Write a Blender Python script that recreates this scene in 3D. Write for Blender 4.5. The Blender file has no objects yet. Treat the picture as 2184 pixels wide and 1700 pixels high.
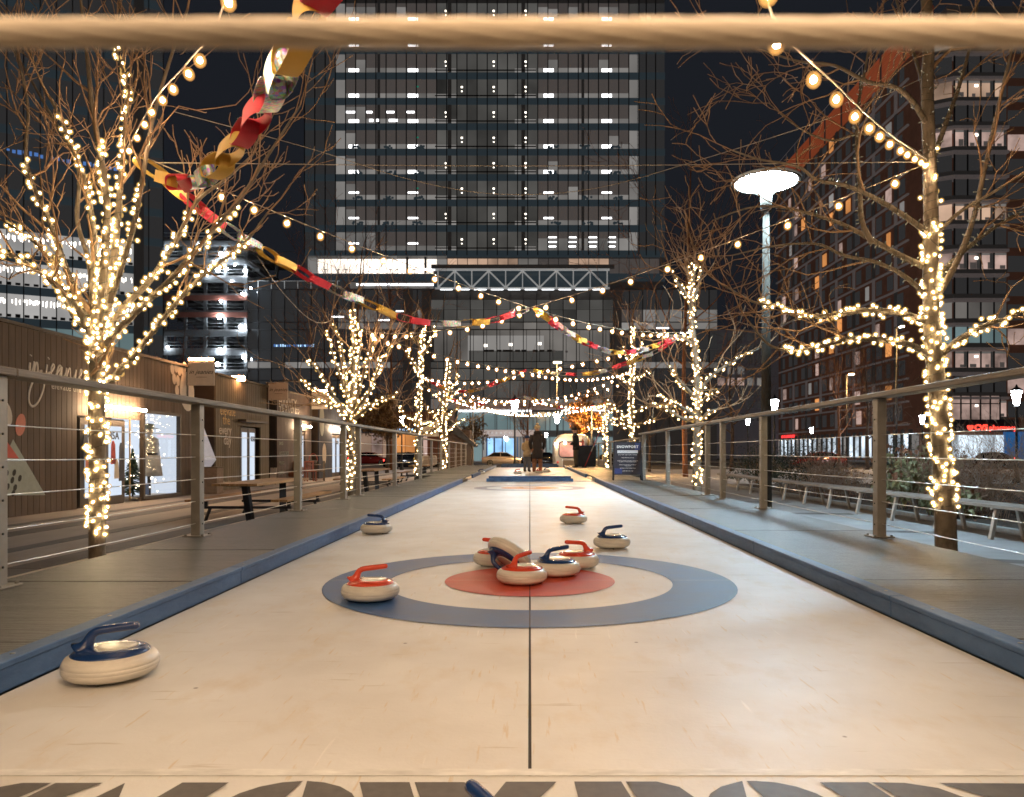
import bpy, bmesh, math, random
from mathutils import Vector, Matrix, Quaternion
R = math.radians
PI = math.pi
SC = bpy.context.scene
COL = SC.collection

# ------------------------------------------------------------------ camera
FPX, CX, CY, EYE = 1573.0, 1130.0, 964.0, 0.75      # lens geometry measured in the photograph (2184 px wide)
cam_d = bpy.data.cameras.new('camera')
cam = bpy.data.objects.new('camera', cam_d)
COL.objects.link(cam)
cam.location = (0, 0, EYE)
cam.rotation_euler = (R(90), 0, 0)
cam_d.sensor_width = 36.0
cam_d.lens = 36.0 * FPX / 2184.0
cam_d.shift_x = -(CX - 1092.0) / 2184.0
cam_d.shift_y = (CY - 850.0) / 2184.0
cam_d.clip_start = 0.01
cam_d.clip_end = 2000.0
cam_d.dof.use_dof = True
cam_d.dof.focus_distance = 7.0
cam_d.dof.aperture_fstop = 17.0
SC.camera = cam

# ------------------------------------------------------------------ night sky
world = bpy.data.worlds.new('World')
SC.world = world
world.use_nodes = True
wn = world.node_tree.nodes
wl = world.node_tree.links
wn.clear()
w_out = wn.new('ShaderNodeOutputWorld')
w_bg = wn.new('ShaderNodeBackground')
w_sky = wn.new('ShaderNodeTexSky')
w_sky.sky_type = 'NISHITA'
w_sky.sun_disc = False
w_sky.sun_elevation = R(-4.0)
w_sky.sun_rotation = R(200.0)
w_sky.air_density = 1.4
w_sky.dust_density = 2.0
w_add = wn.new('ShaderNodeMixRGB')                   # town glow on the night air, even all round
w_add.blend_type = 'ADD'
w_add.inputs[0].default_value = 1.0
w_add.inputs[2].default_value = (0.085, 0.10, 0.135, 1)
wl.new(w_sky.outputs[0], w_add.inputs[1])
wl.new(w_add.outputs[0], w_bg.inputs[0])
w_bg.inputs[1].default_value = 0.10
wl.new(w_bg.outputs[0], w_out.inputs[0])

SC.view_settings.view_transform = 'Standard'
SC.view_settings.look = 'None'
SC.view_settings.gamma = 1.0
SC.view_settings.exposure = 0.2
SC.view_settings.use_curve_mapping = False

cy = SC.cycles
cy.use_denoising = True
try:
    cy.denoiser = 'OPENIMAGEDENOISE'
    cy.denoising_input_passes = 'RGB_ALBEDO_NORMAL'
    cy.denoising_prefilter = 'ACCURATE'
except Exception:
    pass
cy.max_bounces = 5
cy.diffuse_bounces = 3
cy.glossy_bounces = 3
cy.transmission_bounces = 4
cy.transparent_max_bounces = 32
cy.volume_bounces = 0
cy.sample_clamp_indirect = 4.0
cy.sample_clamp_direct = 0.0
cy.use_light_tree = True
cy.caustics_reflective = False
cy.caustics_refractive = False
cy.pixel_filter_type = 'BLACKMAN_HARRIS'
cy.filter_width = 1.6

# ------------------------------------------------------------------ helpers
def P(px, py, d):
    """a real place: the point seen at (px, py) in the photograph at distance d"""
    return Vector(((px - CX) / FPX * d, d, EYE + (CY - py) / FPX * d))

def catmull(pts, n=6):
    pts = [Vector(p) for p in pts]
    if len(pts) < 3:
        a, b = pts[0], pts[-1]
        return [a.lerp(b, i / n) for i in range(n + 1)]
    out = []
    for i in range(len(pts) - 1):
        p0 = pts[i - 1] if i > 0 else pts[0] * 2 - pts[1]
        p1, p2 = pts[i], pts[i + 1]
        p3 = pts[i + 2] if i + 2 < len(pts) else pts[-1] * 2 - pts[-2]
        for k in range(n):
            t = k / n
            out.append(0.5 * ((2 * p1) + (p2 - p0) * t + (2 * p0 - 5 * p1 + 4 * p2 - p3) * t * t + (3 * p1 - p0 - 3 * p2 + p3) * t ** 3))
    out.append(pts[-1].copy())
    return out

def perp(d):
    a = Vector((0, 0, 1)) if abs(d.z) < 0.9 else Vector((1, 0, 0))
    u = d.cross(a).normalized()
    return u, d.cross(u).normalized()

def local_offset(parent):
    off = Vector((0, 0, 0))
    while parent is not None:
        off += parent.location
        parent = parent.parent
    return off

class MB:
    def __init__(s):
        s.v, s.f, s.sm = [], [], []
    def add(s, verts, faces, smooth=False):
        b = len(s.v)
        s.v.extend([Vector(x) for x in verts])
        for f in faces:
            s.f.append([b + i for i in f])
            s.sm.append(smooth)
    def box(s, c, d, rz=0.0, rx=0.0, ry=0.0):
        hx, hy, hz = d[0] / 2, d[1] / 2, d[2] / 2
        vs = [Vector((x, y, z)) for x in (-hx, hx) for y in (-hy, hy) for z in (-hz, hz)]
        if rz or rx or ry:
            m = Matrix.Rotation(rz, 3, 'Z') @ Matrix.Rotation(ry, 3, 'Y') @ Matrix.Rotation(rx, 3, 'X')
            vs = [m @ v for v in vs]
        c = Vector(c)
        s.add([v + c for v in vs], [(0, 1, 3, 2), (4, 6, 7, 5), (0, 4, 5, 1), (2, 3, 7, 6), (0, 2, 6, 4), (1, 5, 7, 3)])
    def bar(s, a, b, w, h=None, up=Vector((0, 0, 1))):
        a, b = Vector(a), Vector(b)
        h = w if h is None else h
        d = (b - a).normalized()
        u = d.cross(up)
        u = perp(d)[0] if u.length < 1e-4 else u.normalized()
        n = u.cross(d).normalized()
        vs = []
        for p in (a, b):
            for i, j in ((-1, -1), (1, -1), (1, 1), (-1, 1)):
                vs.append(p + u * (i * w / 2) + n * (j * h / 2))
        s.add(vs, [(3, 2, 1, 0), (4, 5, 6, 7), (0, 1, 5, 4), (1, 2, 6, 5), (2, 3, 7, 6), (3, 0, 4, 7)])
    def tube(s, pts, rad, n=6, cap=True, smooth=True):
        pts = [Vector(p) for p in pts]
        if not hasattr(rad, '__len__'):
            rad = [rad] * len(pts)
        d0 = (pts[1] - pts[0]).normalized()
        u, w = perp(d0)
        vs = []
        prev = d0
        for i, p in enumerate(pts):
            if i == 0:
                d = d0
            elif i == len(pts) - 1:
                d = (pts[i] - pts[i - 1]).normalized()
            else:
                d = (pts[i + 1] - pts[i - 1]).normalized()
            if d.length < 1e-6:
                d = prev
            q = prev.rotation_difference(d)
            u = (q @ u)
            u = (u - d * u.dot(d)).normalized()
            w = d.cross(u)
            prev = d
            for k in range(n):
                a = 2 * PI * k / n
                vs.append(p + (u * math.cos(a) + w * math.sin(a)) * rad[i])
        fs = []
        for i in range(len(pts) - 1):
            for k in range(n):
                k2 = (k + 1) % n
                fs.append((i * n + k, i * n + k2, (i + 1) * n + k2, (i + 1) * n + k))
        if cap:
            fs.append(tuple(reversed(range(n))))
            fs.append(tuple(range((len(pts) - 1) * n, len(pts) * n)))
        s.add(vs, fs, smooth)
    def lathe(s, prof, n=24, c=(0, 0, 0), smooth=True, cap=True):
        c = Vector(c)
        vs, fs = [], []
        m = len(prof)
        for k in range(n):
            a = 2 * PI * k / n
            for r, z in prof:
                vs.append(c + Vector((r * math.cos(a), r * math.sin(a), z)))
        for k in range(n):
            k2 = (k + 1) % n
            for i in range(m - 1):
                fs.append((k * m + i, k2 * m + i, k2 * m + i + 1, k * m + i + 1))
        if cap and prof[0][0] > 1e-5:
            fs.append(tuple(k * m for k in reversed(range(n))))
        if cap and prof[-1][0] > 1e-5:
            fs.append(tuple(k * m + m - 1 for k in range(n)))
        s.add(vs, fs, smooth)
    def ball(s, c, r, seg=8, rings=5, sq=(1, 1, 1)):
        c = Vector(c)
        vs = [c + Vector((0, 0, -r * sq[2]))]
        for i in range(1, rings):
            t = -PI / 2 + PI * i / rings
            for k in range(seg):
                a = 2 * PI * k / seg
                vs.append(c + Vector((r * sq[0] * math.cos(t) * math.cos(a), r * sq[1] * math.cos(t) * math.sin(a), r * sq[2] * math.sin(t))))
        vs.append(c + Vector((0, 0, r * sq[2])))
        fs = []
        for k in range(seg):
            fs.append((0, 1 + (k + 1) % seg, 1 + k))
        for i in range(rings - 2):
            for k in range(seg):
                a, b = 1 + i * seg + k, 1 + i * seg + (k + 1) % seg
                fs.append((a, b, b + seg, a + seg))
        t0 = 1 + (rings - 2) * seg
        for k in range(seg):
            fs.append((t0 + k, t0 + (k + 1) % seg, len(vs) - 1))
        s.add(vs, fs, True)
    def octa(s, c, r):
        c = Vector(c)
        s.add([c + Vector(v) * r for v in ((1, 0, 0), (0, 1, 0), (-1, 0, 0), (0, -1, 0), (0, 0, 1), (0, 0, -1))],
              [(0, 1, 4), (1, 2, 4), (2, 3, 4), (3, 0, 4), (1, 0, 5), (2, 1, 5), (3, 2, 5), (0, 3, 5)], True)
    def prism(s, poly, axis_o, ax, ay, depth):
        """extrude a 2D polygon: origin, in-plane axes, depth vector"""
        o, ax, ay, dv = Vector(axis_o), Vector(ax), Vector(ay), Vector(depth)
        n = len(poly)
        vs = [o + ax * x + ay * y for x, y in poly] + [o + ax * x + ay * y + dv for x, y in poly]
        fs = [tuple(reversed(range(n))), tuple(range(n, 2 * n))]
        for i in range(n):
            j = (i + 1) % n
            fs.append((i, j, n + j, n + i))
        s.add(vs, fs)
    def mesh(s, name, mat, mat2=None, split=0):
        me = bpy.data.meshes.new(name)
        me.from_pydata([tuple(v) for v in s.v], [], s.f)
        me.polygons.foreach_set('use_smooth', s.sm)
        if mat is not None:
            me.materials.append(mat)
        if mat2 is not None:
            me.materials.append(mat2)
            for p in me.polygons[split:]:
                p.material_index = 1
        me.update()
        return me
    def build(s, name, mat, parent=None, world=True, bevel=0.0, mat2=None, split=0):
        """link as ONE object; with world=True the points are world points"""
        if world and parent is not None:
            off = local_offset(parent)
            s.v = [v - off for v in s.v]
        me = s.mesh(name, mat, mat2, split)
        bm = bmesh.new()
        bm.from_mesh(me)
        if bevel > 0:
            es = [e for e in bm.edges if len(e.link_faces) == 2 and e.calc_face_angle(0) > 0.5]
            bmesh.ops.bevel(bm, geom=es, offset=bevel, segments=1, profile=0.5, affect='EDGES')
        bmesh.ops.recalc_face_normals(bm, faces=bm.faces)
        bm.to_mesh(me)
        bm.free()
        o = bpy.data.objects.new(name, me)
        COL.objects.link(o)
        o.parent = parent
        return o

def tag(o, label, cat, group=None):
    o['label'] = label
    o['category'] = cat
    if group:
        o['group'] = group
    return o

def thing(name, label, cat, loc=(0, 0, 0), group=None, rz=0.0):
    o = bpy.data.objects.new(name, None)
    COL.objects.link(o)
    o.empty_display_size = 0.1
    o.location = loc
    o.rotation_euler = (0, 0, rz)
    return tag(o, label, cat, group)

def structure(o):
    o['kind'] = 'structure'
    return o

def stuff(o):
    o['kind'] = 'stuff'
    return o

def copy_tree(o, parent=None):
    c = o.copy()
    COL.objects.link(c)
    c.parent = parent
    for ch in list(o.children):
        copy_tree(ch, c)
    return c

_cube = {}
def piece(name, mat, parent, c, d, rz=0.0, world=True):
    """a plain block that shares its mesh with all alike blocks"""
    me = _cube.get((name, mat.name))
    if me is None:
        mb = MB()
        mb.box((0, 0, 0), (1, 1, 1))
        me = mb.mesh(name, mat)
        _cube[(name, mat.name)] = me
    o = bpy.data.objects.new(name, me)
    COL.objects.link(o)
    o.parent = parent
    c = Vector(c)
    if world and parent is not None:
        c = c - local_offset(parent)
    o.location = c
    o.scale = d
    if rz:
        o.rotation_euler = (0, 0, rz)
    return o

def place(name, me, parent, loc, rot=None, scale=None, world=True):
    o = bpy.data.objects.new(name, me)
    COL.objects.link(o)
    o.parent = parent
    loc = Vector(loc)
    if world and parent is not None:
        loc = loc - local_offset(parent)
    o.location = loc
    if rot is not None:
        if isinstance(rot, Quaternion):
            o.rotation_mode = 'QUATERNION'
            o.rotation_quaternion = rot
        else:
            o.rotation_euler = rot
    if scale is not None:
        o.scale = scale if hasattr(scale, '__len__') else (scale,) * 3
    return o

def text_mesh(body, size, extrude, mat, shear=0.0, spacing=1.0, bold=0.0, align='LEFT'):
    cu = bpy.data.curves.new('lettering', 'FONT')
    cu.body = body
    cu.size = size
    cu.extrude = extrude
    cu.shear = shear
    cu.space_character = spacing
    cu.offset = bold
    cu.align_x = align
    cu.resolution_u = 2
    tmp = bpy.data.objects.new('lettering', cu)
    COL.objects.link(tmp)
    dg = bpy.context.evaluated_depsgraph_get()
    me = bpy.data.meshes.new_from_object(tmp.evaluated_get(dg))
    COL.objects.unlink(tmp)
    bpy.data.objects.remove(tmp)
    bpy.data.curves.remove(cu)
    me.materials.clear()
    me.materials.append(mat)
    return me

def put_text(name, me, parent, origin, ax, ay):
    """text with its own x along ax and y along ay"""
    ax, ay = Vector(ax).normalized(), Vector(ay).normalized()
    az = ax.cross(ay)
    m = Matrix((ax, ay, az)).transposed()
    return place(name, me, parent, origin, rot=m.to_quaternion())

# ------------------------------------------------------------------ materials
def _nt(name):
    m = bpy.data.materials.new(name)
    m.use_nodes = True
    nt = m.node_tree
    b = nt.nodes['Principled BSDF']
    return m, nt, nt.nodes, nt.links, b

def mat(name, col, rough=0.6, metal=0.0, var=0.2, nscale=6.0, bump=0.0, bscale=40.0, coat=0.0, stretch=(1, 1, 1), col2=None, rand=0.0, spec=0.5, detail=6.0, emis=None, estr=0.0, world_co=False, rvar=0.0):
    m, nt, N, L, b = _nt(name)
    b.inputs['Roughness'].default_value = rough
    b.inputs['Metallic'].default_value = metal
    b.inputs['Coat Weight'].default_value = coat
    b.inputs['Specular IOR Level'].default_value = spec
    c4 = (*col, 1)
    if var > 0 or bump > 0:
        if world_co:
            g = N.new('ShaderNodeNewGeometry')
            src = g.outputs['Position']
        else:
            g = N.new('ShaderNodeTexCoord')
            src = g.outputs['Object']
        mp = N.new('ShaderNodeMapping')
        mp.inputs['Scale'].default_value = stretch
        L.new(src, mp.inputs[0])
        nz = N.new('ShaderNodeTexNoise')
        nz.inputs['Scale'].default_value = nscale
        nz.inputs['Detail'].default_value = detail
        nz.inputs['Roughness'].default_value = 0.6
        L.new(mp.outputs[0], nz.inputs['Vector'])
        rp = N.new('ShaderNodeValToRGB')
        rp.color_ramp.elements[0].position = 0.3
        rp.color_ramp.elements[1].position = 0.7
        lo = tuple(max(0, c * (1 - var)) for c in col)
        hi = col2 if col2 is not None else tuple(min(1, c * (1 + var)) for c in col)
        rp.color_ramp.elements[0].color = (*lo, 1)
        rp.color_ramp.elements[1].color = (*hi, 1)
        L.new(nz.outputs[0], rp.inputs[0])
        out = rp.outputs[0]
        if rvar > 0:
            mr = N.new('ShaderNodeMapRange')
            mr.inputs['To Min'].default_value = max(0.02, rough - rvar)
            mr.inputs['To Max'].default_value = min(1.0, rough + rvar)
            L.new(nz.outputs[0], mr.inputs['Value'])
            L.new(mr.outputs[0], b.inputs['Roughness'])
        if bump > 0:
            nb = N.new('ShaderNodeTexNoise')
            nb.inputs['Scale'].default_value = bscale
            nb.inputs['Detail'].default_value = 5.0
            L.new(mp.outputs[0], nb.inputs['Vector'])
            bp = N.new('ShaderNodeBump')
            bp.inputs['Strength'].default_value = bump
            bp.inputs['Distance'].default_value = 0.02
            L.new(nb.outputs[0], bp.inputs['Height'])
            L.new(bp.outputs[0], b.inputs['Normal'])
    else:
        rgb = N.new('ShaderNodeRGB')
        rgb.outputs[0].default_value = c4
        out = rgb.outputs[0]
    if rand > 0:
        oi = N.new('ShaderNodeObjectInfo')
        mr2 = N.new('ShaderNodeMapRange')
        mr2.inputs['To Min'].default_value = 1 - rand
        mr2.inputs['To Max'].default_value = 1 + rand
        L.new(oi.outputs['Random'], mr2.inputs['Value'])
        mx = N.new('ShaderNodeMixRGB')
        mx.blend_type = 'MULTIPLY'
        mx.inputs[0].default_value = 1.0
        L.new(out, mx.inputs[1])
        L.new(mr2.outputs[0], mx.inputs[2])
        out = mx.outputs[0]
    L.new(out, b.inputs['Base Color'])
    if emis is not None:
        b.inputs['Emission Color'].default_value = (*emis, 1)
        b.inputs['Emission Strength'].default_value = estr
        m.cycles.emission_sampling = 'NONE'
    return m

def glow(name, col, strength, light=True, rand=0.0):
    """a surface that gives off light: lamp, bulb, lit window"""
    m = bpy.data.materials.new(name)
    m.use_nodes = True
    nt = m.node_tree
    nt.nodes.clear()
    o = nt.nodes.new('ShaderNodeOutputMaterial')
    e = nt.nodes.new('ShaderNodeEmission')
    e.inputs[0].default_value = (*col, 1)
    e.inputs[1].default_value = strength
    if rand > 0:
        oi = nt.nodes.new('ShaderNodeObjectInfo')
        mr = nt.nodes.new('ShaderNodeMapRange')
        mr.inputs['To Min'].default_value = strength * (1 - rand)
        mr.inputs['To Max'].default_value = strength * (1 + rand)
        nt.links.new(oi.outputs['Random'], mr.inputs['Value'])
        nt.links.new(mr.outputs[0], e.inputs[1])
    nt.links.new(e.outputs[0], o.inputs[0])
    m.cycles.emission_sampling = 'AUTO' if light else 'NONE'
    return m

def lit_room(name, wall, strength, nscale=0.6, contrast=0.6):
    """the lit room seen behind a pane: uneven light inside, glass sheen in front"""
    m, nt, N, L, b = _nt(name)
    b.inputs['Base Color'].default_value = (*[c * 0.15 for c in wall], 1)
    b.inputs['Roughness'].default_value = 0.12
    g = N.new('ShaderNodeNewGeometry')
    nz = N.new('ShaderNodeTexNoise')
    nz.inputs['Scale'].default_value = nscale
    nz.inputs['Detail'].default_value = 3
    L.new(g.outputs['Position'], nz.inputs['Vector'])
    oi = N.new('ShaderNodeObjectInfo')
    ad = N.new('ShaderNodeMath')
    ad.operation = 'ADD'
    L.new(nz.outputs[0], ad.inputs[0])
    mu = N.new('ShaderNodeMath')
    mu.operation = 'MULTIPLY'
    mu.inputs[1].default_value = 0.35
    L.new(oi.outputs['Random'], mu.inputs[0])
    L.new(mu.outputs[0], ad.inputs[1])
    mr = N.new('ShaderNodeMapRange')
    mr.inputs['From Min'].default_value = 0.35
    mr.inputs['From Max'].default_value = 0.95
    mr.inputs['To Min'].default_value = strength * (1 - contrast)
    mr.inputs['To Max'].default_value = strength * (1 + contrast)
    L.new(ad.outputs[0], mr.inputs['Value'])
    b.inputs['Emission Color'].default_value = (*wall, 1)
    L.new(mr.outputs[0], b.inputs['Emission Strength'])
    m.cycles.emission_sampling = 'NONE'
    return m

def lane_material():
    m, nt, N, L, b = _nt('lane_plastic')
    g = N.new('ShaderNodeNewGeometry')
    def noise(scale, stretch=(1, 1, 1), rot=0.0, detail=6):
        mp = N.new('ShaderNodeMapping')
        mp.inputs['Scale'].default_value = stretch
        mp.inputs['Rotation'].default_value = (0, 0, rot)
        L.new(g.outputs['Position'], mp.inputs[0])
        n = N.new('ShaderNodeTexNoise')
        n.inputs['Scale'].default_value = scale
        n.inputs['Detail'].default_value = detail
        n.inputs['Roughness'].default_value = 0.62
        L.new(mp.outputs[0], n.inputs['Vector'])
        return n.outputs[0]
    def ramp(src, p0, p1, c0, c1):
        r = N.new('ShaderNodeValToRGB')
        r.color_ramp.elements[0].position = p0
        r.color_ramp.elements[1].position = p1
        r.color_ramp.elements[0].color = (*c0, 1)
        r.color_ramp.elements[1].color = (*c1, 1)
        L.new(src, r.inputs[0])
        return r.outputs[0]
    def mix(fac, a, bcol, mode='MIX'):
        x = N.new('ShaderNodeMixRGB')
        x.blend_type = mode
        if hasattr(fac, 'is_linked'):
            L.new(fac, x.inputs[0])
        else:
            x.inputs[0].default_value = fac
        L.new(a, x.inputs[1])
        if hasattr(bcol, 'is_linked'):
            L.new(bcol, x.inputs[2])
        else:
            x.inputs[2].default_value = (*bcol, 1)
        return x.outputs[0]
    base = ramp(noise(1.6, detail=4), 0.3, 0.72, (0.60, 0.57, 0.53), (0.73, 0.715, 0.69))
    # brown rubbed stains, scratches at two slants, dark specks
    st = ramp(noise(5.5, (1, 0.6, 1), 0.5, 9), 0.53, 0.80, (0, 0, 0), (0.6, 0.6, 0.6))
    c = mix(st, base, (0.56, 0.44, 0.28))
    sc1 = ramp(noise(50, (1, 0.09, 1), 0.75, 3), 0.63, 0.70, (0, 0, 0), (0.55, 0.55, 0.55))
    c = mix(sc1, c, (0.58, 0.42, 0.22))
    sc2 = ramp(noise(26, (0.10, 1, 1), 0.35, 3), 0.65, 0.72, (0, 0, 0), (0.7, 0.7, 0.7))
    c = mix(sc2, c, (0.50, 0.44, 0.36))
    sc3 = ramp(noise(34, (1, 0.06, 1), -0.4, 2), 0.70, 0.76, (0, 0, 0), (0.5, 0.5, 0.5))
    c = mix(sc3, c, (0.86, 0.83, 0.78))
    vo = N.new('ShaderNodeTexVoronoi')
    vo.inputs['Scale'].default_value = 3.2
    vo.inputs['Randomness'].default_value = 1.0
    L.new(g.outputs['Position'], vo.inputs['Vector'])
    sp = ramp(vo.outputs['Distance'], 0.018, 0.030, (0.9, 0.75, 0.75), (0, 0, 0))
    c = mix(sp, c, (0.10, 0.07, 0.05))
    L.new(c, b.inputs['Base Color'])
    mr = N.new('ShaderNodeMapRange')
    mr.inputs['To Min'].default_value = 0.34
    mr.inputs['To Max'].default_value = 0.6
    L.new(noise(5, detail=5), mr.inputs['Value'])
    L.new(mr.outputs[0], b.inputs['Roughness'])
    bp = N.new('ShaderNodeBump')
    bp.inputs['Strength'].default_value = 0.12
    bp.inputs['Distance'].default_value = 0.01
    L.new(noise(55), bp.inputs['Height'])
    L.new(bp.outputs[0], b.inputs['Normal'])
    return m

M = {}
M['lane'] = lane_material()
M['seam'] = mat('seam_rubber', (0.05, 0.045, 0.04), 0.8)
M['ring_blue'] = mat('ring_blue', (0.034, 0.098, 0.25), 0.52, var=0.22, nscale=5, bump=0.05, world_co=True, rvar=0.1)
M['ring_red'] = mat('ring_red', (0.56, 0.075, 0.036), 0.55, var=0.15, nscale=4, bump=0.05, world_co=True, rvar=0.1)
M['ring_orange'] = mat('ring_orange', (0.62, 0.24, 0.08), 0.5, var=0.15, nscale=4, world_co=True)
M['ring_mauve'] = mat('ring_mauve', (0.30, 0.26, 0.28), 0.5, var=0.15, nscale=4, world_co=True)
M['letter'] = mat('letter_print', (0.085, 0.075, 0.068), 0.5, var=0.2, nscale=30, world_co=True)
M['bumper'] = mat('bumper_blue', (0.036, 0.106, 0.26), 0.55, var=0.35, nscale=6, stretch=(1, 0.4, 1), col2=(0.075, 0.155, 0.31), bump=0.2, bscale=30, world_co=True, rvar=0.12)
M['screw'] = mat('screw_steel', (0.25, 0.24, 0.22), 0.35, 1.0, var=0)
M['deck'] = mat('deck_board', (0.080, 0.079, 0.074), 0.44, var=0.5, nscale=2.4, stretch=(0.4, 7, 1), bump=0.55, bscale=16, rand=0.10, rvar=0.12, world_co=True)
M['deck_edge'] = mat('deck_edge', (0.08, 0.075, 0.06), 0.7)
M['post'] = mat('post_galvanised', (0.30, 0.28, 0.245), 0.5, 0.25, var=0.12, nscale=9, bump=0.05, world_co=True)
M['rail_wood'] = mat('rail_wood', (0.20, 0.165, 0.128), 0.6, var=0.38, nscale=2.2, stretch=(9, 0.8, 9), bump=0.3, bscale=10, world_co=True)
M['cable'] = mat('cable_steel', (0.62, 0.60, 0.56), 0.35, 0.9, var=0.1)
M['near_cable'] = mat('near_cable_steel', (0.74, 0.64, 0.50), 0.5, 0.0, var=0.25, nscale=60, stretch=(0.3, 1, 1), world_co=True)
M['stone'] = mat('stone_body', (0.64, 0.60, 0.53), 0.42, var=0.16, nscale=9, stretch=(1, 1, 6), bump=0.04, bscale=50, coat=0.15)
M['stone_blue'] = mat('handle_blue', (0.010, 0.036, 0.13), 0.24, var=0.1, coat=0.35, rvar=0.06)
M['stone_red'] = mat('handle_red', (0.62, 0.060, 0.022), 0.26, var=0.08, coat=0.35, rvar=0.06)
M['stone_disc'] = mat('stone_disc', (0.66, 0.62, 0.52), 0.18, var=0.08, coat=0.3)
M['dark'] = mat('dark_rubber', (0.02, 0.02, 0.02), 0.7, var=0)
M['bark'] = mat('tree_bark', (0.165, 0.128, 0.088), 0.85, var=0.4, nscale=14, stretch=(1, 1, 0.5), bump=0.5, bscale=30, world_co=True)
M['bark_dark'] = mat('dark_bark', (0.085, 0.058, 0.042), 0.9, var=0.35, nscale=6, bump=0.3, bscale=20, world_co=True)
M['twig'] = mat('twig_bark', (0.30, 0.18, 0.095), 0.85, var=0.3, nscale=8, world_co=True)
M['wire'] = mat('light_wire', (0.03, 0.035, 0.02), 0.5, var=0)
M['string'] = mat('string_wire', (0.30, 0.23, 0.16), 0.6, var=0)
M['thin_wire'] = mat('thin_wire', (0.45, 0.38, 0.30), 0.45, 0.6, var=0)
M['socket'] = mat('bulb_socket', (0.04, 0.035, 0.03), 0.5, var=0)
FAIRY = (1.0, 0.76, 0.44)
STRING = (1.0, 0.69, 0.42)
def halo_shell(name, col, strength, fac):  # see-through glowing shell added round a bulb to draw its halo
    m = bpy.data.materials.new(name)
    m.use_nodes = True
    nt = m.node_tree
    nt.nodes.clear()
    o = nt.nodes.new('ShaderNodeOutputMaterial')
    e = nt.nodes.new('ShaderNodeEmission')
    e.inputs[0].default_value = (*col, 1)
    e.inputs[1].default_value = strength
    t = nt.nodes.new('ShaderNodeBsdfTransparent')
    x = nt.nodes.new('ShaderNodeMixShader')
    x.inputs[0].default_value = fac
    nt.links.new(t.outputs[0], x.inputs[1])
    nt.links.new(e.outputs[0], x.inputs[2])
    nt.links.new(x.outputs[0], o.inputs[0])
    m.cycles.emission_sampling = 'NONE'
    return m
M['fairy_halo'] = halo_shell('fairy_halo', (1.0, 0.59, 0.16), 1.05, 0.25)
M['festoon_halo'] = halo_shell('festoon_halo', (1.0, 0.47, 0.12), 1.5, 0.15)
M['fairy'] = glow('fairy_glow', FAIRY, 140.0)
M['fairy_far'] = glow('fairy_glow_far', FAIRY, 105.0)
M['festoon'] = glow('festoon_glow', STRING, 1600.0)
M['festoon_far'] = glow('festoon_glow_far', (1.0, 0.66, 0.36), 430.0)
M['unlit'] = mat('unlit_bulb', (0.45, 0.48, 0.42), 0.15, var=0, coat=0.5)
def paper(name, col):
    m = mat(name, col, 0.6, var=0.12, nscale=5, rand=0.06)
    nt = m.node_tree
    out = nt.nodes['Material Output']
    b_ = nt.nodes['Principled BSDF']
    t = nt.nodes.new('ShaderNodeBsdfTranslucent')
    t.inputs[0].default_value = (*col, 1)
    x = nt.nodes.new('ShaderNodeMixShader')
    x.inputs[0].default_value = 0.4
    nt.links.new(b_.outputs[0], x.inputs[1])
    nt.links.new(t.outputs[0], x.inputs[2])
    nt.links.new(x.outputs[0], out.inputs[0])
    return m
M['paper_yellow'] = paper('paper_yellow', (0.74, 0.50, 0.10))
M['paper_red'] = paper('paper_red', (0.70, 0.05, 0.085))
def holo():
    m, nt, N, L, b = _nt('paper_holographic')
    tc = N.new('ShaderNodeTexCoord')
    v = N.new('ShaderNodeTexVoronoi')
    v.inputs['Scale'].default_value = 75
    L.new(tc.outputs['Object'], v.inputs['Vector'])
    hs = N.new('ShaderNodeMixRGB')
    hs.inputs[0].default_value = 0.55
    hs.inputs[1].default_value = (0.30, 0.29, 0.28, 1)
    L.new(v.outputs['Color'], hs.inputs[2])
    L.new(hs.outputs[0], b.inputs['Base Color'])
    b.inputs['Metallic'].default_value = 0.4
    b.inputs['Roughness'].default_value = 0.38
    bp = N.new('ShaderNodeBump')
    bp.inputs['Strength'].default_value = 0.6
    bp.inputs['Distance'].default_value = 0.01
    L.new(v.outputs['Color'], bp.inputs['Height'])
    L.new(bp.outputs[0], b.inputs['Normal'])
    return m
M['paper_silver'] = holo()
# ================================================================== ground
GZ = -0.60                      # plaza level; the rink stands on a raised deck
M['asphalt'] = mat('asphalt', (0.052, 0.050, 0.050), 0.8, var=0.3, nscale=0.8, bump=0.2, bscale=30, world_co=True)
M['plaza_warm'] = mat('plaza_paving', (0.40, 0.335, 0.275), 0.7, var=0.3, nscale=0.55, stretch=(1, 0.35, 1), bump=0.15, bscale=14, world_co=True)
M['plaza_cool'] = mat('plaza_concrete', (0.30, 0.29, 0.28), 0.7, var=0.15, nscale=1.4, bump=0.15, bscale=22, world_co=True)
M['band'] = mat('dark_ground', (0.13, 0.115, 0.105), 0.7, var=0.2, nscale=2, world_co=True)
M['kerb'] = mat('kerb_granite', (0.30, 0.29, 0.27), 0.7, world_co=True)
M['soil'] = mat('bed_soil', (0.055, 0.038, 0.026), 0.95, var=0.4, nscale=9, bump=0.7, bscale=25, world_co=True)
def sheet(name, m, x0, x1, y0, y1, z):
    mb = MB()
    mb.add([(x0, y0, z), (x1, y0, z), (x1, y1, z), (x0, y1, z)], [(0, 1, 2, 3)])
    return mb.build(name, m)
structure(sheet('ground', M['asphalt'], -700, 700, -200, 1200, GZ - 0.12))
structure(sheet('pavement', M['plaza_warm'], -40, 0, -8, 57, GZ))
structure(sheet('pavement', M['plaza_cool'], 0.0, 60, -8, 57, GZ))
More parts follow.
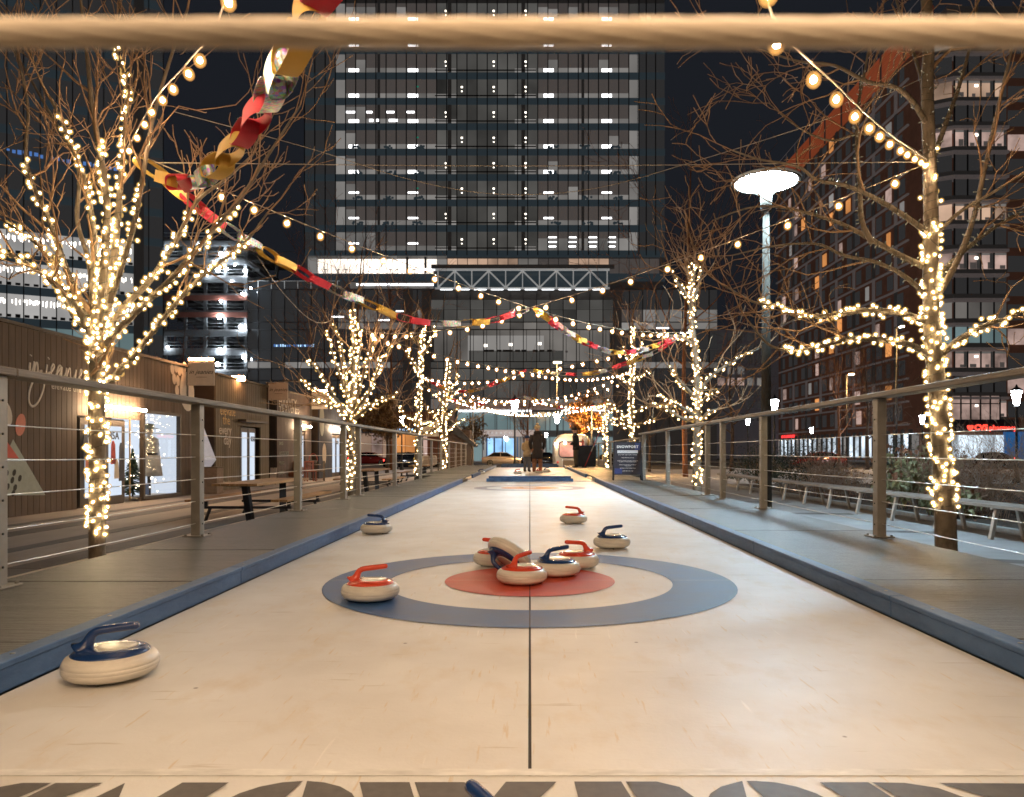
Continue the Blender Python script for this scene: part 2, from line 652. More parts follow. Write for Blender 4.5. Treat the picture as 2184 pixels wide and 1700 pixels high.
k = MB(); k.box((10, 57.1, GZ - 0.06), (100, 0.2, 0.125)); structure(k.build('kerb', M['kerb']))
k = MB(); k.box((10, 99.9, GZ - 0.06), (160, 0.2, 0.125)); structure(k.build('kerb', M['kerb']))
structure(sheet('pavement', M['plaza_cool'], -70, 90, 100, 123, GZ))
# dark bands laid into the pale concrete beside the deck
pv = thing('ground_bands', 'dark paving bands crossing the pale concrete beside the slatted bench', 'paving', (4.5, 8, GZ))
for (x0, y0, x1, y1, w) in ((3.1, 13.2, 7.0, 12.3, 0.32), (3.1, 10.3, 7.0, 8.6, 0.34), (3.1, 9.2, 5.6, 8.0, 0.22), (3.3, 6.6, 7.2, 5.2, 0.32), (3.1, 16.5, 7.0, 16.0, 0.4), (3.1, 20.0, 7.0, 19.8, 0.4)):
    a, b_ = Vector((x0, y0, GZ + 0.004)), Vector((x1, y1, GZ + 0.004))
    t = (b_ - a).normalized().cross(Vector((0, 0, 1))) * (w / 2)
    mb = MB(); mb.add([a - t, a + t, b_ + t, b_ - t], [(0, 1, 2, 3)]); mb.build('ground_band', M['band'], pv)
pl_ = thing('ground_bands', 'dark bands running along the plaza between the deck and the kiosks', 'paving', (-7, 20, GZ))  # thin darker strips laid on the plaza ground
for (bx_, w_, y0_, y1_) in ((-4.7, 0.30, 4.5, 17), (-5.85, 0.42, 5.5, 30), (-7.1, 0.28, 8, 26), (-8.5, 0.46, 9, 44), (-9.5, 0.22, 12, 34), (-6.4, 0.3, 21, 48)):
    yy = y0_
    while yy < y1_:
        e_ = min(yy + 3.0, y1_)
        piece('ground_band', M['band'], pl_, (bx_, (yy + e_) / 2, GZ + 0.002), (w_, e_ - yy - 0.02, 0.012))
        yy = e_
structure(sheet('planting_bed', M['soil'], 8.0, 20.0, 6.0, 30.0, GZ + 0.06))
for (y0, y1) in ((6.0, 30.0),):
    k = MB(); k.box((7.94, (y0 + y1) / 2, GZ + 0.04), (0.12, y1 - y0, 0.10)); structure(k.build('bed_kerb', M['kerb']))

# ================================================================== curling lanes
def lane(name, label, y0, ny, py_, half=1.635, zt=0.0):
    root = thing(name, label, 'curling lane', (0, y0, 0))
    g = 0.004
    for j in range(ny):
        for sx in (-1, 1):
            mb = MB()
            a = y0 + j * py_
            mb.box((sx * half / 2, a + py_ / 2, zt - 0.02), (half - 2 * g if True else 0, py_ - 0.0024, 0.04))
            mb.build('lane_panel', M['lane'], root, bevel=0.0015)
    mb = MB(); mb.box((0, y0 + ny * py_ / 2, zt - 0.026), (0.03, ny * py_ - 0.01, 0.04)); mb.build('seam_strip', M['seam'], root)
    return root
def ring(root, cyy, r0, r1, m, z, n=18, gap=0.0025):
    for q in range(4):
        mb = MB()
        c = Vector((gap if q in (0, 3) else -gap, cyy + (0.0012 if q in (0, 1) else -0.0012), z))
        vs = []
        for i in range(n + 1):
            a = PI / 2 * q + PI / 2 * i / n
            for r in (r0, r1):
                vs.append(c + Vector((math.cos(a) * r, math.sin(a) * r, 0)))
        fs = [(2 * i, 2 * i + 1, 2 * i + 3, 2 * i + 2) for i in range(n)]
        mb.add(vs, fs)
        mb.build('ring_segment', m, root)
lane1 = lane('curling_lane', 'white scuffed curling lane with a blue and red target in front of the camera', 1.707, 6, 2.593 * 1.075)
HC = 4.30
ring(lane1, HC, 0.0, 0.49, M['ring_red'], 0.003)
ring(lane1, HC, 0.815, 1.165, M['ring_blue'], 0.003)
HF = 15.35
ring(lane1, HF, 0.14, 0.60, M['ring_orange'], 0.003)
ring(lane1, HF, 0.90, 1.16, M['ring_mauve'], 0.003)
def scuffs(root, rng, n, x0, x1, y0, y1, m):
    pass
# near end board with the printed word
mb = MB(); mb.box((0, 1.707 - 0.4495, -0.0195), (3.5, 0.899, 0.04)); mb.build('end_panel', M['lane'], lane1, bevel=0.0015)
def L2(px):      # 3000 px wide photograph column -> metres across the end board
    return (px / 1.3736 - CX) / FPX * 1.665
def glyph(poly_list):
    for poly in poly_list:
        mb = MB()
        mb.add([(x, y, 0.0035) for x, y in poly], [tuple(range(len(poly)))])
        mb.build('letter', M['letter'], lane1)
yt, yb = 1.664, 1.38
def arc_top(x0, x1, xs0, xs1, ytop, ybot, n=10, side=0):
    """half of a fat round letter from its slit to its side"""
    out = []
    cx_ = (x0 + x1) / 2
    rx, ry = (x1 - x0) / 2, (ytop - ybot) / 2
    cyy = (ytop + ybot) / 2
    rng_ = range(n + 1)
    if side < 0:
        pts = [(cx_ + math.cos(a) * rx, cyy + math.sin(a) * ry) for a in [PI / 2 + PI * i / n for i in rng_]]
        pts = [p for p in pts if p[0] <= xs0]
        return [(xs0, ytop)] + pts + [(xs0 - 0.05, ybot)]
    pts = [(cx_ + math.cos(a) * rx, cyy + math.sin(a) * ry) for a in [-PI / 2 + PI * i / n for i in rng_]]
    pts = [p for p in pts if p[0] >= xs1]
    return [(xs1 + 0.05, ybot)] + pts + [(xs1, ytop)]
ql = L2
glyph([[(ql(-60), yb), (ql(-40), yt - 0.10), (ql(-5), yt - 0.03), (ql(65), yt), (ql(152), yt), (ql(20), yb)],
       [(ql(60), yb), (ql(164), yt), (ql(302), yt), (ql(180), yt - 0.14), (ql(160), yb)]])                    # S
glyph([[(ql(230), yb), (ql(367), yt), (ql(500), yb)], [(ql(420), yb), (ql(534), yt + 0.002), (ql(670), yt + 0.002), (ql(560), yb)]])   # N
xa, xb = ql(690), ql(1085)
glyph([arc_top(xa, xb, ql(884), ql(896), yt + 0.010, yb, side=-1), arc_top(xa, xb, ql(884), ql(896), yt + 0.010, yb, side=1)])           # O
glyph([[(ql(1052), yt + 0.004), (ql(1199), yt + 0.004), (ql(1310), yb), (ql(1180), yb)],
       [(ql(1214), yt + 0.004), (ql(1360), yt + 0.004), (ql(1440), yt - 0.09), (ql(1482), yt + 0.006), (ql(1631), yt + 0.006), (ql(1440), yb), (ql(1330), yb)]])   # W
glyph([[(ql(1683), yt + 0.007), (ql(1821), yt + 0.007), (ql(1880), yb), (ql(1700), yb)],
       [(ql(1834), yt + 0.007), (ql(1925), yt + 0.007), (ql(1985), yt - 0.02), (ql(2020), yt - 0.08), (ql(2000), yt - 0.15), (ql(1900), yb)]])    # P
xa, xb = ql(2030), ql(2400)
glyph([arc_top(xa, xb, ql(2178), ql(2190), yt + 0.010, yb, side=-1), arc_top(xa, xb, ql(2178), ql(2190), yt + 0.010, yb, side=1)])       # O
glyph([[(ql(2402), yt + 0.003), (ql(2545), yt + 0.003), (ql(2640), yb), (ql(2520), yb)],
       [(ql(2556), yt + 0.003), (ql(2650), yt), (ql(2730), yt - 0.025), (ql(2790), yt - 0.09), (ql(2780), yb), (ql(2680), yb)]])               # R
glyph([[(ql(2750), yt), (ql(3040), yt - 0.003), (ql(3060), yt - 0.08), (ql(2850), yt - 0.08)]])                                                # T
M['tape'] = mat('worn_white_tape', (0.80, 0.77, 0.72), 0.5, var=0.35, nscale=9, stretch=(1, 3, 1), world_co=True, col2=(0.82, 0.80, 0.76))
mb = MB(); mb.box((0.0, 1.722, 0.0022), (3.26, 0.036, 0.0012)); mb.build('tape_strip', M['tape'], lane1)
LANE1_END = 1.707 + 6 * 2.593 * 1.075
lane2 = lane('curling_lane', 'second curling lane where the two players stand beyond the blue stop board', 19.0, 6, 2.75)
# small step between lanes
mb = MB(); mb.box((0, (LANE1_END + 19.0) / 2, -0.03), (3.27, 19.0 - LANE1_END - 0.01, 0.04)); mb.build('joint_panel', M['lane'], lane2)

# ================================================================== blue bumper boards
def bumper(label, side, y0, y1, seg, zb=0.0, zt=0.097, xin=1.64, w=0.075):
    root = thing('bumper_board', label, 'bumper board', (side * xin, y0, 0), 'blue bumper boards along the lanes')
    y = y0
    while y < y1 - 0.05:
        e = min(y + seg, y1)
        mb = MB(); mb.box((side * (xin + 0.022), (y + e) / 2, (zb + zt - 0.022) / 2), (0.044, e - y - 0.006, zt - 0.024 - zb)); mb.build('face_board', M['bumper'], root, bevel=0.002)
        mb = MB(); mb.box((side * (xin + w / 2 - 0.006), (y + e) / 2, zt - 0.011), (w, e - y - 0.006, 0.022)); cap = mb.build('cap_board', M['bumper'], root, bevel=0.003)
        sp = y + 0.12
        while sp < e:
            if sp < 9:
                q = MB(); q.lathe([(0.0085, 0), (0.0085, 0.0015), (0.0, 0.0018)], 8, (side * (xin + 0.036), sp, zt - 0.0005)); q.build('screw', M['screw'], cap)
            sp += 0.55
        y = e
    return root
bumper('blue bumper board on the shop side of the target lane', -1, 1.72, 18.0, 2.47)
bumper('blue bumper board on the lamp post side of the target lane', 1, 1.30, 18.6, 2.05)
bumper('farther blue bumper board on the shop side of the second lane', -1, 21.3, 36.0, 2.45)
bumper('farther blue bumper board on the lamp post side of the second lane', 1, 21.8, 36.0, 2.45)
def stop_board(label, y, hw, z0, z1, z2):
    root = thing('stop_board', label, 'stop board', (0, y, 0), 'blue stop boards across the lanes')
    mb = MB(); mb.box((0, y, (z0 + z1) / 2), (2 * hw, 0.09, z1 - z0)); mb.build('lower_board', M['bumper'], root, bevel=0.004)
    mb = MB(); mb.box((0, y + 0.12, (z0 + z2) / 2), (2 * hw - 0.1, 0.09, z2 - z0)); mb.build('upper_board', M['bumper'], root, bevel=0.004)
stop_board('blue stop board across the lane end in front of the two players', 18.55, 1.09, 0.003, 0.085, 0.14)
stop_board('far blue stop board at the end of the second lane by the silver car', 35.9, 1.4, 0.0, 0.12, 0.18)

# ================================================================== deck of big sheets
DZ = 0.08
def deck(label, side, x0, x1, y0, y1, step, rng):
    root = thing('deck', label, 'deck', (side * (x0 + x1) / 2, y0, GZ), 'raised decks beside the lanes')
    y = y0
    while y < y1:
        st = (step if y < 9.9 else 0.148) * rng.choice((1.0, 1.0, 0.97))
        e = min(y + st, y1)
        dz = rng.uniform(-0.0015, 0.0025)
        mb = MB(); mb.box((side * (x0 + x1) / 2, (y + e) / 2, DZ - 0.012 + dz), (x1 - x0, e - y - 0.007, 0.024)); mb.build('deck_sheet', M['deck'], root, bevel=0.0015)
        y = e
    mb = MB(); mb.box((side * (x1 - 0.03), (y0 + y1) / 2, (GZ + DZ - 0.024) / 2), (0.04, y1 - y0, DZ - 0.026 - GZ)); mb.build('skirt_board', M['deck_edge'], root)
    mb = MB(); mb.box((side * (x0 + 0.35), (y0 + y1) / 2, DZ - 0.064), (0.08, y1 - y0, 0.076)); mb.build('joist', M['deck_edge'], root)
rg = random.Random(4)
deck('grey raised deck on the shop side of the lanes', -1, 1.72, 2.76, 0.2, 21.0, 1.22, rg)
deck('grey raised deck on the lamp post side of the lanes', 1, 1.72, 2.88, 0.2, 21.0, 1.22, rg)
deck('far deck where the lane narrows on the shop side', -1, 1.72, 3.3, 21.01, 37, 0.6, rg)
deck('far deck under the waiting person by the white caravan', 1, 1.72, 3.3, 21.01, 37, 0.6, rg)
mb = MB(); mb.box((0, 18.6, -0.34), (3.3, 38, 0.5)); structure(mb.build('platform', M['deck_edge']))

# ================================================================== railings
def railing(label, side, x, ys, ends, zdeck=DZ, top=1.17):
    ph = top - 0.042 - zdeck
    root = thing('railing', label, 'railing', (side * x, ys[0], zdeck), 'cable railings along the decks')
    for y in ys:
        mb = MB()
        mb.box((side * x, y, zdeck + ph / 2), (0.072, 0.082, ph - 0.002))
        p = mb.build('post', M['post'], root, bevel=0.004)
        mb = MB(); mb.box((side * x, y, zdeck + 0.006), (0.17, 0.16, 0.010)); mb.build('base_plate', M['post'], p, bevel=0.002)
        if y < 9:
            for kx in (-1, 1):
                for ky in (-1, 1):
                    mb = MB(); mb.lathe([(0.011, 0), (0.011, 0.008), (0.004, 0.012), (0, 0.012)], 6, (side * x + kx * 0.065, y + ky * 0.062, zdeck + 0.011)); mb.build('bolt', M['screw'], p)
            for i in range(6):
                mb = MB(); zz = zdeck + 0.10 + i * 0.165
                mb.tube([(side * x - side * 0.038, y, zz), (side * x - side * 0.042, y, zz)], 0.006, 8); mb.build('cable_hole', M['dark'], p)
    a, b_ = ends
    n = max(1, int(round((b_ - a) / 3.6)))
    for i in range(n):
        y0, y1 = a + (b_ - a) * i / n, a + (b_ - a) * (i + 1) / n
        mb = MB(); mb.box((side * x, (y0 + y1) / 2, top - 0.021), (0.14, y1 - y0 - 0.003, 0.042)); mb.build('handrail', M['rail_wood'], root, bevel=0.006)
    for i in range(5):
        z = zdeck + 0.105 + i * 0.175
        pts = []
        yy = [a] + [y for y in ys if a < y < b_] + [b_]
        for j in range(len(yy) - 1):
            for t in (0, 0.25, 0.5, 0.75):
                pts.append(Vector((side * x, yy[j] + (yy[j + 1] - yy[j]) * t, z - 0.006 * math.sin(PI * t))))
        pts.append(Vector((side * x, b_, z)))
        mb = MB(); mb.tube(pts, 0.0035, 6); mb.build('cable', M['cable'], root)
    return root
railing('wood topped cable railing on the shop side of the target lane', -1, 2.64, [0.11, 3.64, 5.86, 8.40, 10.45, 11.35, 14.4, 17.8], (0.05, 18.3))
railing('wood topped cable railing on the lamp post side of the target lane', 1, 2.76, [0.11, 2.7, 5.82, 8.72, 10.55, 11.45, 14.75, 17.8], (0.05, 18.3), top=1.215)
railing('far cable railing beside the second lane on the shop side', -1, 3.2, [21.3, 24.0, 26.6, 29.2, 31.8, 34.4, 36.8], (21.0, 37.0))
railing('far cable railing beside the second lane next to the red broom', 1, 3.2, [21.3, 24.0, 26.6, 29.2, 31.8, 34.4, 36.8], (21.0, 37.0))
# the steel rope right in front of the lens
root = thing('guard_rope', 'thick twisted steel rope running across the whole view overhead', 'steel rope', (-2.64, 0.11, 0.8125))
for s in range(9):
    pts = []
    n = 1400
    for i in range(n + 1):
        x = -2.64 + 5.40 * i / n
        a = 2 * PI * (x / 0.085) + s * 2 * PI / 9
        pts.append(Vector((x, 0.11 + math.cos(a) * 0.00145, 0.8125 + math.sin(a) * 0.00145)))
    mb = MB(); mb.tube(pts, 0.00062, 6); mb.build('strand', M['near_cable'], root)
mb = MB(); mb.tube([(-2.64, 0.11, 0.8125), (2.76, 0.11, 0.8125)], 0.00135, 8); mb.build('core', M['near_cable'], root)

# ================================================================== curling stones
def stone_proto(colour):
    root = thing('curling_stone', 'x', 'curling stone', (0, 0, 0), 'curling stones on the lanes')
    prof = [(0.088, 0.0095), (0.108, 0.011), (0.126, 0.017), (0.139, 0.028), (0.1445, 0.040), (0.1445, 0.0415), (0.1438, 0.042), (0.1445, 0.0425), (0.145, 0.050), (0.1445, 0.056), (0.1438, 0.0565), (0.1445, 0.057), (0.141, 0.068), (0.133, 0.080), (0.121, 0.0875), (0.112, 0.0895), (0.0, 0.0895)]
    b = MB(); b.lathe(prof, 48); b.build('body', M['stone'], root, world=False)
    c = MB(); c.lathe([(0.118, 0.086), (0.119, 0.089), (0.112, 0.0955), (0.098, 0.1015), (0.080, 0.1055), (0.064, 0.107), (0.0, 0.107)], 48)
    c.build('cap', M[colour], root, world=False)
    d = MB(); d.lathe([(0.064, 0.1065), (0.062, 0.1085), (0.05, 0.1102), (0.0, 0.1108)], 40, (0.018, 0, 0)); d.build('disc', M['stone_disc'], root, world=False)
    h = MB()
    path = [(-0.088, 0, 0.0955), (-0.081, 0, 0.103), (-0.072, 0, 0.115), (-0.066, 0, 0.128), (-0.061, 0, 0.140), (-0.054, 0, 0.150), (-0.042, 0, 0.1575), (-0.025, 0, 0.161), (0.0, 0, 0.1635), (0.04, 0, 0.1675), (0.068, 0, 0.170), (0.079, 0, 0.1708), (0.084, 0, 0.1712), (0.0865, 0, 0.1714)]
    rad = [0.040, 0.030, 0.0215, 0.0172, 0.0152, 0.0142, 0.0138, 0.0135, 0.0135, 0.0132, 0.0130, 0.0118, 0.0085, 0.002]
    h.tube(path, rad, 14)
    h.build('handle', M[colour], root, world=False)
    for i in range(3):
        a = 2 * PI * i / 3 + 0.4
        q = MB(); q.ball((math.cos(a) * 0.09, math.sin(a) * 0.09, 0.0065), 0.0065, 8, 6); q.build('ball_caster', M['screw'], root, world=False)
    return root
SB, SR = stone_proto('stone_blue'), stone_proto('stone_red')
used = set()
def stone(colour, px, v, ang, label, z=0.0, d=None):
    proto = SB if colour == 'b' else SR
    if colour in used:
        o = copy_tree(proto)
    else:
        used.add(colour)
        o = proto
    d = EYE * FPX / v if d is None else d
    o.location = ((px - CX) / FPX * d, d, z)
    o.rotation_euler = (0, 0, R(ang))
    o['label'] = label
    return o
stone('b', 237, 482, 14, 'large blue handled curling stone alone by the shop side bumper')
stone('r', 790, 316, 8, 'red handled curling stone on the shop side edge of the blue ring')
stone('r', 1113, 281, 52, 'red handled curling stone in front of the tilted stone on the target')
stone('r', 1056, 242, 172, 'red handled curling stone behind the tilted blue one')
stone('b', 1187, 264, 28, 'blue handled curling stone between two red ones on the target')
stone('r', 1230, 247, 205, 'red handled curling stone at the lamp post side of the cluster on the target')
stone('b', 1305, 205, 8, 'blue handled curling stone just behind the target toward the lamp post side')
stone('r', 1223, 152, 178, 'small red handled curling stone alone far up the lane')
stone('b', 803, 174, 178, 'blue handled curling stone alone beside the shop side bumper farther up')
stone('b', 1098, 0, 125, 'blue handle tip of a curling stone rising from the bottom edge of the picture', d=1.215).location.x = -0.058
stone('b', 1026, 47.5, 5, 'small dark blue stone behind the stop board nearest the shops')
stone('r', 1104, 47.5, 5, 'small red stone behind the middle of the stop board')
stone('r', 1150, 45.5, 10, 'small red stone at the feet of the dark coated player')
stone('b', 1166, 43.5, 10, 'small blue stone beside the boots of the dark coated player')
stone('b', 1211, 36.5, 170, 'small blue stone tucked against the second lane bumper')
t4 = stone('b', 1084, 256, 0, 'upturned blue handled curling stone leaning on the red one behind it')
t4.rotation_euler = (0, 0, 0)
t4.rotation_mode = 'QUATERNION'
# bottom faces up and toward the lens, handle pointing down at the shop side
zax = Vector((-0.50, -0.42, -0.76)).normalized()
xax = (Vector((-0.75, -0.15, 0.2)) - zax * Vector((-0.75, -0.15, 0.2)).dot(zax)).normalized()
xax = -xax
yax = zax.cross(xax)
t4.rotation_quaternion = Matrix((xax, yax, zax)).transposed().to_quaternion()
t4.location = Vector((-0.107, 4.62, 0.158))
# ================================================================== bare trees
def grow(mb, p, d, ln, r, depth, rng, nseg=5, up=0.12, spread=0.75, kids=(2, 4), minr=0.0022, wander=0.22):
    pts, rad = [p.copy()], [r]
    q = p.copy()
    dd = d.copy()
    for i in range(nseg):
        dd = (dd + Vector((rng.gauss(0, wander), rng.gauss(0, wander), rng.gauss(0, wander) + up))).normalized()
        q = q + dd * (ln / nseg)
        pts.append(q.copy())
        rad.append(max(minr, r * (1 - 0.75 * (i + 1) / nseg)))
    mb.tube(pts, rad, 4 if r > 0.006 else 3, cap=False)
    if depth <= 0:
        return
    for _ in range(rng.randint(*kids)):
        i = rng.randint(1, nseg)
        base = pts[i]
        axis = (pts[i] - pts[i - 1]).normalized()
        side = axis.cross(Vector((rng.gauss(0, 1), rng.gauss(0, 1), rng.gauss(0, 1)))).normalized()
        nd = (axis + side * rng.uniform(spread * 0.6, spread * 1.3)).normalized()
        grow(mb, base, nd, ln * rng.uniform(0.45, 0.7), max(minr, rad[i] * 0.7), depth - 1, rng, max(3, nseg - 1), up, spread, kids, minr, wander)

class Limb:
    def __init__(s, pts, r0, r1, n=6):
        s.pts = catmull(pts, n)
        L = [0.0]
        for i in range(1, len(s.pts)):
            L.append(L[-1] + (s.pts[i] - s.pts[i - 1]).length)
        s.L = L
        s.rad = [r0 + (r1 - r0) * (l / L[-1]) ** 0.85 for l in L]
    def at(s, l):
        l = max(0, min(l, s.L[-1] - 1e-6))
        i = 0
        while i < len(s.L) - 2 and s.L[i + 1] < l:
            i += 1
        t = (l - s.L[i]) / max(1e-6, s.L[i + 1] - s.L[i])
        d = (s.pts[i + 1] - s.pts[i]).normalized()
        return s.pts[i].lerp(s.pts[i + 1], t), d, s.rad[i] + (s.rad[i + 1] - s.rad[i]) * t

def tree(label, group, trunk, limbs, rng, tw_len=0.9, tw_n=6, tw_depth=2, bark='bark', tw='twig', up=0.12, minr=0.0022, sides=10, kids=(2, 4), cat='tree', start=0.35):
    root = thing('tree', label, cat, (trunk.pts[0].x, trunk.pts[0].y, GZ), group)
    mb = MB(); mb.tube(trunk.pts, trunk.rad, sides + 2); mb.build('trunk', M[bark], root)
    tm = MB()
    for lm in limbs + [trunk]:
        if lm is not trunk:
            mb = MB(); mb.tube(lm.pts, lm.rad, sides - 2); mb.build('limb', M[bark], root)
        n = tw_n if lm is not trunk else max(2, tw_n // 2)
        for i in range(n):
            f = (start if lm is not trunk else 0.72) + (1 - (start if lm is not trunk else 0.72)) * (i + rng.random()) / n
            p, d, r = lm.at(lm.L[-1] * min(f, 0.999))
            side = d.cross(Vector((rng.gauss(0, 1), rng.gauss(0, 1), rng.gauss(0, 1)))).normalized()
            nd = (d * 1.0 + side * rng.uniform(0.5, 1.0)).normalized()
            grow(tm, p, nd, tw_len * rng.uniform(0.55, 1.15) * (1.1 - 0.4 * f), min(r * 0.6, 0.02), tw_depth, rng, 5, up, minr=minr, kids=kids)
        p, d, r = lm.at(lm.L[-1])
        grow(tm, p, d, tw_len * 0.9, r * 0.9, tw_depth, rng, 5, up, minr=minr, kids=kids)
    stuff(tm.build('twigs', M[tw], root))
    return root

_fairy_me = {}
def fairy_mesh(m, r, sub=1):
    k_ = (m, r, sub)
    if k_ not in _fairy_me:
        mb = MB()
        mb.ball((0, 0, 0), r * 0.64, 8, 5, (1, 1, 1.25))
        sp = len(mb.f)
        mb.ball((0, 0, 0), r * 1.1, 10, 7)  # outer balls are halo shells, not glass
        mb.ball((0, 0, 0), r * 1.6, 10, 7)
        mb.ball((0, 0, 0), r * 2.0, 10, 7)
        _fairy_me[k_] = mb.mesh('bulb', M[m], M['fairy_halo'], sp)
    return _fairy_me[k_]

def fairy(label, base, runs, rng, br=0.017, m='fairy', parts=0, wire_r=0.0026, wire=True, unlit=None):
    """string of tiny lamps wound round trunk and limbs: runs = (limb, from, to, lamps per metre, pitch of the winding)"""
    root = thing('fairy_lights', label, 'fairy lights', base, 'fairy lights wound round the trees')
    spots = []
    wm = MB()
    for (lm, f0, f1, dens, pitch) in runs:
        l0, l1 = lm.L[-1] * f0, lm.L[-1] * f1
        n = int((l1 - l0) * dens)
        for i in range(n):
            l = l0 + (l1 - l0) * (i + rng.random()) / max(1, n)
            p, d, r = lm.at(l)
            u, w = perp(d)
            a = rng.random() * 2 * PI
            nrm = u * math.cos(a) + w * math.sin(a)
            spots.append(p + nrm * (r + br * 0.8 + abs(rng.gauss(0, 0.010))))
        if wire:
            pts = []
            k_ = max(8, int((l1 - l0) / pitch * 8))
            for i in range(k_ + 1):
                l = l0 + (l1 - l0) * i / k_
                p, d, r = lm.at(l)
                u, w = perp(d)
                a = 2 * PI * (l - l0) / pitch * (1 + 0.08 * math.sin(l * 7))
                pts.append(p + (u * math.cos(a) + w * math.sin(a)) * (r + wire_r + 0.001))
            wm.tube(pts, wire_r, 4, smooth=False)
    if wire:
        wm.build('wire', M['wire'], root)
    rng.shuffle(spots)
    if parts:
        # the lamps nearest the lens are parts, the rest one joined piece
        spots.sort(key=lambda s: s.y)
        me = fairy_mesh(m, br)
        for s in spots[:parts]:
            place('bulb', me, root, s, rot=(rng.uniform(-1, 1), rng.uniform(-1, 1), 0))
        rest = spots[parts:]
    else:
        rest = spots
    if rest:
        mb = MB()
        for s in rest:
            mb.ball(s, br * 0.64, 6, 4) if parts else mb.octa(s, br * 0.64)
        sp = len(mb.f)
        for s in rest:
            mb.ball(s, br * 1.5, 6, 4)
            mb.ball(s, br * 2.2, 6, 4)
        stuff(mb.build('bulbs', M[m], root, mat2=M['fairy_halo'], split=sp))
    if unlit:
        mb = MB()
        for (lm, f0, f1, dens) in unlit:
            n = int(lm.L[-1] * (f1 - f0) * dens)
            pts = []
            kk = max(8, int(lm.L[-1] * (f1 - f0) / 0.075 * 8))
            for i in range(kk + 1):
                l = lm.L[-1] * (f0 + (f1 - f0) * i / kk)
                p, d, r = lm.at(l)
                u, w = perp(d)
                a = 2 * PI * l / 0.075 * (1 + 0.06 * math.sin(l * 9))
                pts.append(p + (u * math.cos(a) + w * math.sin(a)) * (r + 0.003))
            w2 = MB(); w2.tube(pts, 0.0028, 4, smooth=False); w2.build('dark_wire', M['wire'], root)
            for i in range(n):
                p, d, r = lm.at(lm.L[-1] * (f0 + (f1 - f0) * rng.random()))
                u, w = perp(d)
                a = rng.random() * 2 * PI
                nr = u * math.cos(a) + w * math.sin(a)
                mb.tube([p + nr * (r + 0.002), p + nr * (r + 0.02), p + nr * (r + 0.032)], [0.004, 0.005, 0.001], 5)
        stuff(mb.build('unlit_bulbs', M['unlit'], root))
    return root

# ---- the big tree by the shops
rg = random.Random(11)
DA = 6.3
def TA(pts, slope=0.0, d0=DA):
    n = len(pts)
    return [P(x, y, d0 + slope * i / max(1, n - 1)) for i, (x, y) in enumerate(pts)]
b0 = P(207, 1190, DA); b0.z = GZ
trA = Limb([b0] + TA([(207, 1190), (208, 1000), (206, 860), (208, 780), (206, 715)]), 0.066, 0.064)
A = {}
A['l1'] = Limb(TA([(206, 735), (160, 650), (110, 600), (55, 560), (-10, 530)], -0.9), 0.034, 0.014)
A['l2'] = Limb(TA([(204, 745), (175, 650), (140, 570), (105, 470), (72, 400), (55, 330), (60, 230), (40, 130)], 0.5), 0.036, 0.009)
A['l3'] = Limb(TA([(205, 700), (198, 600), (200, 500), (180, 380), (148, 300), (124, 240), (90, 180), (60, 100)], 0.3), 0.036, 0.008)
A['l4'] = Limb(TA([(208, 735), (220, 600), (228, 480), (226, 400), (212, 320), (196, 220), (186, 120), (170, -20)], -0.3), 0.045, 0.010)
A['l5'] = Limb(TA([(210, 725), (236, 600), (250, 480), (258, 380), (266, 280), (272, 190), (250, 110), (246, 60)], 0.4), 0.042, 0.008)
A['l6'] = Limb(TA([(212, 715), (262, 560), (288, 470), (304, 380), (325, 260), (362, 130), (400, 20)], -0.6), 0.030, 0.009)
A['l7'] = Limb(TA([(210, 740), (260, 660), (318, 600), (372, 520), (420, 430), (478, 385), (540, 330)], 0.7), 0.034, 0.010)
A['l8'] = Limb(TA([(210, 750), (290, 665), (360, 600), (430, 520), (505, 435), (560, 350), (640, 225)], -0.4), 0.034, 0.007)
A['l9'] = Limb(TA([(210, 840), (248, 800), (300, 740), (360, 665), (430, 590), (520, 520), (570, 455)], 0.2), 0.034, 0.008)
A['l10'] = Limb(TA([(206, 720), (150, 660), (100, 545), (50, 500), (5, 470)], 0.6), 0.028, 0.010)
A['l11'] = Limb(TA([(206, 700), (190, 560), (165, 470), (165, 350), (100, 230), (20, 90)], 0.9), 0.028, 0.008)
treeA = tree('bare tree thick with fairy lights beside the brown kiosk', 'trees wound with fairy lights', trA, list(A.values()), rg, 1.0, 6, 2, up=0.16, minr=0.0038, kids=(2, 3))
fairy('yellow fairy lights covering the forked tree beside the brown kiosk', (b0.x, b0.y, GZ),
      [(trA, 0.27, 1.0, 84, 0.07), (A['l1'], 0.0, 1.0, 34, 0.08), (A['l2'], 0.0, 0.66, 22, 0.09), (A['l3'], 0.0, 0.72, 24, 0.09), (A['l4'], 0.0, 0.60, 42, 0.09),
       (A['l5'], 0.0, 1.0, 28, 0.09), (A['l6'], 0.0, 0.50, 28, 0.09), (A['l7'], 0.0, 0.66, 26, 0.09), (A['l8'], 0.0, 0.66, 22, 0.09), (A['l9'], 0.0, 0.86, 30, 0.08), (A['l10'], 0.0, 1.0, 28, 0.09)],
      rg, 0.0122, 'fairy', 300)

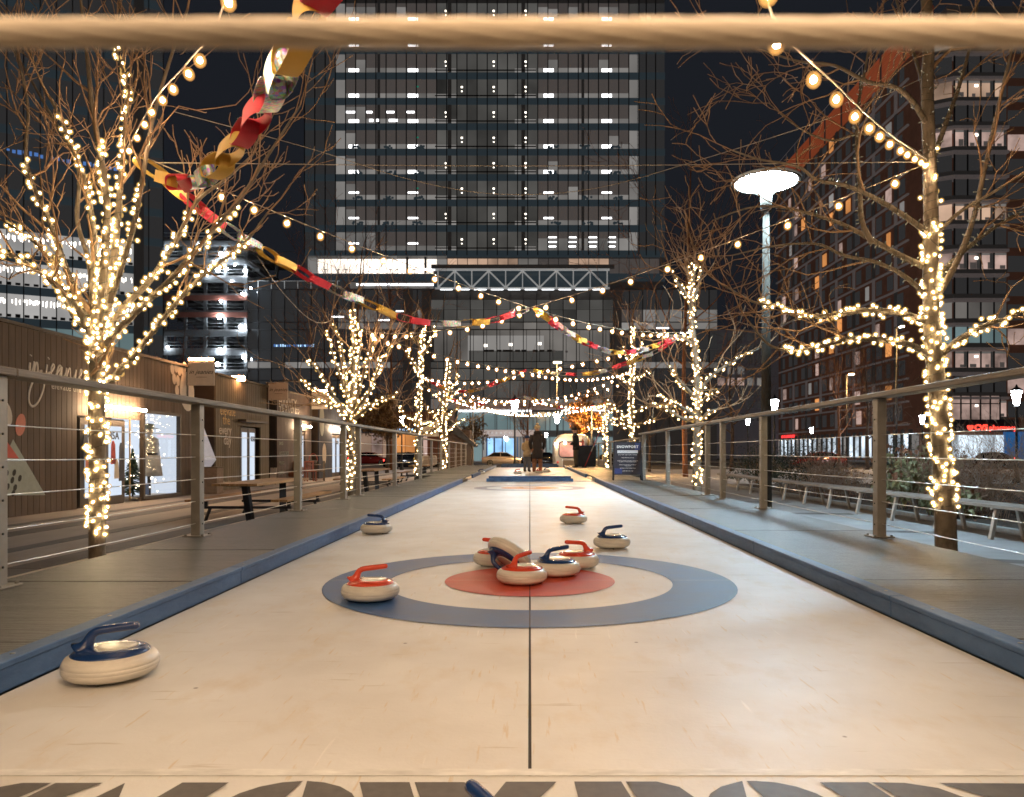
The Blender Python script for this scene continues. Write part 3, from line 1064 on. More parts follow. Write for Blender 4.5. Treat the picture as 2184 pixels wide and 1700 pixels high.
# ---- the big tree on the lamp post side
rg = random.Random(23)
DB = 6.6
def TB(pts, slope=0.0):
    n = len(pts)
    return [P(x, y, DB + slope * i / max(1, n - 1)) for i, (x, y) in enumerate(pts)]
b0 = P(2020, 1175, DB); b0.z = GZ
trB = Limb([b0] + TB([(2018, 1172), (2013, 1040), (2004, 900), (1996, 800), (1988, 700), (1985, 600), (1986, 470), (1982, 330), (1978, 200), (1980, 90), (1972, -60)]), 0.098, 0.042)
B = {}
B['r1'] = Limb(TB([(1990, 765), (1940, 735), (1880, 725), (1815, 722), (1755, 738), (1690, 748), (1640, 735), (1600, 690)], -0.5), 0.034, 0.008)
B['r2'] = Limb(TB([(1986, 690), (1920, 668), (1850, 662), (1780, 672), (1720, 672), (1660, 652), (1610, 645), (1545, 610)], 0.4), 0.034, 0.008)
B['r3'] = Limb(TB([(1992, 770), (2045, 725), (2100, 695), (2150, 678), (2200, 655), (2260, 640)], -0.3), 0.034, 0.012)
B['r4'] = Limb(TB([(1986, 575), (1930, 550), (1865, 515), (1800, 480), (1725, 455), (1650, 440), (1590, 445), (1520, 470)], 0.5), 0.030, 0.006)
B['r5'] = Limb(TB([(1985, 500), (1920, 455), (1860, 420), (1800, 395), (1745, 385), (1700, 355), (1620, 340), (1560, 320)], -0.7), 0.028, 0.006)
B['r6'] = Limb(TB([(1860, 520), (1838, 470), (1834, 400), (1828, 320), (1830, 230), (1845, 150), (1860, 60)], 0.3), 0.026, 0.008)
B['r7'] = Limb(TB([(1983, 350), (1930, 310), (1880, 292), (1830, 285), (1770, 300), (1700, 270), (1640, 220)], 0.6), 0.022, 0.005)
B['r8'] = Limb(TB([(1980, 270), (1945, 215), (1905, 185), (1850, 175), (1780, 140), (1700, 130), (1620, 105)], -0.5), 0.026, 0.006)
B['r9'] = Limb(TB([(1990, 600), (2045, 545), (2100, 500), (2160, 462), (2230, 430)], 0.6), 0.028, 0.010)
B['r10'] = Limb(TB([(1994, 640), (2040, 560), (2075, 470), (2098, 370), (2120, 270), (2145, 160), (2170, 60)], -0.5), 0.030, 0.010)
B['r11'] = Limb(TB([(1990, 505), (2050, 450), (2110, 415), (2184, 370), (2240, 350)], -0.6), 0.022, 0.008)
B['r12'] = Limb(TB([(1984, 355), (2015, 270), (2050, 170), (2075, 70), (2090, -30)], 0.5), 0.026, 0.008)
B['r13'] = Limb(TB([(1979, 240), (1960, 150), (1930, 60), (1900, -40)], 0.5), 0.022, 0.008)
B['r14'] = Limb(TB([(1986, 640), (1930, 590), (1870, 560), (1800, 545), (1740, 520), (1650, 525), (1560, 545)], -0.3), 0.024, 0.005)
treeB = tree('bare tree with a broad lit trunk beside the slatted bench and shrubs', 'trees wound with fairy lights', trB, list(B.values()), rg, 0.9, 5, 2, up=0.03, minr=0.0036, kids=(2, 3))
fairy('yellow fairy lights wound round the broad trunk by the slatted bench', (b0.x, b0.y, GZ),
      [(trB, 0.148, 0.60, 88, 0.075), (trB, 0.60, 0.72, 18, 0.08), (B['r1'], 0.0, 0.80, 34, 0.08), (B['r2'], 0.0, 0.82, 34, 0.08), (B['r3'], 0.0, 1.0, 40, 0.08)],
      rg, 0.0125, 'fairy', 300,
      unlit=[(trB, 0.70, 0.98, 26), (B['r4'], 0, 0.6, 24), (B['r5'], 0, 0.6, 24), (B['r6'], 0.1, 0.8, 24), (B['r8'], 0, 0.5, 20), (B['r9'], 0, 0.8, 20), (B['r10'], 0.1, 0.7, 18), (B['r12'], 0, 0.6, 20), (B['r14'], 0, 0.5, 18)])

# ---- smaller lit trees along the lanes
def mid_tree(label, flabel, d, trunk_px, trunk_end_frac, limb_px, seed, dens, r0, br, tl, side_up=0.14, lit=0.9):
    rng = random.Random(seed)
    base = P(trunk_px[0][0], trunk_px[0][1], d); base.z = GZ
    tr = Limb([base] + [P(x, y, d) for x, y in trunk_px], r0, r0 * 0.35)
    lms = []
    for i, pl in enumerate(limb_px):
        sl = rng.uniform(-1.1, 1.1)
        lms.append(Limb([P(x, y, d + sl * j / (len(pl) - 1)) for j, (x, y) in enumerate(pl)], r0 * 0.5, r0 * 0.14))
    tree(label, 'trees wound with fairy lights', tr, lms, rng, tl, 3, 2, up=side_up, minr=0.006, sides=8, kids=(1, 2))
    t0 = (1.0 - trunk_end_frac)
    fairy(flabel, (base.x, base.y, GZ), [(tr, t0, 1.0, dens * 2.3, 0.2)] + [(l, 0.0, lit, dens, 0.2) for l in lms], rng, br, 'fairy_far', 0, 0.004)
mid_tree('bushy lit tree behind the long picnic table near the kiosks', 'fairy lights of the bushy tree behind the long picnic table', 16.1,
         [(751, 1056), (751, 960), (750, 880), (753, 780), (752, 660)], 0.88,
         [[(750, 890), (715, 850), (690, 805), (652, 765)], [(750, 900), (700, 850), (668, 830), (640, 812)], [(750, 880), (725, 800), (705, 740), (700, 705)], [(750, 870), (735, 800), (728, 740), (712, 690)],
          [(750, 880), (772, 810), (790, 750), (800, 715)], [(750, 890), (790, 830), (812, 775), (835, 735)], [(750, 900), (790, 865), (820, 850), (846, 840)], [(751, 885), (775, 860), (800, 800), (806, 760)],
          [(750, 895), (718, 870), (690, 860), (668, 850)], [(750, 860), (762, 790), (770, 720), (764, 690)]], 31, 15, 0.10, 0.018, 1.3, lit=1.0)
mid_tree('slender lit tree like a column past the bushy one', 'fairy lights of the slender column tree past the bushy one', 25.8,
         [(890, 1019), (891, 940), (893, 860), (898, 780), (905, 690)], 0.92,
         [[(893, 905), (875, 890), (858, 880), (848, 860)], [(893, 910), (915, 905), (930, 890), (934, 868)], [(893, 930), (868, 915), (852, 900)], [(900, 760), (915, 735), (926, 710), (930, 690)], [(897, 800), (878, 770), (866, 745)], [(893, 925), (922, 920), (945, 905)], [(896, 745), (885, 722), (872, 708)]],
         37, 12, 0.12, 0.024, 1.4)
mid_tree('lit tree with a wide fan next to the far benches', 'fairy lights of the wide fan tree next to the far benches', 34.0,
         [(947, 1003), (947, 940), (948, 880), (953, 820), (957, 772)], 0.92,
         [[(948, 915), (930, 890), (916, 875), (905, 862)], [(948, 900), (965, 880), (985, 862), (1003, 858)], [(948, 870), (935, 850), (920, 835)], [(949, 860), (968, 840), (988, 828)], [(948, 925), (975, 900), (1000, 895)], [(948, 920), (925, 912), (908, 902)], [(950, 840), (972, 815), (978, 790)]],
         41, 9, 0.13, 0.030, 1.5)
mid_tree('tall lit tree between the railing and the disc lamp post', 'fairy lights of the tall tree next to the disc lamp post', 17.3,
         [(1487, 1045), (1486, 960), (1488, 870), (1484, 760), (1474, 650), (1482, 560)], 0.90,
         [[(1487, 890), (1455, 870), (1420, 850), (1395, 845)], [(1487, 900), (1450, 890), (1415, 868), (1380, 862)], [(1486, 850), (1460, 825), (1438, 800), (1420, 775)], [(1487, 840), (1520, 800), (1565, 770), (1622, 742)],
          [(1484, 740), (1455, 720), (1420, 715), (1395, 712)], [(1474, 640), (1450, 610), (1432, 580), (1425, 560)], [(1476, 650), (1492, 600), (1502, 560)], [(1476, 660), (1470, 600), (1462, 560)], [(1487, 870), (1512, 842), (1536, 830)], [(1488, 905), (1510, 880), (1530, 872)]],
         43, 14, 0.115, 0.0185, 1.4)
mid_tree('lit tree behind the dark notice board', 'fairy lights of the tree behind the dark notice board', 27.9,
         [(1350, 1000), (1348, 920), (1346, 850), (1350, 770), (1350, 695)], 0.90,
         [[(1347, 900), (1325, 880), (1302, 862), (1285, 850)], [(1347, 890), (1370, 870), (1395, 862), (1420, 880)], [(1347, 910), (1385, 900), (1405, 890)], [(1348, 830), (1330, 810), (1310, 798)], [(1348, 820), (1368, 800), (1390, 790)], [(1347, 915), (1320, 905), (1296, 902)], [(1350, 770), (1365, 745), (1372, 725)], [(1349, 780), (1335, 752), (1330, 732)]],
         47, 12, 0.12, 0.0245, 1.5)
mid_tree('far lit tree next to the white caravan', 'fairy lights of the far tree next to the white caravan', 38.0,
         [(1291, 985), (1291, 940), (1290, 900), (1293, 860)], 0.95,
         [[(1291, 915), (1270, 918), (1248, 910)], [(1291, 905), (1315, 890), (1340, 900)], [(1291, 900), (1300, 880), (1320, 868)], [(1290, 890), (1275, 872), (1262, 868)]],
         53, 10, 0.12, 0.032, 1.4)

# ================================================================== festoon strings
_bs = {}
def bulb_mesh(r):
    mb = MB()
    mb.lathe([(0.0, -2.15 * r), (0.55 * r, -2.0 * r), (0.9 * r, -1.6 * r), (1.0 * r, -1.15 * r), (0.9 * r, -0.7 * r), (0.6 * r, -0.25 * r), (0.45 * r, 0.0)], 12)
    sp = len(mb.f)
    for q in (1.2, 1.4, 1.6, 1.85, 2.1, 2.4):  # nested shells build up the soft halo round the bulb
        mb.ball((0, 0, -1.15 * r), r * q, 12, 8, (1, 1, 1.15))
    return mb.mesh('bulb', M['festoon' if r < 0.02 or r > 0.025 else 'festoon_far'], M['festoon_halo'], sp)
def socket_mesh(r):
    mb = MB()
    mb.lathe([(0.0, 0.0), (0.55 * r, 0.0), (0.6 * r, 0.5 * r), (0.5 * r, 1.3 * r), (0.0, 1.4 * r)], 8)
    return mb.mesh('socket', M['socket'])
def festoon(label, pts, spacing, seed, first=0.15, r_=0.0155):
    if r_ not in _bs:
        _bs[r_] = (bulb_mesh(r_), socket_mesh(r_))
    _bm, _sm = _bs[r_]
    rng = random.Random(seed)
    lm = Limb(pts, 0.0045, 0.0045, 10)
    root = thing('festoon_string', label, 'string lights', lm.pts[0], 'festoon strings crossing over the lanes')
    mb = MB(); mb.tube(lm.pts, 0.0048, 5); mb.build('cord', M['string'], root)
    l = first
    while l < lm.L[-1] - 0.1:
        p, d, r = lm.at(l)
        so = place('socket', _sm, root, p - Vector((0, 0, 0.048)))
        so.rotation_euler = (rng.uniform(-0.25, 0.25), rng.uniform(-0.25, 0.25), 0)
        bo = place('bulb', _bm, so, (0, 0, 0), world=False)
        l += spacing * rng.uniform(0.82, 1.22)
    return root
def sag(a, b, s, n=8):
    a, b = Vector(a), Vector(b)
    return [a.lerp(b, i / n) - Vector((0, 0, s * 4 * (i / n) * (1 - i / n))) for i in range(n + 1)]
xL, xR = -3.40, 3.60
AL1 = P(268, 318, 6.3)
AR1 = P(1978, 348, 6.6)
AL2 = P(753, 702, 16.1); AR2 = P(1478, 707, 17.3)
AL3 = P(903, 803, 25.8); AR3 = P(1352, 788, 27.9)
AL4 = P(952, 848, 34.0); AR4 = P(1292, 862, 38.0)
C1 = Vector((0.0, 11.5, 3.0))
C2 = Vector((-0.05, 21.2, 3.06))
C3 = Vector((0.0, 31.5, 3.0))
festoon('festoon string climbing out of view from the tree by the brown kiosk', [AL1 + Vector((0.02, 0, 0.02)), P(330, 213, 4.95), P(400, 133, 3.85), P(474, 20, 3.0), (-0.55, 1.7, 2.42), (0, 1.1, 2.4)], 0.47, 1, 0.12, 0.0125)
festoon('festoon string climbing out of view from the tree by the bench', [AR1 + Vector((0.0, 0, 0.03)), P(1890, 280, 4.4), P(1785, 183, 3.1), P(1647, 33, 2.3), (0.5, 1.55, 1.98), (0, 1.1, 2.0)], 0.47, 2, 0.16, 0.0120)
festoon('festoon string continuing behind the camera toward the shop side', sag((0, 1.1, 2.4), (-3.4, -5.0, 3.3), 0.1), 0.36, 21, 0.5, 0.028)
festoon('festoon string continuing behind the camera toward the lamp post side', sag((0, 1.1, 2.0), (3.5, -5.2, 3.3), 0.1), 0.36, 22, 0.5, 0.028)
festoon('festoon string from the kiosk tree down to the first crossing point', sag(AL1, C1, 0.06), 0.43, 3, 0.5, 0.0175)
festoon('festoon string from the bench tree down to the first crossing point', sag(AR1, C1, 0.08), 0.58, 4, 0.3, 0.0175)
festoon('festoon string from the first crossing point to the tall tree by the disc lamp', sag(C1, AR2, 0.16), 0.47, 5, 0.25, 0.0185)
festoon('festoon string from the first crossing point to the bushy tree', sag(C1, AL2, 0.22), 0.47, 6, 0.25, 0.0185)
festoon('festoon string from the bushy tree to the second crossing point', sag(AL2, C2, 0.12), 0.40, 7, 0.2, 0.0235)
festoon('festoon string from the tall tree by the disc lamp to the second crossing', sag(AR2, C2, 0.10), 0.40, 8, 0.3, 0.0235)
festoon('festoon string from the second crossing to the tree behind the notice board', sag(C2, AR3, 0.25), 0.40, 9, 0.25, 0.0235)
festoon('festoon string from the second crossing to the slender column tree', sag(C2, AL3, 0.22), 0.40, 10, 0.25, 0.0235)
festoon('festoon string from the slender column tree toward the third crossing', sag(AL3, C3, 0.32), 0.40, 11, 0.25, 0.0235)
festoon('festoon string from the notice board tree toward the third crossing', sag(AR3, C3, 0.28), 0.40, 12, 0.25, 0.0235)
festoon('farthest festoon string sagging toward the wide fan tree', sag(C3, AL4, 0.10), 0.40, 13, 0.25, 0.0235)
festoon('farthest festoon string sagging toward the tree by the white caravan', sag(C3, AR4, 0.20), 0.40, 14, 0.25, 0.0235)
festoon('low festoon string slung straight between the two farthest lit trees', sag(AL4, AR4, 0.55), 0.40, 15, 0.2, 0.0235)
festoon('low festoon string slung from the slender tree to the notice board tree', sag(AL3 - Vector((0, 0, 0.35)), AR3 - Vector((0, 0, 0.3)), 0.75), 0.40, 16, 0.2, 0.0235)

C4 = Vector((0.0, 44.5, 3.0))
for side_, (gx, gy) in (('shop', (-3.7, 48.0)), ('lamp post', (3.7, 49.0))):
    gp = thing('festoon_pole', 'slim pole holding the last festoon strings on the %s side' % side_, 'pole', (gx, gy, GZ - 0.12), 'slim poles at the far end of the festoon strings')
    mb = MB(); mb.tube([(gx, gy, GZ - 0.12), (gx, gy, 4.2)], [0.05, 0.035], 10); mb.build('pole', M['post'], gp)
    mb = MB(); mb.tube([(gx, gy, GZ - 0.12), (gx, gy, GZ - 0.08)], 0.13, 10); mb.build('base_plate', M['post'], gp)
festoon('festoon string beyond the wide fan tree toward the last crossing', sag(AL4, C4, 0.2), 0.40, 17, 0.2, 0.0235)
festoon('festoon string beyond the caravan tree toward the last crossing', sag(AR4, C4, 0.15), 0.40, 18, 0.2, 0.0235)
festoon('last festoon string ending at the slim pole on the shop side', sag(C4, (-3.7, 48, 4.0), 0.15), 0.40, 19, 0.2, 0.0235)
festoon('last festoon string ending at the slim pole on the lamp post side', sag(C4, (3.7, 49, 4.0), 0.15), 0.40, 20, 0.2, 0.0235)

# thin support wires
def wire(label, pts, r, m='thin_wire'):
    lm = Limb(pts, r, r, 8)
    root = thing('support_wire', label, 'wire', lm.pts[0], 'thin wires over the lane')
    mb = MB(); mb.tube(lm.pts, r, 5); mb.build('strand', M[m], root)
wire('taut thin steel wire straight between the two big lit trees', [P(330, 347, 6.3), P(1130, 354, 6.45), P(1978, 345, 6.6)], 0.0035)
wire('slack thin wire sagging deeply across the office tower', [P(370, 238, 6.3), P(655, 315, 6.5), P(875, 383, 6.7), P(1060, 414, 6.8), P(1256, 404, 6.9), P(1456, 352, 7.0), P(1760, 255, 6.9), P(1985, 160, 6.6)], 0.003)
wire('short slack wire drooping beside the bushy tree', [P(548, 545, 12.0), P(600, 620, 12.5), P(660, 680, 13.5), P(700, 686, 14.5), P(735, 655, 15.5), P(752, 620, 16.1)], 0.006)

# ================================================================== paper chains
def link_mesh(m, L, w, h, t=0.0016):
    mb = MB()
    n = 40
    out, inn = [], []
    for i in range(n):
        a = 2 * PI * i / n
        ca, sa = math.cos(a), math.sin(a)
        x = (L / 2) * math.copysign(abs(ca) ** 0.8, ca)
        z = (h / 2) * math.copysign(abs(sa) ** 0.62, sa)
        out.append((x, z))
        inn.append((x * (1 - 2 * t / L), z * (1 - 2 * t / h)))
    vs = []
    for (x, z), (xi, zi) in zip(out, inn):
        vs += [(x, -w / 2, z), (x, w / 2, z), (xi, w / 2, zi), (xi, -w / 2, zi)]
    for k_ in range(4):
        k2 = (k_ + 1) % 4
        sv = []
        for i in range(n):
            sv += [vs[i * 4 + k_], vs[i * 4 + k2]]
        mb.add(sv, [(2 * i, 2 * i + 1, 2 * ((i + 1) % n) + 1, 2 * ((i + 1) % n)) for i in range(n)], True)
    me = mb.mesh('link', M[m])
    return me
LK = {c: link_mesh('paper_' + c, 0.335, 0.080, 0.095) for c in ('yellow', 'red', 'silver')}
def chain(label, pts, seed, pitch=0.285, scale=1.0, seq='yyrrss', start=0):
    rng = random.Random(seed)
    lm = Limb(pts, 0.01, 0.01, 10)
    root = thing('paper_chain', label, 'paper chain', lm.pts[0], 'paper chains over the lane')
    l = pitch * 0.5
    i = start
    names = {'y': 'yellow', 'r': 'red', 's': 'silver'}
    while l < lm.L[-1] - pitch * 0.4:
        p, d, r = lm.at(l)
        d2 = (d + Vector((rng.gauss(0, 0.05), rng.gauss(0, 0.05), rng.gauss(0, 0.05)))).normalized()
        up = Vector((0, 0, 1))
        y = up.cross(d2).normalized()
        z = d2.cross(y)
        q = Matrix((d2, y, z)).transposed().to_quaternion()
        roll = (i % 2) * PI / 2 + rng.gauss(0.15, 0.22)
        q = q @ Quaternion((1, 0, 0), roll)
        place('link', LK[names[seq[i % len(seq)]]], root, p, rot=q, scale=(scale * rng.uniform(0.96, 1.04), scale, scale * rng.uniform(0.8, 1.15)))
        l += pitch * rng.uniform(0.95, 1.03)
        i += 1
    return root
chain('short paper chain swooping steeply up past the steel rope overhead', [P(345, 378, 6.2), P(400, 392, 5.6), P(445, 372, 5.0), P(505, 305, 4.4), P(552, 240, 3.9), P(592, 170, 3.45), P(632, 90, 3.0), P(690, -15, 2.6), P(790, -170, 2.2)], 1, pitch=0.34, scale=1.2, start=1)
chain('long paper chain sagging from the kiosk tree to the first crossing point', [P(300, 342, 6.25), P(380, 405, 6.7), P(470, 478, 7.3), P(560, 535, 7.9), P(660, 590, 8.6), P(765, 640, 9.3), P(880, 683, 10.0), P(985, 690, 10.6), P(1062, 680, 11.1), P(1122, 657, 11.5)], 2, start=0)
chain('paper chain dropping from the first crossing to the tall tree by the lamp', [P(1143, 660, 11.5), P(1200, 702, 12.6), P(1265, 738, 13.9), P(1320, 752, 14.9), P(1385, 742, 16.0), P(1452, 716, 17.2)], 3, start=0)
chain('paper chain rising from the tall tree by the lamp to the second crossing', [P(1440, 722, 17.4), P(1395, 752, 18.0), P(1335, 775, 18.8), P(1265, 796, 19.8), P(1190, 797, 20.6), P(1127, 788, 21.2)], 4, start=2)
chain('paper chain looping from the second crossing to the slender column tree', [P(1120, 790, 21.2), P(1070, 812, 22.2), P(1010, 833, 23.4), P(960, 832, 24.5), P(905, 808, 25.7)], 5, start=3)
chain('farthest paper chain dipping between the distant lit trees', [P(952, 848, 34), P(990, 858, 33), P(1060, 862, 32), P(1122, 848, 31.5), P(1175, 865, 33), P(1225, 872, 35), P(1290, 860, 38)], 6, start=1)
# ================================================================== disc street lamp
M['pole'] = mat('lamp_pole', (0.045, 0.038, 0.030), 0.95, 0.0, spec=0.05, var=0.1)
M['disc_under'] = mat('disc_white', (0.75, 0.78, 0.80), 0.5, var=0)
M['cool_lamp'] = glow('cool_lamp', (0.54, 0.80, 1.0), 270.0)
lx, ly = (1634 - CX) / FPX * 13.2, 13.2
root = thing('street_lamp', 'tall lamp post with a glowing white disc on top', 'street lamp', (lx, ly, GZ))
mb = MB(); mb.tube([(lx, ly, GZ), (lx, ly, 5.15)], [0.105, 0.055], 20); mb.build('pole', M['pole'], root)
mb = MB(); mb.tube([(lx, ly, GZ), (lx, ly, GZ + 0.05)], 0.20, 20); mb.build('base_plate', M['pole'], root)
mb = MB(); mb.tube([(lx, ly, 5.04), (lx, ly, 5.36)], [0.098, 0.102], 20); mb.build('lamp_head', M['pole'], root)
mb = MB(); mb.lathe([(0.597, -0.03), (0.61, 0.0), (0.597, 0.02), (0.256, 0.1), (0.0, 0.13)], 40, (lx, ly, 5.60)); mb.build('disc', M['disc_under'], root)
mb = MB(); mb.lathe([(0.0, -0.035), (0.256, -0.036), (0.535, -0.034), (0.54, -0.02), (0.0, -0.02)], 40, (lx, ly, 5.60)); mb.build('lamp_glass', M['cool_lamp'], root)
mb = MB(); mb.lathe([(0.575, -0.036), (0.598, -0.034), (0.598, -0.026), (0.575, -0.026), (0.575, -0.036)], 40, (lx, ly, 5.60), cap=False); mb.build('disc_rim', M['pole'], root)
for a in (0.5, 2.6, 4.7):
    mb = MB(); mb.tube([(lx + math.cos(a) * 0.09, ly + math.sin(a) * 0.09, 5.33), (lx + math.cos(a) * 0.42, ly + math.sin(a) * 0.42, 5.575)], 0.006, 6); mb.build('strut', M['pole'], root)

# lantern lamp posts
M['lantern_glass'] = glow('lantern_glass', (0.90, 0.95, 1.0), 150.0)
M['iron'] = mat('black_iron', (0.02, 0.022, 0.024), 0.5, var=0)
def lantern_proto():
    r = thing('lantern_post', 'x', 'lamp post', (0, 0, 0), 'lantern lamp posts along the street')
    mb = MB(); mb.lathe([(0.16, 0), (0.16, 0.12), (0.10, 0.25), (0.075, 0.6), (0.055, 1.0), (0.045, 3.2), (0.09, 3.3), (0.05, 3.38)], 12); mb.build('pole', M['iron'], r, world=False)
    mb = MB(); mb.lathe([(0.10, 3.40), (0.20, 3.98), (0.0, 3.99)], 8, smooth=False); mb.build('lantern', M['lantern_glass'], r, world=False)
    mb = MB(); mb.lathe([(0.24, 4.0), (0.22, 4.05), (0.06, 4.16), (0.03, 4.25), (0.0, 4.28)], 8); mb.build('cap', M['iron'], r, world=False)
    return r
LP = lantern_proto()
first = True
for (px, py, label) in ((1098, 866, 'lantern lamp post straight behind the dark coated player'),
                        (1188, 893, 'lantern lamp post beside the white caravan'),
                        (857, 897, 'lantern lamp post behind the black parked car'),
                        (1652, 865, 'lantern lamp post close to the tall disc lamp post'),
                        (1595, 897, 'lantern lamp post between the tall lit tree and the disc lamp post'),
                        (1731, 918, 'small distant lantern lamp post before the lit shopfronts'),
                        (1872, 902, 'lantern lamp post next to the railing post by the big leaved shrubs'),
                        (1967, 895, 'lantern lamp post just before the broad lit trunk'),
                        (2168, 848, 'lantern lamp post in front of the red pharmacy sign'),
                        (1165, 928, 'small distant lantern lamp post behind the dark parked van'),
                        (1078, 935, 'small distant lantern lamp post by the blue revolving door')):
    d = (3.1 - EYE) / max(1, (CY - py)) * FPX
    d = min(d, 108)
    o = LP if first else copy_tree(LP)
    first = False
    p = P(px, py, d)
    o.location = (p.x, d, GZ)
    if p.z < 2.8:
        o.scale = ((p.z - GZ) / 3.7,) * 3
    o['label'] = label

# ================================================================== office tower with podium
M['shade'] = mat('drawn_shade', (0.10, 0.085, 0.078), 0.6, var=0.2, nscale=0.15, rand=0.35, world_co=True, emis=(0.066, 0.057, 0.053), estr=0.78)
M['dark_glass'] = mat('dark_glass', (0.014, 0.020, 0.025), 0.07, var=0.3, nscale=0.08, world_co=True, emis=(0.024, 0.023, 0.023), estr=0.9, spec=0.6)  # faint emission stands in for surroundings mirrored in the panes
M['spandrel'] = mat('spandrel_glass', (0.012, 0.017, 0.022), 0.12, var=0.2, nscale=0.1, world_co=True, emis=(0.0145, 0.0205, 0.0245), estr=1.1)  # faint emission brightens the unlit bands, no lamp behind them
M['mullion'] = mat('mullion', (0.030, 0.030, 0.032), 0.5, var=0)
M['lit_strip'] = lit_room('lit_ceiling_strip', (0.30, 0.285, 0.27), 0.52, 0.10, 0.55)
M['lit_grey'] = lit_room('lit_atrium', (0.085, 0.082, 0.076), 0.6, 0.10, 0.75)
M['lit_white'] = lit_room('lit_wall', (0.42, 0.40, 0.38), 0.42, 0.08, 0.4)
M['lit_bright'] = lit_room('lit_restaurant', (1.0, 0.88, 0.76), 1.7, 0.25, 0.45)
M['lit_warm'] = lit_room('lit_warm_room', (0.50, 0.33, 0.23), 0.75, 0.2, 0.6)
M['lit_dim'] = lit_room('lit_dim_room', (0.13, 0.12, 0.11), 0.8, 0.12, 0.7)
M['lit_pink'] = lit_room('lit_flat', (0.62, 0.43, 0.37), 0.5, 0.5, 0.7)
M['lit_orange'] = lit_room('lit_orange_room', (0.75, 0.30, 0.09), 0.7, 0.3, 0.4)
M['lit_shop'] = lit_room('lit_shop', (0.72, 0.84, 0.95), 0.85, 0.35, 0.7)
M['lit_teal'] = lit_room('lit_lobby', (0.20, 0.29, 0.30), 0.55, 0.12, 0.4)
M['lit_blue'] = lit_room('lit_blue_door', (0.30, 0.58, 0.95), 0.95, 0.5, 0.4)
M['tube_lamp'] = glow('office_tube', (0.98, 0.98, 1.0), 4.5, light=False)
M['spot_lamp'] = glow('office_spot', (1.0, 0.90, 0.76), 3.5, light=False)
M['exit_green'] = glow('green_exit_lamp', (0.05, 0.55, 0.36), 0.25, light=False)
M['steel_white'] = mat('white_steel', (0.55, 0.56, 0.56), 0.5, var=0.1, emis=(0.32, 0.33, 0.33), estr=0.55)  # emission stands in for light falling on the white steel
M['led'] = glow('led_strip', (0.92, 0.96, 1.0), 3.0, light=False)
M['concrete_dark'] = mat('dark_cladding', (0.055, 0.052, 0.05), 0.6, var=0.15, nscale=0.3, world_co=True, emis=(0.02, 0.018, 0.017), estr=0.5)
TD = 121.0
def tx(px, d=TD): return (px - CX) / FPX * d
def tz(py, d=TD): return EYE + (CY - py) / FPX * d
def panel(root, name, m, px0, px1, py0, py1, d, depth=0.12, proud=0.0):
    x0, x1, z0, z1 = tx(px0, d), tx(px1, d), tz(py1, d), tz(py0, d)
    return piece(name, m, root, ((x0 + x1) / 2, d - proud, (z0 + z1) / 2), (x1 - x0, depth, z1 - z0))
tw = thing('office_tower', 'tall dark glass office tower with rows of lit ceilings and a truss over its podium', 'office tower', (tx(1034), TD, GZ))
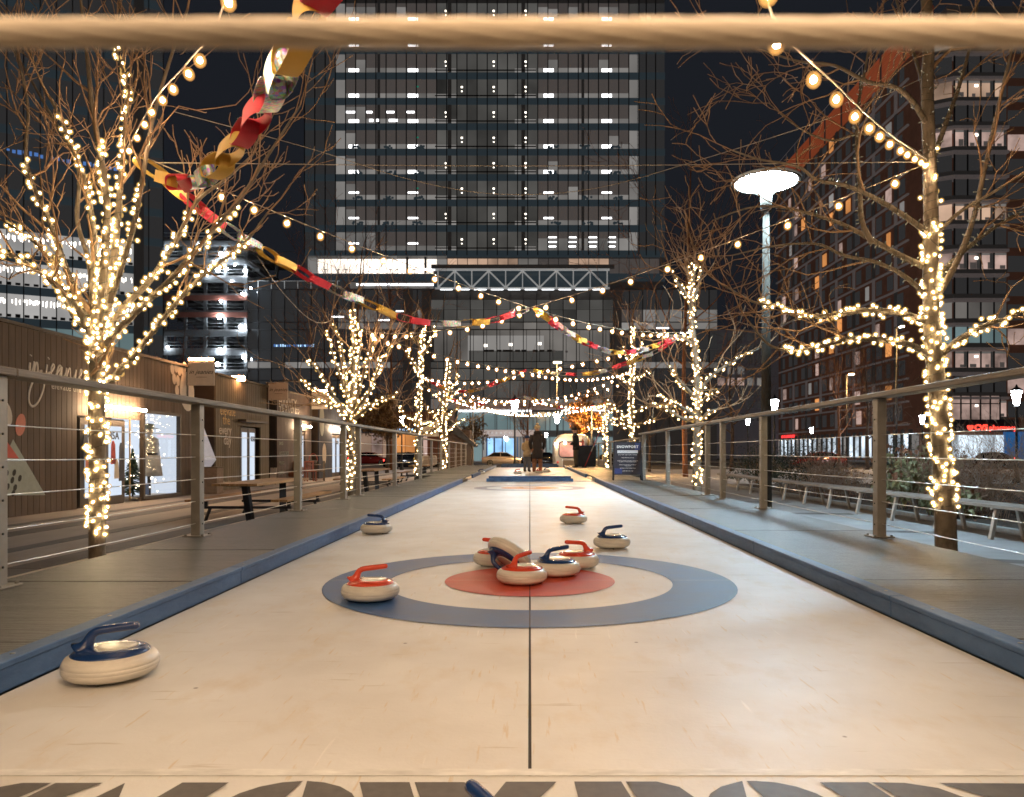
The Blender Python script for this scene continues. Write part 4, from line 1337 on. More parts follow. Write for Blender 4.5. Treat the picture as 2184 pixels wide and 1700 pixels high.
# main slab
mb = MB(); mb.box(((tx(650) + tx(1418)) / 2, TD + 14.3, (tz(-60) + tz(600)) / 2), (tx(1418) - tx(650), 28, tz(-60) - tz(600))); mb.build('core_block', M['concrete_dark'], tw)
BAY = 21.55
rg = random.Random(77)
fl = [534.7 - 54.15 * k_ for k_ in range(0, 10)]
nb = int(round((1358 - 716) / BAY))
npane = 0
flank = MB()
for k_, yb_ in enumerate(fl):
    ytop = yb_ - 54.15 + 14.3           # underside of the band above
    # dark slab band across the whole front
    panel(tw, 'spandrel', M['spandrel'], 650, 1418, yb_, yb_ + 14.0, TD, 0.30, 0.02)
    full_lit = (k_ == 5)
    for i in range(nb):
        p0, p1 = 716 + BAY * i, 716 + BAY * (i + 1)
        pc = (p0 + p1) / 2
        atrium = 926 < pc < 1145
        g0, g1 = p0 + 0.9, p1 - 0.9
        end = i in (0, nb - 1)
        if end:
            panel(tw, 'window', M['lit_white'] if i == 0 or k_ < 9 else M['lit_grey'], g0, g1, ytop + 1, yb_ - 0.3, TD)
        elif atrium:
            panel(tw, 'window', M['lit_grey'], g0, g1, ytop, yb_ - 0.3, TD)
        else:
            split = yb_ - 10.5
            if k_ == 0 and pc > 1140:
                split = yb_ - 26
            if k_ == 0 and 740 < pc < 810:
                split = ytop + 2
            if k_ == 5 and pc < 780:
                split = ytop + 4
            if k_ == 9 and i in (1, 2, 3, 6, 20, 21, 23, 26, 27):
                split = ytop + 8
            if i == 1 and k_ in (4, 1, 2, 3):
                split = ytop + 6
            if rg.random() < 0.05:
                split = ytop + 12
            panel(tw, 'window', M['shade'], g0, g1, ytop, split, TD)
            panel(tw, 'lit_strip', M['lit_strip'], g0, g1, split + 0.2, yb_ - 0.3, TD)
    for (a, b_) in ((650, 716), (1358, 1418)):
        n = 3
        for i in range(n):
            p0, p1 = a + (b_ - a) * i / n, a + (b_ - a) * (i + 1) / n
            flank.box(((tx(p0) + tx(p1)) / 2, TD, (tz(ytop) + tz(yb_)) / 2), (tx(p1) - tx(p0) - 0.12, 0.12, tz(ytop) - tz(yb_) - 0.05))
    # ceiling lamps
    ylamp = yb_ - (5.2 if k_ > 2 else 15)
    for pc in (755, 881, 1170, 1294):
        if k_ == 0 and pc > 1100: continue
        panel(tw, 'ceiling_lamp', M['tube_lamp'], pc - 10.5, pc + 10.5, ylamp - (3.2 if k_ > 2 else 1.6), ylamp + (3.2 if k_ > 2 else 1.6), TD, 0.1, 0.09)
    if k_ == 5:
        for pc, w in ((748, 9), (788, 6), (833, 8), (876, 8)):
            panel(tw, 'ceiling_lamp', M['tube_lamp'], pc - w, pc + w, yb_ - 26, yb_ - 22.5, TD, 0.1, 0.09)
        for pc, w in ((792, 4), (839, 9), (805, 3)):
            panel(tw, 'ceiling_lamp', M['tube_lamp'], pc - w, pc + w, yb_ - 9, yb_ - 4, TD, 0.1, 0.09)
    if k_ == 0:
        for pc in (1179, 1221, 1265, 1305):
            for dy, w in ((28, 8), (18, 8), (8.5, 7)):
                panel(tw, 'ceiling_lamp', M['tube_lamp'], pc - w + rg.uniform(-2, 2), pc + w, yb_ - dy - 1.1, yb_ - dy + 1.0, TD, 0.1, 0.09)
    for pc in ((951, 1053, 1121) if k_ % 2 else (985, 1053, 1121)):
        for dy in (24, 15):
            c = P(pc, yb_ - dy, TD - 0.1)
            piece('ceiling_lamp', M['spot_lamp'], tw, c, (0.30 if dy > 20 else 0.2, 0.1, 0.24 if dy > 20 else 0.16))
    # gallery balustrade and floor glow in the atrium
    panel(tw, 'gallery_rail', M['mullion'], 928, 1143, yb_ - 6.4, yb_ - 4.0, TD, 0.1, 0.09)
    for (a, b_) in ((929, 973), (1098, 1143)):
        panel(tw, 'lit_strip', M['lit_white'], a, b_, yb_ - 3.8, yb_ - 0.6, TD, 0.1, 0.08)
        panel(tw, 'lit_strip', M['lit_white'], a, b_, yb_ - 8.6, yb_ - 6.6, TD, 0.1, 0.08)
    for pc in (955, 1112):
        panel(tw, 'column', M['concrete_dark'], pc, pc + 8, ytop, yb_ - 0.4, TD, 0.1, 0.085)
    for pc in (805, 1240):
        panel(tw, 'column', M['concrete_dark'], pc, pc + 6, ytop, yb_ - 0.4, TD, 0.1, 0.078)
    if k_ in (1, 2, 3, 4):
        for pc in (760, 831, 892, 1182, 1250, 1316):
            q = MB(); c = P(pc + rg.uniform(-4, 4), yb_ - 1.5, TD - 0.25)
            for _ in range(10):
                q.box(c + Vector((rg.uniform(-0.8, 0.8), 0, rg.uniform(0, 0.45))), (0.35, 0.1, 0.3), ry=rg.uniform(-0.7, 0.7))
            q.build('window_plant', M['spandrel'], tw)
    if k_ % 2 == 0 and k_ > 1:
        panel(tw, 'exit_lamp', M['exit_green'], 888, 893, ytop + 14, ytop + 17, TD, 0.1, 0.09)
stuff(flank.build('flank_glass', M['dark_glass'], tw))
for i in range(36):
    p0 = 650 + (716 - 650) * i / 3 if i < 3 else (716 + BAY * (i - 3) if i < 34 else 1358 + 20 * (i - 33))
    panel(tw, 'mullion', M['mullion'], p0 - 1.0, p0 + 1.0, -60, 545, TD, 0.25, 0.08)
# bright restaurant storey
panel(tw, 'spandrel', M['spandrel'], 650, 1418, 583, 600, TD, 0.3, 0.02)
for i in range(14):
    p0 = 657 + 21.2 * i
    if i == 12: pass
    panel(tw, 'restaurant_window', M['lit_bright'] if 1 <= i <= 12 else M['lit_white'], p0, p0 + 20.2, 553 if i else 550, 583, TD - 0.4, 0.15)
    panel(tw, 'blind', M['lit_dim'], p0, p0 + 20.2, 546, 552.6, TD - 0.4, 0.15)
for i in range(22):
    p0 = 954 + BAY * i
    if p0 > 1395: break
    m_ = M['lit_warm'] if (i < 7 or 12 <= i < 16) else M['shade'] if i > 15 or i in (9, 10, 11) else M['lit_dim']
    panel(tw, 'bar_window', m_, p0 + 0.8, p0 + BAY - 0.8, 552, 583, TD - 0.4, 0.15)
for pc in (970, 993, 1029, 1082, 1107, 1160, 1230):
    piece('ceiling_lamp', M['spot_lamp'], tw, P(pc, 568 + rg.uniform(-4, 4), TD - 0.6), (0.35, 0.1, 0.28))
panel(tw, 'ceiling_lamp', M['led'], 905, 955, 573, 577, TD - 0.5, 0.1, 0.09)
for pc in (866, 905):
    panel(tw, 'column', M['concrete_dark'], pc, pc + 5, 548, 583, TD - 0.5, 0.1, 0.08)
for pc, w in ((690, 8), (720, 5), (735, 6), (800, 7), (830, 6), (845, 5), (880, 7)):
    panel(tw, 'table', M['mullion'], pc, pc + w, 574.5, 576, TD - 0.5, 0.1, 0.09)
    panel(tw, 'table_leg', M['mullion'], pc + w / 2 - 0.5, pc + w / 2 + 0.5, 576, 583, TD - 0.5, 0.1, 0.08)

# podium
PD = 113.0
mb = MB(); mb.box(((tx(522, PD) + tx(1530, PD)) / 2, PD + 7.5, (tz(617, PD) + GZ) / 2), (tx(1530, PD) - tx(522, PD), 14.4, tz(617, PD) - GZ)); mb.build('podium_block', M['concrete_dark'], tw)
for i in range(8):
    panel(tw, 'glass_balustrade', M['dark_glass'], 523 + 28.2 * i, 550 + 28.2 * i, 600, 617, PD + 0.3, 0.04)
    panel(tw, 'balustrade_post', M['steel_white'], 521.5 + 28.2 * i, 522.8 + 28.2 * i, 599, 617, PD + 0.2, 0.06)
panel(tw, 'balustrade_post', M['steel_white'], 522, 725, 599.0, 599.7, PD + 0.2, 0.05)
G = 28.25
rows = [(618, 660), (661, 687), (688, 703), (704, 745), (746, 771), (772, 786), (787, 811), (812, 850), (851, 872)]
for i in range(36):
    p0 = 523 + G * i
    p1 = min(p0 + G, 1530)
    if p1 - p0 < 5: break
    pc = (p0 + p1) / 2
    cen = 925 < pc < 1300
    for j, (ya, yb2) in enumerate(rows):
        if cen and j in (3, 4): continue            # recessed lounge floor below
        if cen and j == 0: ya = 640
        m_ = M['dark_glass']
        if not cen:
            if j == 1 and pc > 720 and rg.random() < 0.5: m_ = M['lit_dim']
            if j == 5 and pc < 930: m_ = M['lit_white'] if rg.random() < 0.75 else M['lit_dim']
            if j == 2 and 720 < pc < 900: m_ = M['lit_dim']
            if j in (2, 5) and pc > 1300: m_ = M['lit_white'] if rg.random() < 0.5 else M['lit_dim']
            if j == 1 and pc > 1320: m_ = M['lit_strip'] if rg.random() < 0.5 else M['shade']
        else:
            m_ = M['lit_dim'] if (j == 8 or (j == 2)) else M['lit_grey']
        panel(tw, 'podium_window', m_, p0 + 0.8, p1 - 0.8, ya, yb2, PD, 0.12)
    panel(tw, 'mullion', M['mullion'], p0 - 0.8, p0 + 0.8, 617, 960, PD, 0.3, 0.1)
for yb2 in (617.3, 687.4, 703.2, 771.5, 786.2, 811.5, 850.5):
    panel(tw, 'transom', M['mullion'], 522, 1530, yb2 - 0.8, yb2 + 0.9, PD, 0.26, 0.07)
for pc, py in ((805, 683), (845, 664), (708, 676), (1400, 700), (1450, 710)):
    panel(tw, 'ceiling_lamp', M['tube_lamp'], pc, pc + 26, py - 1.2, py + 1.2, PD, 0.1, 0.1)
panel(tw, 'ceiling_lamp', M['led'], 760, 930, 605, 609, TD - 1.5, 0.2)
panel(tw, 'upper_window', M['lit_dim'], 735, 930, 602, 616, TD - 1.0, 0.2)
# truss above the recessed bay
TP = PD - 0.5
for (ya, yb2) in ((573.5, 577.0), (613.5, 616.5)):
    panel(tw, 'truss_chord', M['steel_white'], 928, 1300, ya, yb2, TP, 0.5)
panel(tw, 'backing', M['spandrel'], 925, 1300, 578, 640, TP + 1.6, 0.2)
panel(tw, 'parapet', M['concrete_dark'], 920, 1310, 565, 573, TP, 0.5)
for i in range(11):
    px = 934 + 36.1 * i
    panel(tw, 'truss_post', M['steel_white'], px - 1.1, px + 1.1, 577, 613.5, TP, 0.35)
    if i < 10:
        a, b_ = (px + 1, 578.5), (px + 35, 612.5)
        if i % 2 == 0:
            a, b_ = (px + 35, 578.5), (px + 1, 612.5)
        mb = MB(); mb.bar(P(a[0], a[1], TP + 0.05), P(b_[0], b_[1], TP + 0.05), 0.22, 0.22); mb.build('truss_diagonal', M['steel_white'], tw)
        panel(tw, 'truss_lamp', M['led'], px + 5, px + 31, 617.0, 618.6, TP - 0.3, 0.1)
# lounge storey seen through the recessed bay
panel(tw, 'lounge_wall', M['lit_dim'], 925, 1300, 703, 772, PD + 0.27, 0.2)
panel(tw, 'lounge_wall', M['lit_white'], 998, 1160, 716, 768, PD + 0.22, 0.2)
panel(tw, 'lounge_wall', M['lit_grey'], 1000, 1200, 748, 772, PD + 0.17, 0.2)
for i in range(16):
    pc = 1003 + 13.5 * i + rg.uniform(-2, 2)
    if rg.random() < 0.55:
        panel(tw, 'planter', M['shade'], pc, pc + rg.uniform(4, 8), 752 - rg.uniform(0, 14), 752, PD + 0.10, 0.1)
    if rg.random() < 0.5:
        panel(tw, 'armchair', M['mullion'], pc, pc + 11, 746, 750.5, PD + 0.04, 0.1)
for pc, py in ((1036, 737), (1089, 735), (1151, 733)):
    piece('ceiling_lamp', M['spot_lamp'], tw, P(pc, py, PD + 0.1), (0.5, 0.1, 0.4))
for i in range(14):
    p0 = 925 + G * i
    panel(tw, 'mullion', M['mullion'], p0 - 0.5, p0 + 0.5, 703, 772, PD, 0.2)
for px in (910, 1316, 872):
    panel(tw, 'column', M['concrete_dark'], px - 9, px + 9, 617, 985, PD, 0.8, 0.2)
# ground floor: canopy, lobby, revolving door
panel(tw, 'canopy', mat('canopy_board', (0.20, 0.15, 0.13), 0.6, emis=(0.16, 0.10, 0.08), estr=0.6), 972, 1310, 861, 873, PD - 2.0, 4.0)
panel(tw, 'canopy_lamp', M['led'], 978, 1134, 874.5, 878.5, PD - 3.8, 0.3)
panel(tw, 'canopy_lamp', M['led'], 1200, 1300, 874.5, 876.5, PD - 3.8, 0.3)
for i in range(13):
    p0 = 975 + 27 * i
    panel(tw, 'lobby_window', M['lit_teal'], p0 + 0.7, p0 + 26, 879, 918, PD, 0.12)
    panel(tw, 'lobby_window', M['lit_teal'] if i > 6 or i < 2 else M['lit_white'], p0 + 0.7, p0 + 26, 932, 984, PD, 0.12)
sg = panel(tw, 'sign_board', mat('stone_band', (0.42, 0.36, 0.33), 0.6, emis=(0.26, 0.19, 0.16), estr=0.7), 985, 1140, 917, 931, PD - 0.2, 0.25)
put_text('lettering', text_mesh('TERRACOTTA', 0.62, 0.03, M['steel_white'], spacing=1.9), tw, P(1030, 926.5, PD - 0.40), (1, 0, 0), (0, 0, 1))
for (a, b_) in ((1040, 1052), (1056, 1070), (1073, 1096)):
    panel(tw, 'revolving_door', M['lit_blue'], a, b_, 935, 984, PD - 0.6, 0.3)
for a in (1037, 1053, 1070, 1097, 1102):
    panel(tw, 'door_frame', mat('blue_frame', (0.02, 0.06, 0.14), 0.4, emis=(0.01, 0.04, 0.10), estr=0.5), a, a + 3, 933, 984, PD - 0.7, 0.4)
M['blue_letters'] = glow('blue_letters', (0.10, 0.24, 0.62), 0.6, light=False)
M['blue_white'] = glow('blue_white_letters', (0.45, 0.70, 1.0), 1.2, light=False)
for (a, n) in ((584, 8), (626, 10)):
    for i in range(n):
        panel(tw, 'sign_letter', M['blue_white'] if rg.random() < 0.6 else M['blue_letters'], a + 4.6 * i, a + 4.6 * i + rg.uniform(2, 3.6), 736 - rg.uniform(0, 2), 739.5, PD - 0.2, 0.1)

# ================================================================== office block with chandeliers (behind the kiosk tree)
ob = thing('office_block', 'dark glass office block with three rows of sparkling chandeliers behind the forked tree', 'office block', (-60, 99, GZ))
u0 = Vector((-76, 94.5, 0)); ud = Vector((0.887, 0.46, 0)).normalized(); un = Vector((ud.y, -ud.x, 0))
ang = math.atan2(ud.y, ud.x)
LEN = 26.0
def obp(s, z, out=0.0): return u0 + ud * s + un * out + Vector((0, 0, z))
mb = MB(); mb.box(obp(LEN / 2, 35, -6.3), (LEN, 12, 72), rz=ang); mb.build('block', M['concrete_dark'], ob)
M['chandelier'] = glow('chandelier', (1.0, 0.93, 0.84), 4.0, light=False)
M['lit_hall'] = lit_room('lit_hall', (0.36, 0.35, 0.34), 0.8, 0.12, 0.5)
FH = 4.25
zbase = 13.3
for f in range(-1, 13):
    z0 = zbase + FH * f
    lit = f in (0, 1, 2, 3)
    piece('spandrel', M['spandrel'], ob, obp(LEN / 2, z0 + 0.55, 0.02), (LEN, 0.3, 1.1), rz=ang)
    nbay = 14
    for i in range(nbay):
        s = (i + 0.5) * LEN / nbay
        m_ = M['lit_hall'] if lit and f > 0 else M['lit_teal'] if f == 0 else M['dark_glass']
        if i >= nbay - 2: m_ = M['dark_glass']
        piece('window', m_, ob, obp(s, z0 + 1.1 + (FH - 1.1) / 2, 0), (LEN / nbay - 0.12, 0.12, FH - 1.15), rz=ang)
        if f == 0:
            pass
    if lit and f > 0:
        for i in range(98):
            s = rg.uniform(0.2, LEN * 0.86)
            h = rg.uniform(0.25, 0.75)
            ztop = z0 + FH - 0.75 + rg.uniform(-0.15, 0.15)
            piece('chandelier', M['chandelier'], ob, obp(s, ztop - h / 2, 0.12), (rg.uniform(0.05, 0.14), 0.1, h), rz=ang)
        for i in range(22):
            s = LEN * 0.86 * (i + 0.5) / 22
            piece('seat_row', M['mullion'], ob, obp(s, z0 + 1.35, 0.12), (0.55, 0.1, 0.28 + 0.2 * rg.random()), rz=ang)
for i in range(15):
    s = i * LEN / 14
    piece('mullion', M['mullion'], ob, obp(s, 35, 0.10), (0.12, 0.3, 70), rz=ang)
piece('column', M['concrete_dark'], ob, obp(LEN * 0.88, 35, 0.3), (1.3, 0.5, 70), rz=ang)
for i in range(26):
    s = 4.5 + i * 0.62
    if i in (4, 12, 17): continue
    piece('sign_letter', M['blue_letters'], ob, obp(s, zbase + FH * 6.2 - 0.02 * i + 1.2 + rg.uniform(-0.1, 0.1), 0.35), (rg.uniform(0.2, 0.5), 0.06, rg.uniform(0.25, 0.75)), rz=ang)
piece('exit_lamp', M['exit_green'], ob, P(240, 715, 92.0), (0.5, 0.1, 1.4))
# narrow wing with tall windows between the block and the open frame
wg = thing('office_wing', 'narrow grey wing with tall windows beside the construction frame', 'office wing', (-55, 112, GZ))
a0 = P(262, 500, 108); a1 = P(345, 500, 116)
vd = (a1 - a0); vd.z = 0; vl = vd.length; vd.normalize(); va = math.atan2(vd.y, vd.x); vn = Vector((vd.y, -vd.x, 0))
def wp(s, z, out=0.0): return Vector((a0.x, a0.y, 0)) + vd * s + vn * out + Vector((0, 0, z))
mb = MB(); mb.box(wp(vl / 2, 14, -4.2), (vl, 8, 30), rz=va); mb.build('block', M['concrete_dark'], wg)
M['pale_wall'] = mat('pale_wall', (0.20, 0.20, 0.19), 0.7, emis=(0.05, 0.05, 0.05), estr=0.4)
for f in range(6):
    piece('ledge', M['pale_wall'], wg, wp(vl / 2, 2 + f * 4.4, 0.1), (vl, 0.4, 0.5), rz=va)
    for i in range(4):
        piece('window', M['dark_glass'] if (i + f) % 3 else M['lit_dim'], wg, wp(vl * (i + 0.5) / 4, 4.3 + f * 4.4, 0.0), (vl / 4 - 0.7, 0.2, 3.6), rz=va)
for i in range(5):
    piece('pier', M['pale_wall'], wg, wp(vl * i / 4, 14, 0.15), (0.5, 0.4, 30), rz=va)

# ================================================================== open construction frame with work lights
cf = thing('construction_frame', 'open steel and concrete building frame full of white work lights', 'building frame', (-50, 118, GZ))
M['slab'] = mat('bare_slab', (0.17, 0.168, 0.17), 0.8, var=0.25, nscale=0.4, world_co=True)
M['red_primer'] = mat('red_primer', (0.24, 0.085, 0.06), 0.7, var=0.2, nscale=0.5, world_co=True)
M['steel_grey'] = mat('bare_steel', (0.16, 0.17, 0.18), 0.6, var=0.2)
M['work_lamp'] = glow('work_lamp', (0.82, 0.92, 1.0), 110.0)
CD = 112.0
cx0, cx1 = tx(345, CD), tx(528, CD)
for i, py in enumerate((512, 552, 590, 628, 664, 705, 745, 790)):
    z = tz(py, CD)
    mb = MB(); mb.box(((cx0 + cx1) / 2, CD + 9, z), (cx1 - cx0, 18, 0.35)); mb.build('floor_slab', M['slab'], cf)
    piece('edge_beam', M['red_primer'] if i in (3, 4) else M['steel_grey'], cf, ((cx0 + cx1) / 2, CD - 0.12, z - 0.55), (cx1 - cx0, 0.2, 0.75))
    for r_ in range(2):
        piece('guard_rail', M['steel_grey'], cf, ((cx0 + cx1) / 2, CD + 0.05, z + 0.6 + 0.5 * r_), (cx1 - cx0, 0.07, 0.07))
    for yy in (5, 11):
        piece('joist', M['steel_grey'], cf, ((cx0 + cx1) / 2, CD + yy, z - 0.5), (cx1 - cx0, 0.2, 0.5))
    for i2 in range(5):
        piece('cross_beam', M['steel_grey'], cf, (cx0 + (cx1 - cx0) * (i2 + 0.5) / 5, CD + 9, z - 0.45), (0.2, 17, 0.45))
for i in range(5):
    x = cx0 + 0.4 + (cx1 - cx0 - 0.8) * i / 4
    piece('frame_column', M['steel_grey'], cf, (x, CD + 0.35, (tz(505, CD) + GZ) / 2), (0.45, 0.45, tz(505, CD) - GZ))
    piece('frame_column', M['steel_grey'], cf, (x, CD + 14, (tz(505, CD) + GZ) / 2), (0.45, 0.45, tz(505, CD) - GZ))
mb = MB(); mb.box(((cx0 + cx1) / 2, CD + 18.2, (tz(560, CD) + GZ) / 2), (cx1 - cx0, 0.3, tz(560, CD) - GZ)); mb.build('back_wall', M['slab'], cf)
mb = MB(); mb.bar(P(525, 560, CD - 0.3), P(590, 610, CD - 0.3), 0.3); mb.build('sloping_beam', M['steel_grey'], cf)
for (X, Y, s) in ((285, 405, 1.1), (765, 445, 1.5), (735, 590, 1.5), (985, 600, 1.5), (960, 805, 1.0), (765, 875, 1.0), (750, 1015, 1.7), (945, 1105, 1.6), (755, 1315, 1.6), (970, 1380, 1.3), (735, 1445, 1.6), (820, 440, 0.9), (280, 1290, 0.9), (700, 520, 0.7), (890, 545, 0.8), (820, 580, 0.9), (1035, 755, 0.7), (230, 165, 0.6), (215, 265, 0.5), (560, 355, 0.7), (640, 640, 0.6), (860, 690, 0.6)):
    c = P((400 + X / 3.0917) / 1.3736, (600 + Y / 3.0917) / 1.3736, CD - 0.5)
    mb = MB(); mb.ball(c, 0.20 * s, 8, 6); mb.build('work_light', M['work_lamp'], cf)
# curved crane hose / cables of the frame
for (pts) in ([(455, 255), (500, 300), (525, 370), (528, 430)], [(480, 340), (520, 380), (545, 430)]):
    pass

# ================================================================== brick apartment house
ah = thing('apartment_house', 'brick apartment house with a glowing red louvre band under its roof', 'apartment house', (53, 98, GZ))
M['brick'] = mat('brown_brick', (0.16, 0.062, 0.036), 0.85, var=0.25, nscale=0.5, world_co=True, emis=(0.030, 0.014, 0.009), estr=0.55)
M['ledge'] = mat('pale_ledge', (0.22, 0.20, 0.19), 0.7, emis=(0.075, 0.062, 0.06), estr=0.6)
M['louvre'] = mat('red_louvre', (0.30, 0.095, 0.05), 0.55, var=0.1, rand=0.15, emis=(0.75, 0.17, 0.065), estr=0.16)  # emission stands in for uplights washing the slats
M['louvre_dark'] = mat('louvre_back', (0.10, 0.025, 0.012), 0.8, var=0, emis=(0.16, 0.028, 0.012), estr=0.35)  # same uplight put into the backing as emission
AX, AY0, AY1, AH = 53.0, 98.0, 158.0, 56.0
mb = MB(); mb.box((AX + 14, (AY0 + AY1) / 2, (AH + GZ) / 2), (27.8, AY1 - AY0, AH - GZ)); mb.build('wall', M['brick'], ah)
piece('roof_block', M['concrete_dark'], ah, (AX + 15, (AY0 + AY1) / 2, AH + 2.3), (24, AY1 - AY0 - 2, 4.6))
for i in range(9):
    z = AH + 0.3 + i * 0.5
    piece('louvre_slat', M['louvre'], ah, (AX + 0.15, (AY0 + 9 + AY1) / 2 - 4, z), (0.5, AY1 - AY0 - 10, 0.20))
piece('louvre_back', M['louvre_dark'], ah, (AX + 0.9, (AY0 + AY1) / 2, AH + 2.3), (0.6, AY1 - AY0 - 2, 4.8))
for i in range(8):
    piece('louvre_post', M['concrete_dark'], ah, (AX - 0.2, AY0 + 6 + i * 7, AH + 2.3), (0.2, 0.25, 4.8))
for i in range(12):
    piece('roof_rail', M['ledge'], ah, (AX + 0.2, (AY0 + AY1) / 2, AH + 6.6) if i == 0 else (AX + 0.2, AY0 + i * 5, AH + 5.7), (0.08, AY1 - AY0, 0.08) if i == 0 else (0.08, 0.08, 1.8))
FZ = 3.22
nfl = 17
for f in range(nfl):
    z = 4.6 + f * FZ
    if z > AH - 1: break
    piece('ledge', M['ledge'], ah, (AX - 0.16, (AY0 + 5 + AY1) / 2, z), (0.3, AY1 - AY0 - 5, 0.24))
    ncol = 15
    for i in range(ncol):
        y = AY0 + 7 + i * 3.45
        rr = rg.random()
        m_ = M['lit_pink'] if rr < 0.10 else M['lit_orange'] if rr < 0.135 else M['lit_white'] if rr < 0.17 else M['dark_glass']
        w = piece('window', m_, ah, (AX - 0.02, y + rg.choice((0, 0.5)), z + 1.65), (0.16, 1.55 if (i + f) % 3 else 1.0, 2.1))
        if (i % 2) == 0:
            piece('wall_panel', M['ledge'] if rr < 0.4 else M['concrete_dark'], ah, (AX - 0.04, y + 1.75, z + 1.65), (0.14, 0.8, 2.9))
# bay windows on the front corner
for f in range(-1, nfl):
    z = 4.9 + f * FZ
    if z > AH - 2: break
    bx0, bx1, by = AX + 1.2, AX + 9.6, AY0 - 1.6
    lit = {15: 'lit_dim', 13: 'lit_warm', 11: 'lit_pink', 8: 'lit_warm', 6: 'lit_pink', 4: 'lit_dim', 2: 'lit_pink', 0: 'lit_pink', 3: 'lit_teal', -1: None}.get(f, 'dark_glass')
    if lit is None: continue
    sm = M[lit]
    mb = MB(); mb.prism([(bx0 - 2.0, AY0), (bx0 + 1.2, by - 0.15), (bx1, by - 0.15), (bx1, AY0)], (0, 0, z - 0.5), (1, 0, 0), (0, 1, 0), (0, 0, 0.35)); mb.build('bay_slab', M['ledge'], ah)
    mb = MB(); mb.prism([(bx0 - 1.6, AY0), (bx0 + 1.3, by + 0.1), (bx1 - 0.1, by + 0.1), (bx1 - 0.1, AY0)], (0, 0, z - 0.15), (1, 0, 0), (0, 1, 0), (0, 0, 0.62)); mb.build('bay_sill', M['concrete_dark'], ah)
    for i in range(4):
        wv = (bx1 - bx0 - 1.5) / 4
        piece('bay_window', sm, ah, (bx0 + 1.35 + wv * (i + 0.5), by + 0.2, z + 1.52), (wv - 0.16, 0.12, 2.08))
        piece('mullion', M['mullion'], ah, (bx0 + 1.35 + wv * i, by + 0.1, z + 1.5), (0.16, 0.16, 2.15))
        if lit in ('lit_pink', 'lit_warm'):
            hh = rg.uniform(0.3, 0.9)
            piece('furniture', M['shade'], ah, (bx0 + 1.35 + wv * (i + rg.uniform(0.35, 0.7)), by + 0.13, z + 0.5 + hh / 2), (wv * rg.uniform(0.2, 0.5), 0.05, hh))
            if rg.random() < 0.6:
                piece('curtain', M['pale_wall'], ah, (bx0 + 1.35 + wv * (i + 0.85), by + 0.125, z + 1.52), (wv * rg.uniform(0.15, 0.3), 0.05, 2.05))
            piece('ceiling_edge', M['lit_dim'], ah, (bx0 + 1.35 + wv * (i + 0.5), by + 0.135, z + 2.42), (wv - 0.2, 0.04, 0.26))
    aa = math.atan2(by - AY0 + 0.1, (bx0 + 1.3) - (bx0 - 1.6))
    mid = Vector(((bx0 + 1.3 + bx0 - 1.6) / 2, (by + AY0) / 2 + 0.15, z + 1.52))
    piece('bay_window', sm, ah, mid, (2.9, 0.12, 2.08), rz=aa)
    if lit in ('lit_pink', 'lit_warm'):
        piece('ceiling_lamp', M['spot_lamp'], ah, (bx0 + 4.2, by + 0.05, z + 1.9), (0.42, 0.1, 0.30))
    m2 = M['lit_pink'] if f in (11, 3, 1) else M['dark_glass']
    piece('front_window', m2, ah, (bx1 + 2.0, AY0 - 0.05, z + 1.5), (2.2, 0.16, 2.1))
    for k_ in range(3):
        piece('front_window', M['dark_glass'] if rg.random() < 0.8 else M['lit_dim'], ah, (bx1 + 6.0 + k_ * 3.2, AY0 - 0.05, z + 1.5), (1.7, 0.16, 2.0))
# pharmacy front
piece('window', M['lit_pink'], ah, (tx(2080, 96.5), 96.5, tz(870, 96.5)), (6.3, 0.2, 3.1))
for i in range(6):
    piece('mullion', M['mullion'], ah, (tx(2080, 96.4) - 3.2 + i * 1.28, 96.35, tz(870, 96.4)), (0.14, 0.2, 3.2))
piece('transom', M['mullion'], ah, (tx(2080, 96.4), 96.36, tz(861, 96.4)), (6.4, 0.16, 0.12))
piece('fascia', mat('fascia_navy', (0.02, 0.025, 0.045), 0.5), ah, (tx(2092, 96.2), 96.2, tz(908, 96.2)), (9.6, 0.4, 1.6))
M['red_sign'] = glow('red_sign', (1.0, 0.05, 0.03), 2.6)
put_text('lettering', text_mesh('CVS', 0.98, 0.05, M['red_sign'], bold=0.03), ah, P(2078, 917, 95.9), (1, 0, 0), (0, 0, 1))
put_text('lettering', text_mesh('pharmacy', 0.92, 0.05, M['red_sign']), ah, P(2110, 917, 95.9), (1, 0, 0), (0, 0, 1))
mb = MB()
hp = []
for i in range(24):
    t = 2 * PI * i / 24
    hp.append((0.030 * 16 * math.sin(t) ** 3 * 0.85, 0.030 * (13 * math.cos(t) - 5 * math.cos(2 * t) - 2 * math.cos(3 * t) - math.cos(4 * t))))
mb.prism(hp, P(2070, 912.5, 95.9), (1, 0, 0), (0, 0, 1), (0, 0.1, 0)); mb.build('heart_sign', M['red_sign'], ah)
for i in range(5):
    piece('shop_window', M['lit_shop'], ah, (tx(2030 + 26 * i, 96.5), 96.4, 1.35), (1.45, 0.2, 3.2))
piece('shop_window', mat('blue_front', (0.01, 0.05, 0.15), 0.4, emis=(0.03, 0.16, 0.42), estr=0.5), ah, (tx(2160, 96.5), 96.3, 1.6), (2.6, 0.25, 3.6))
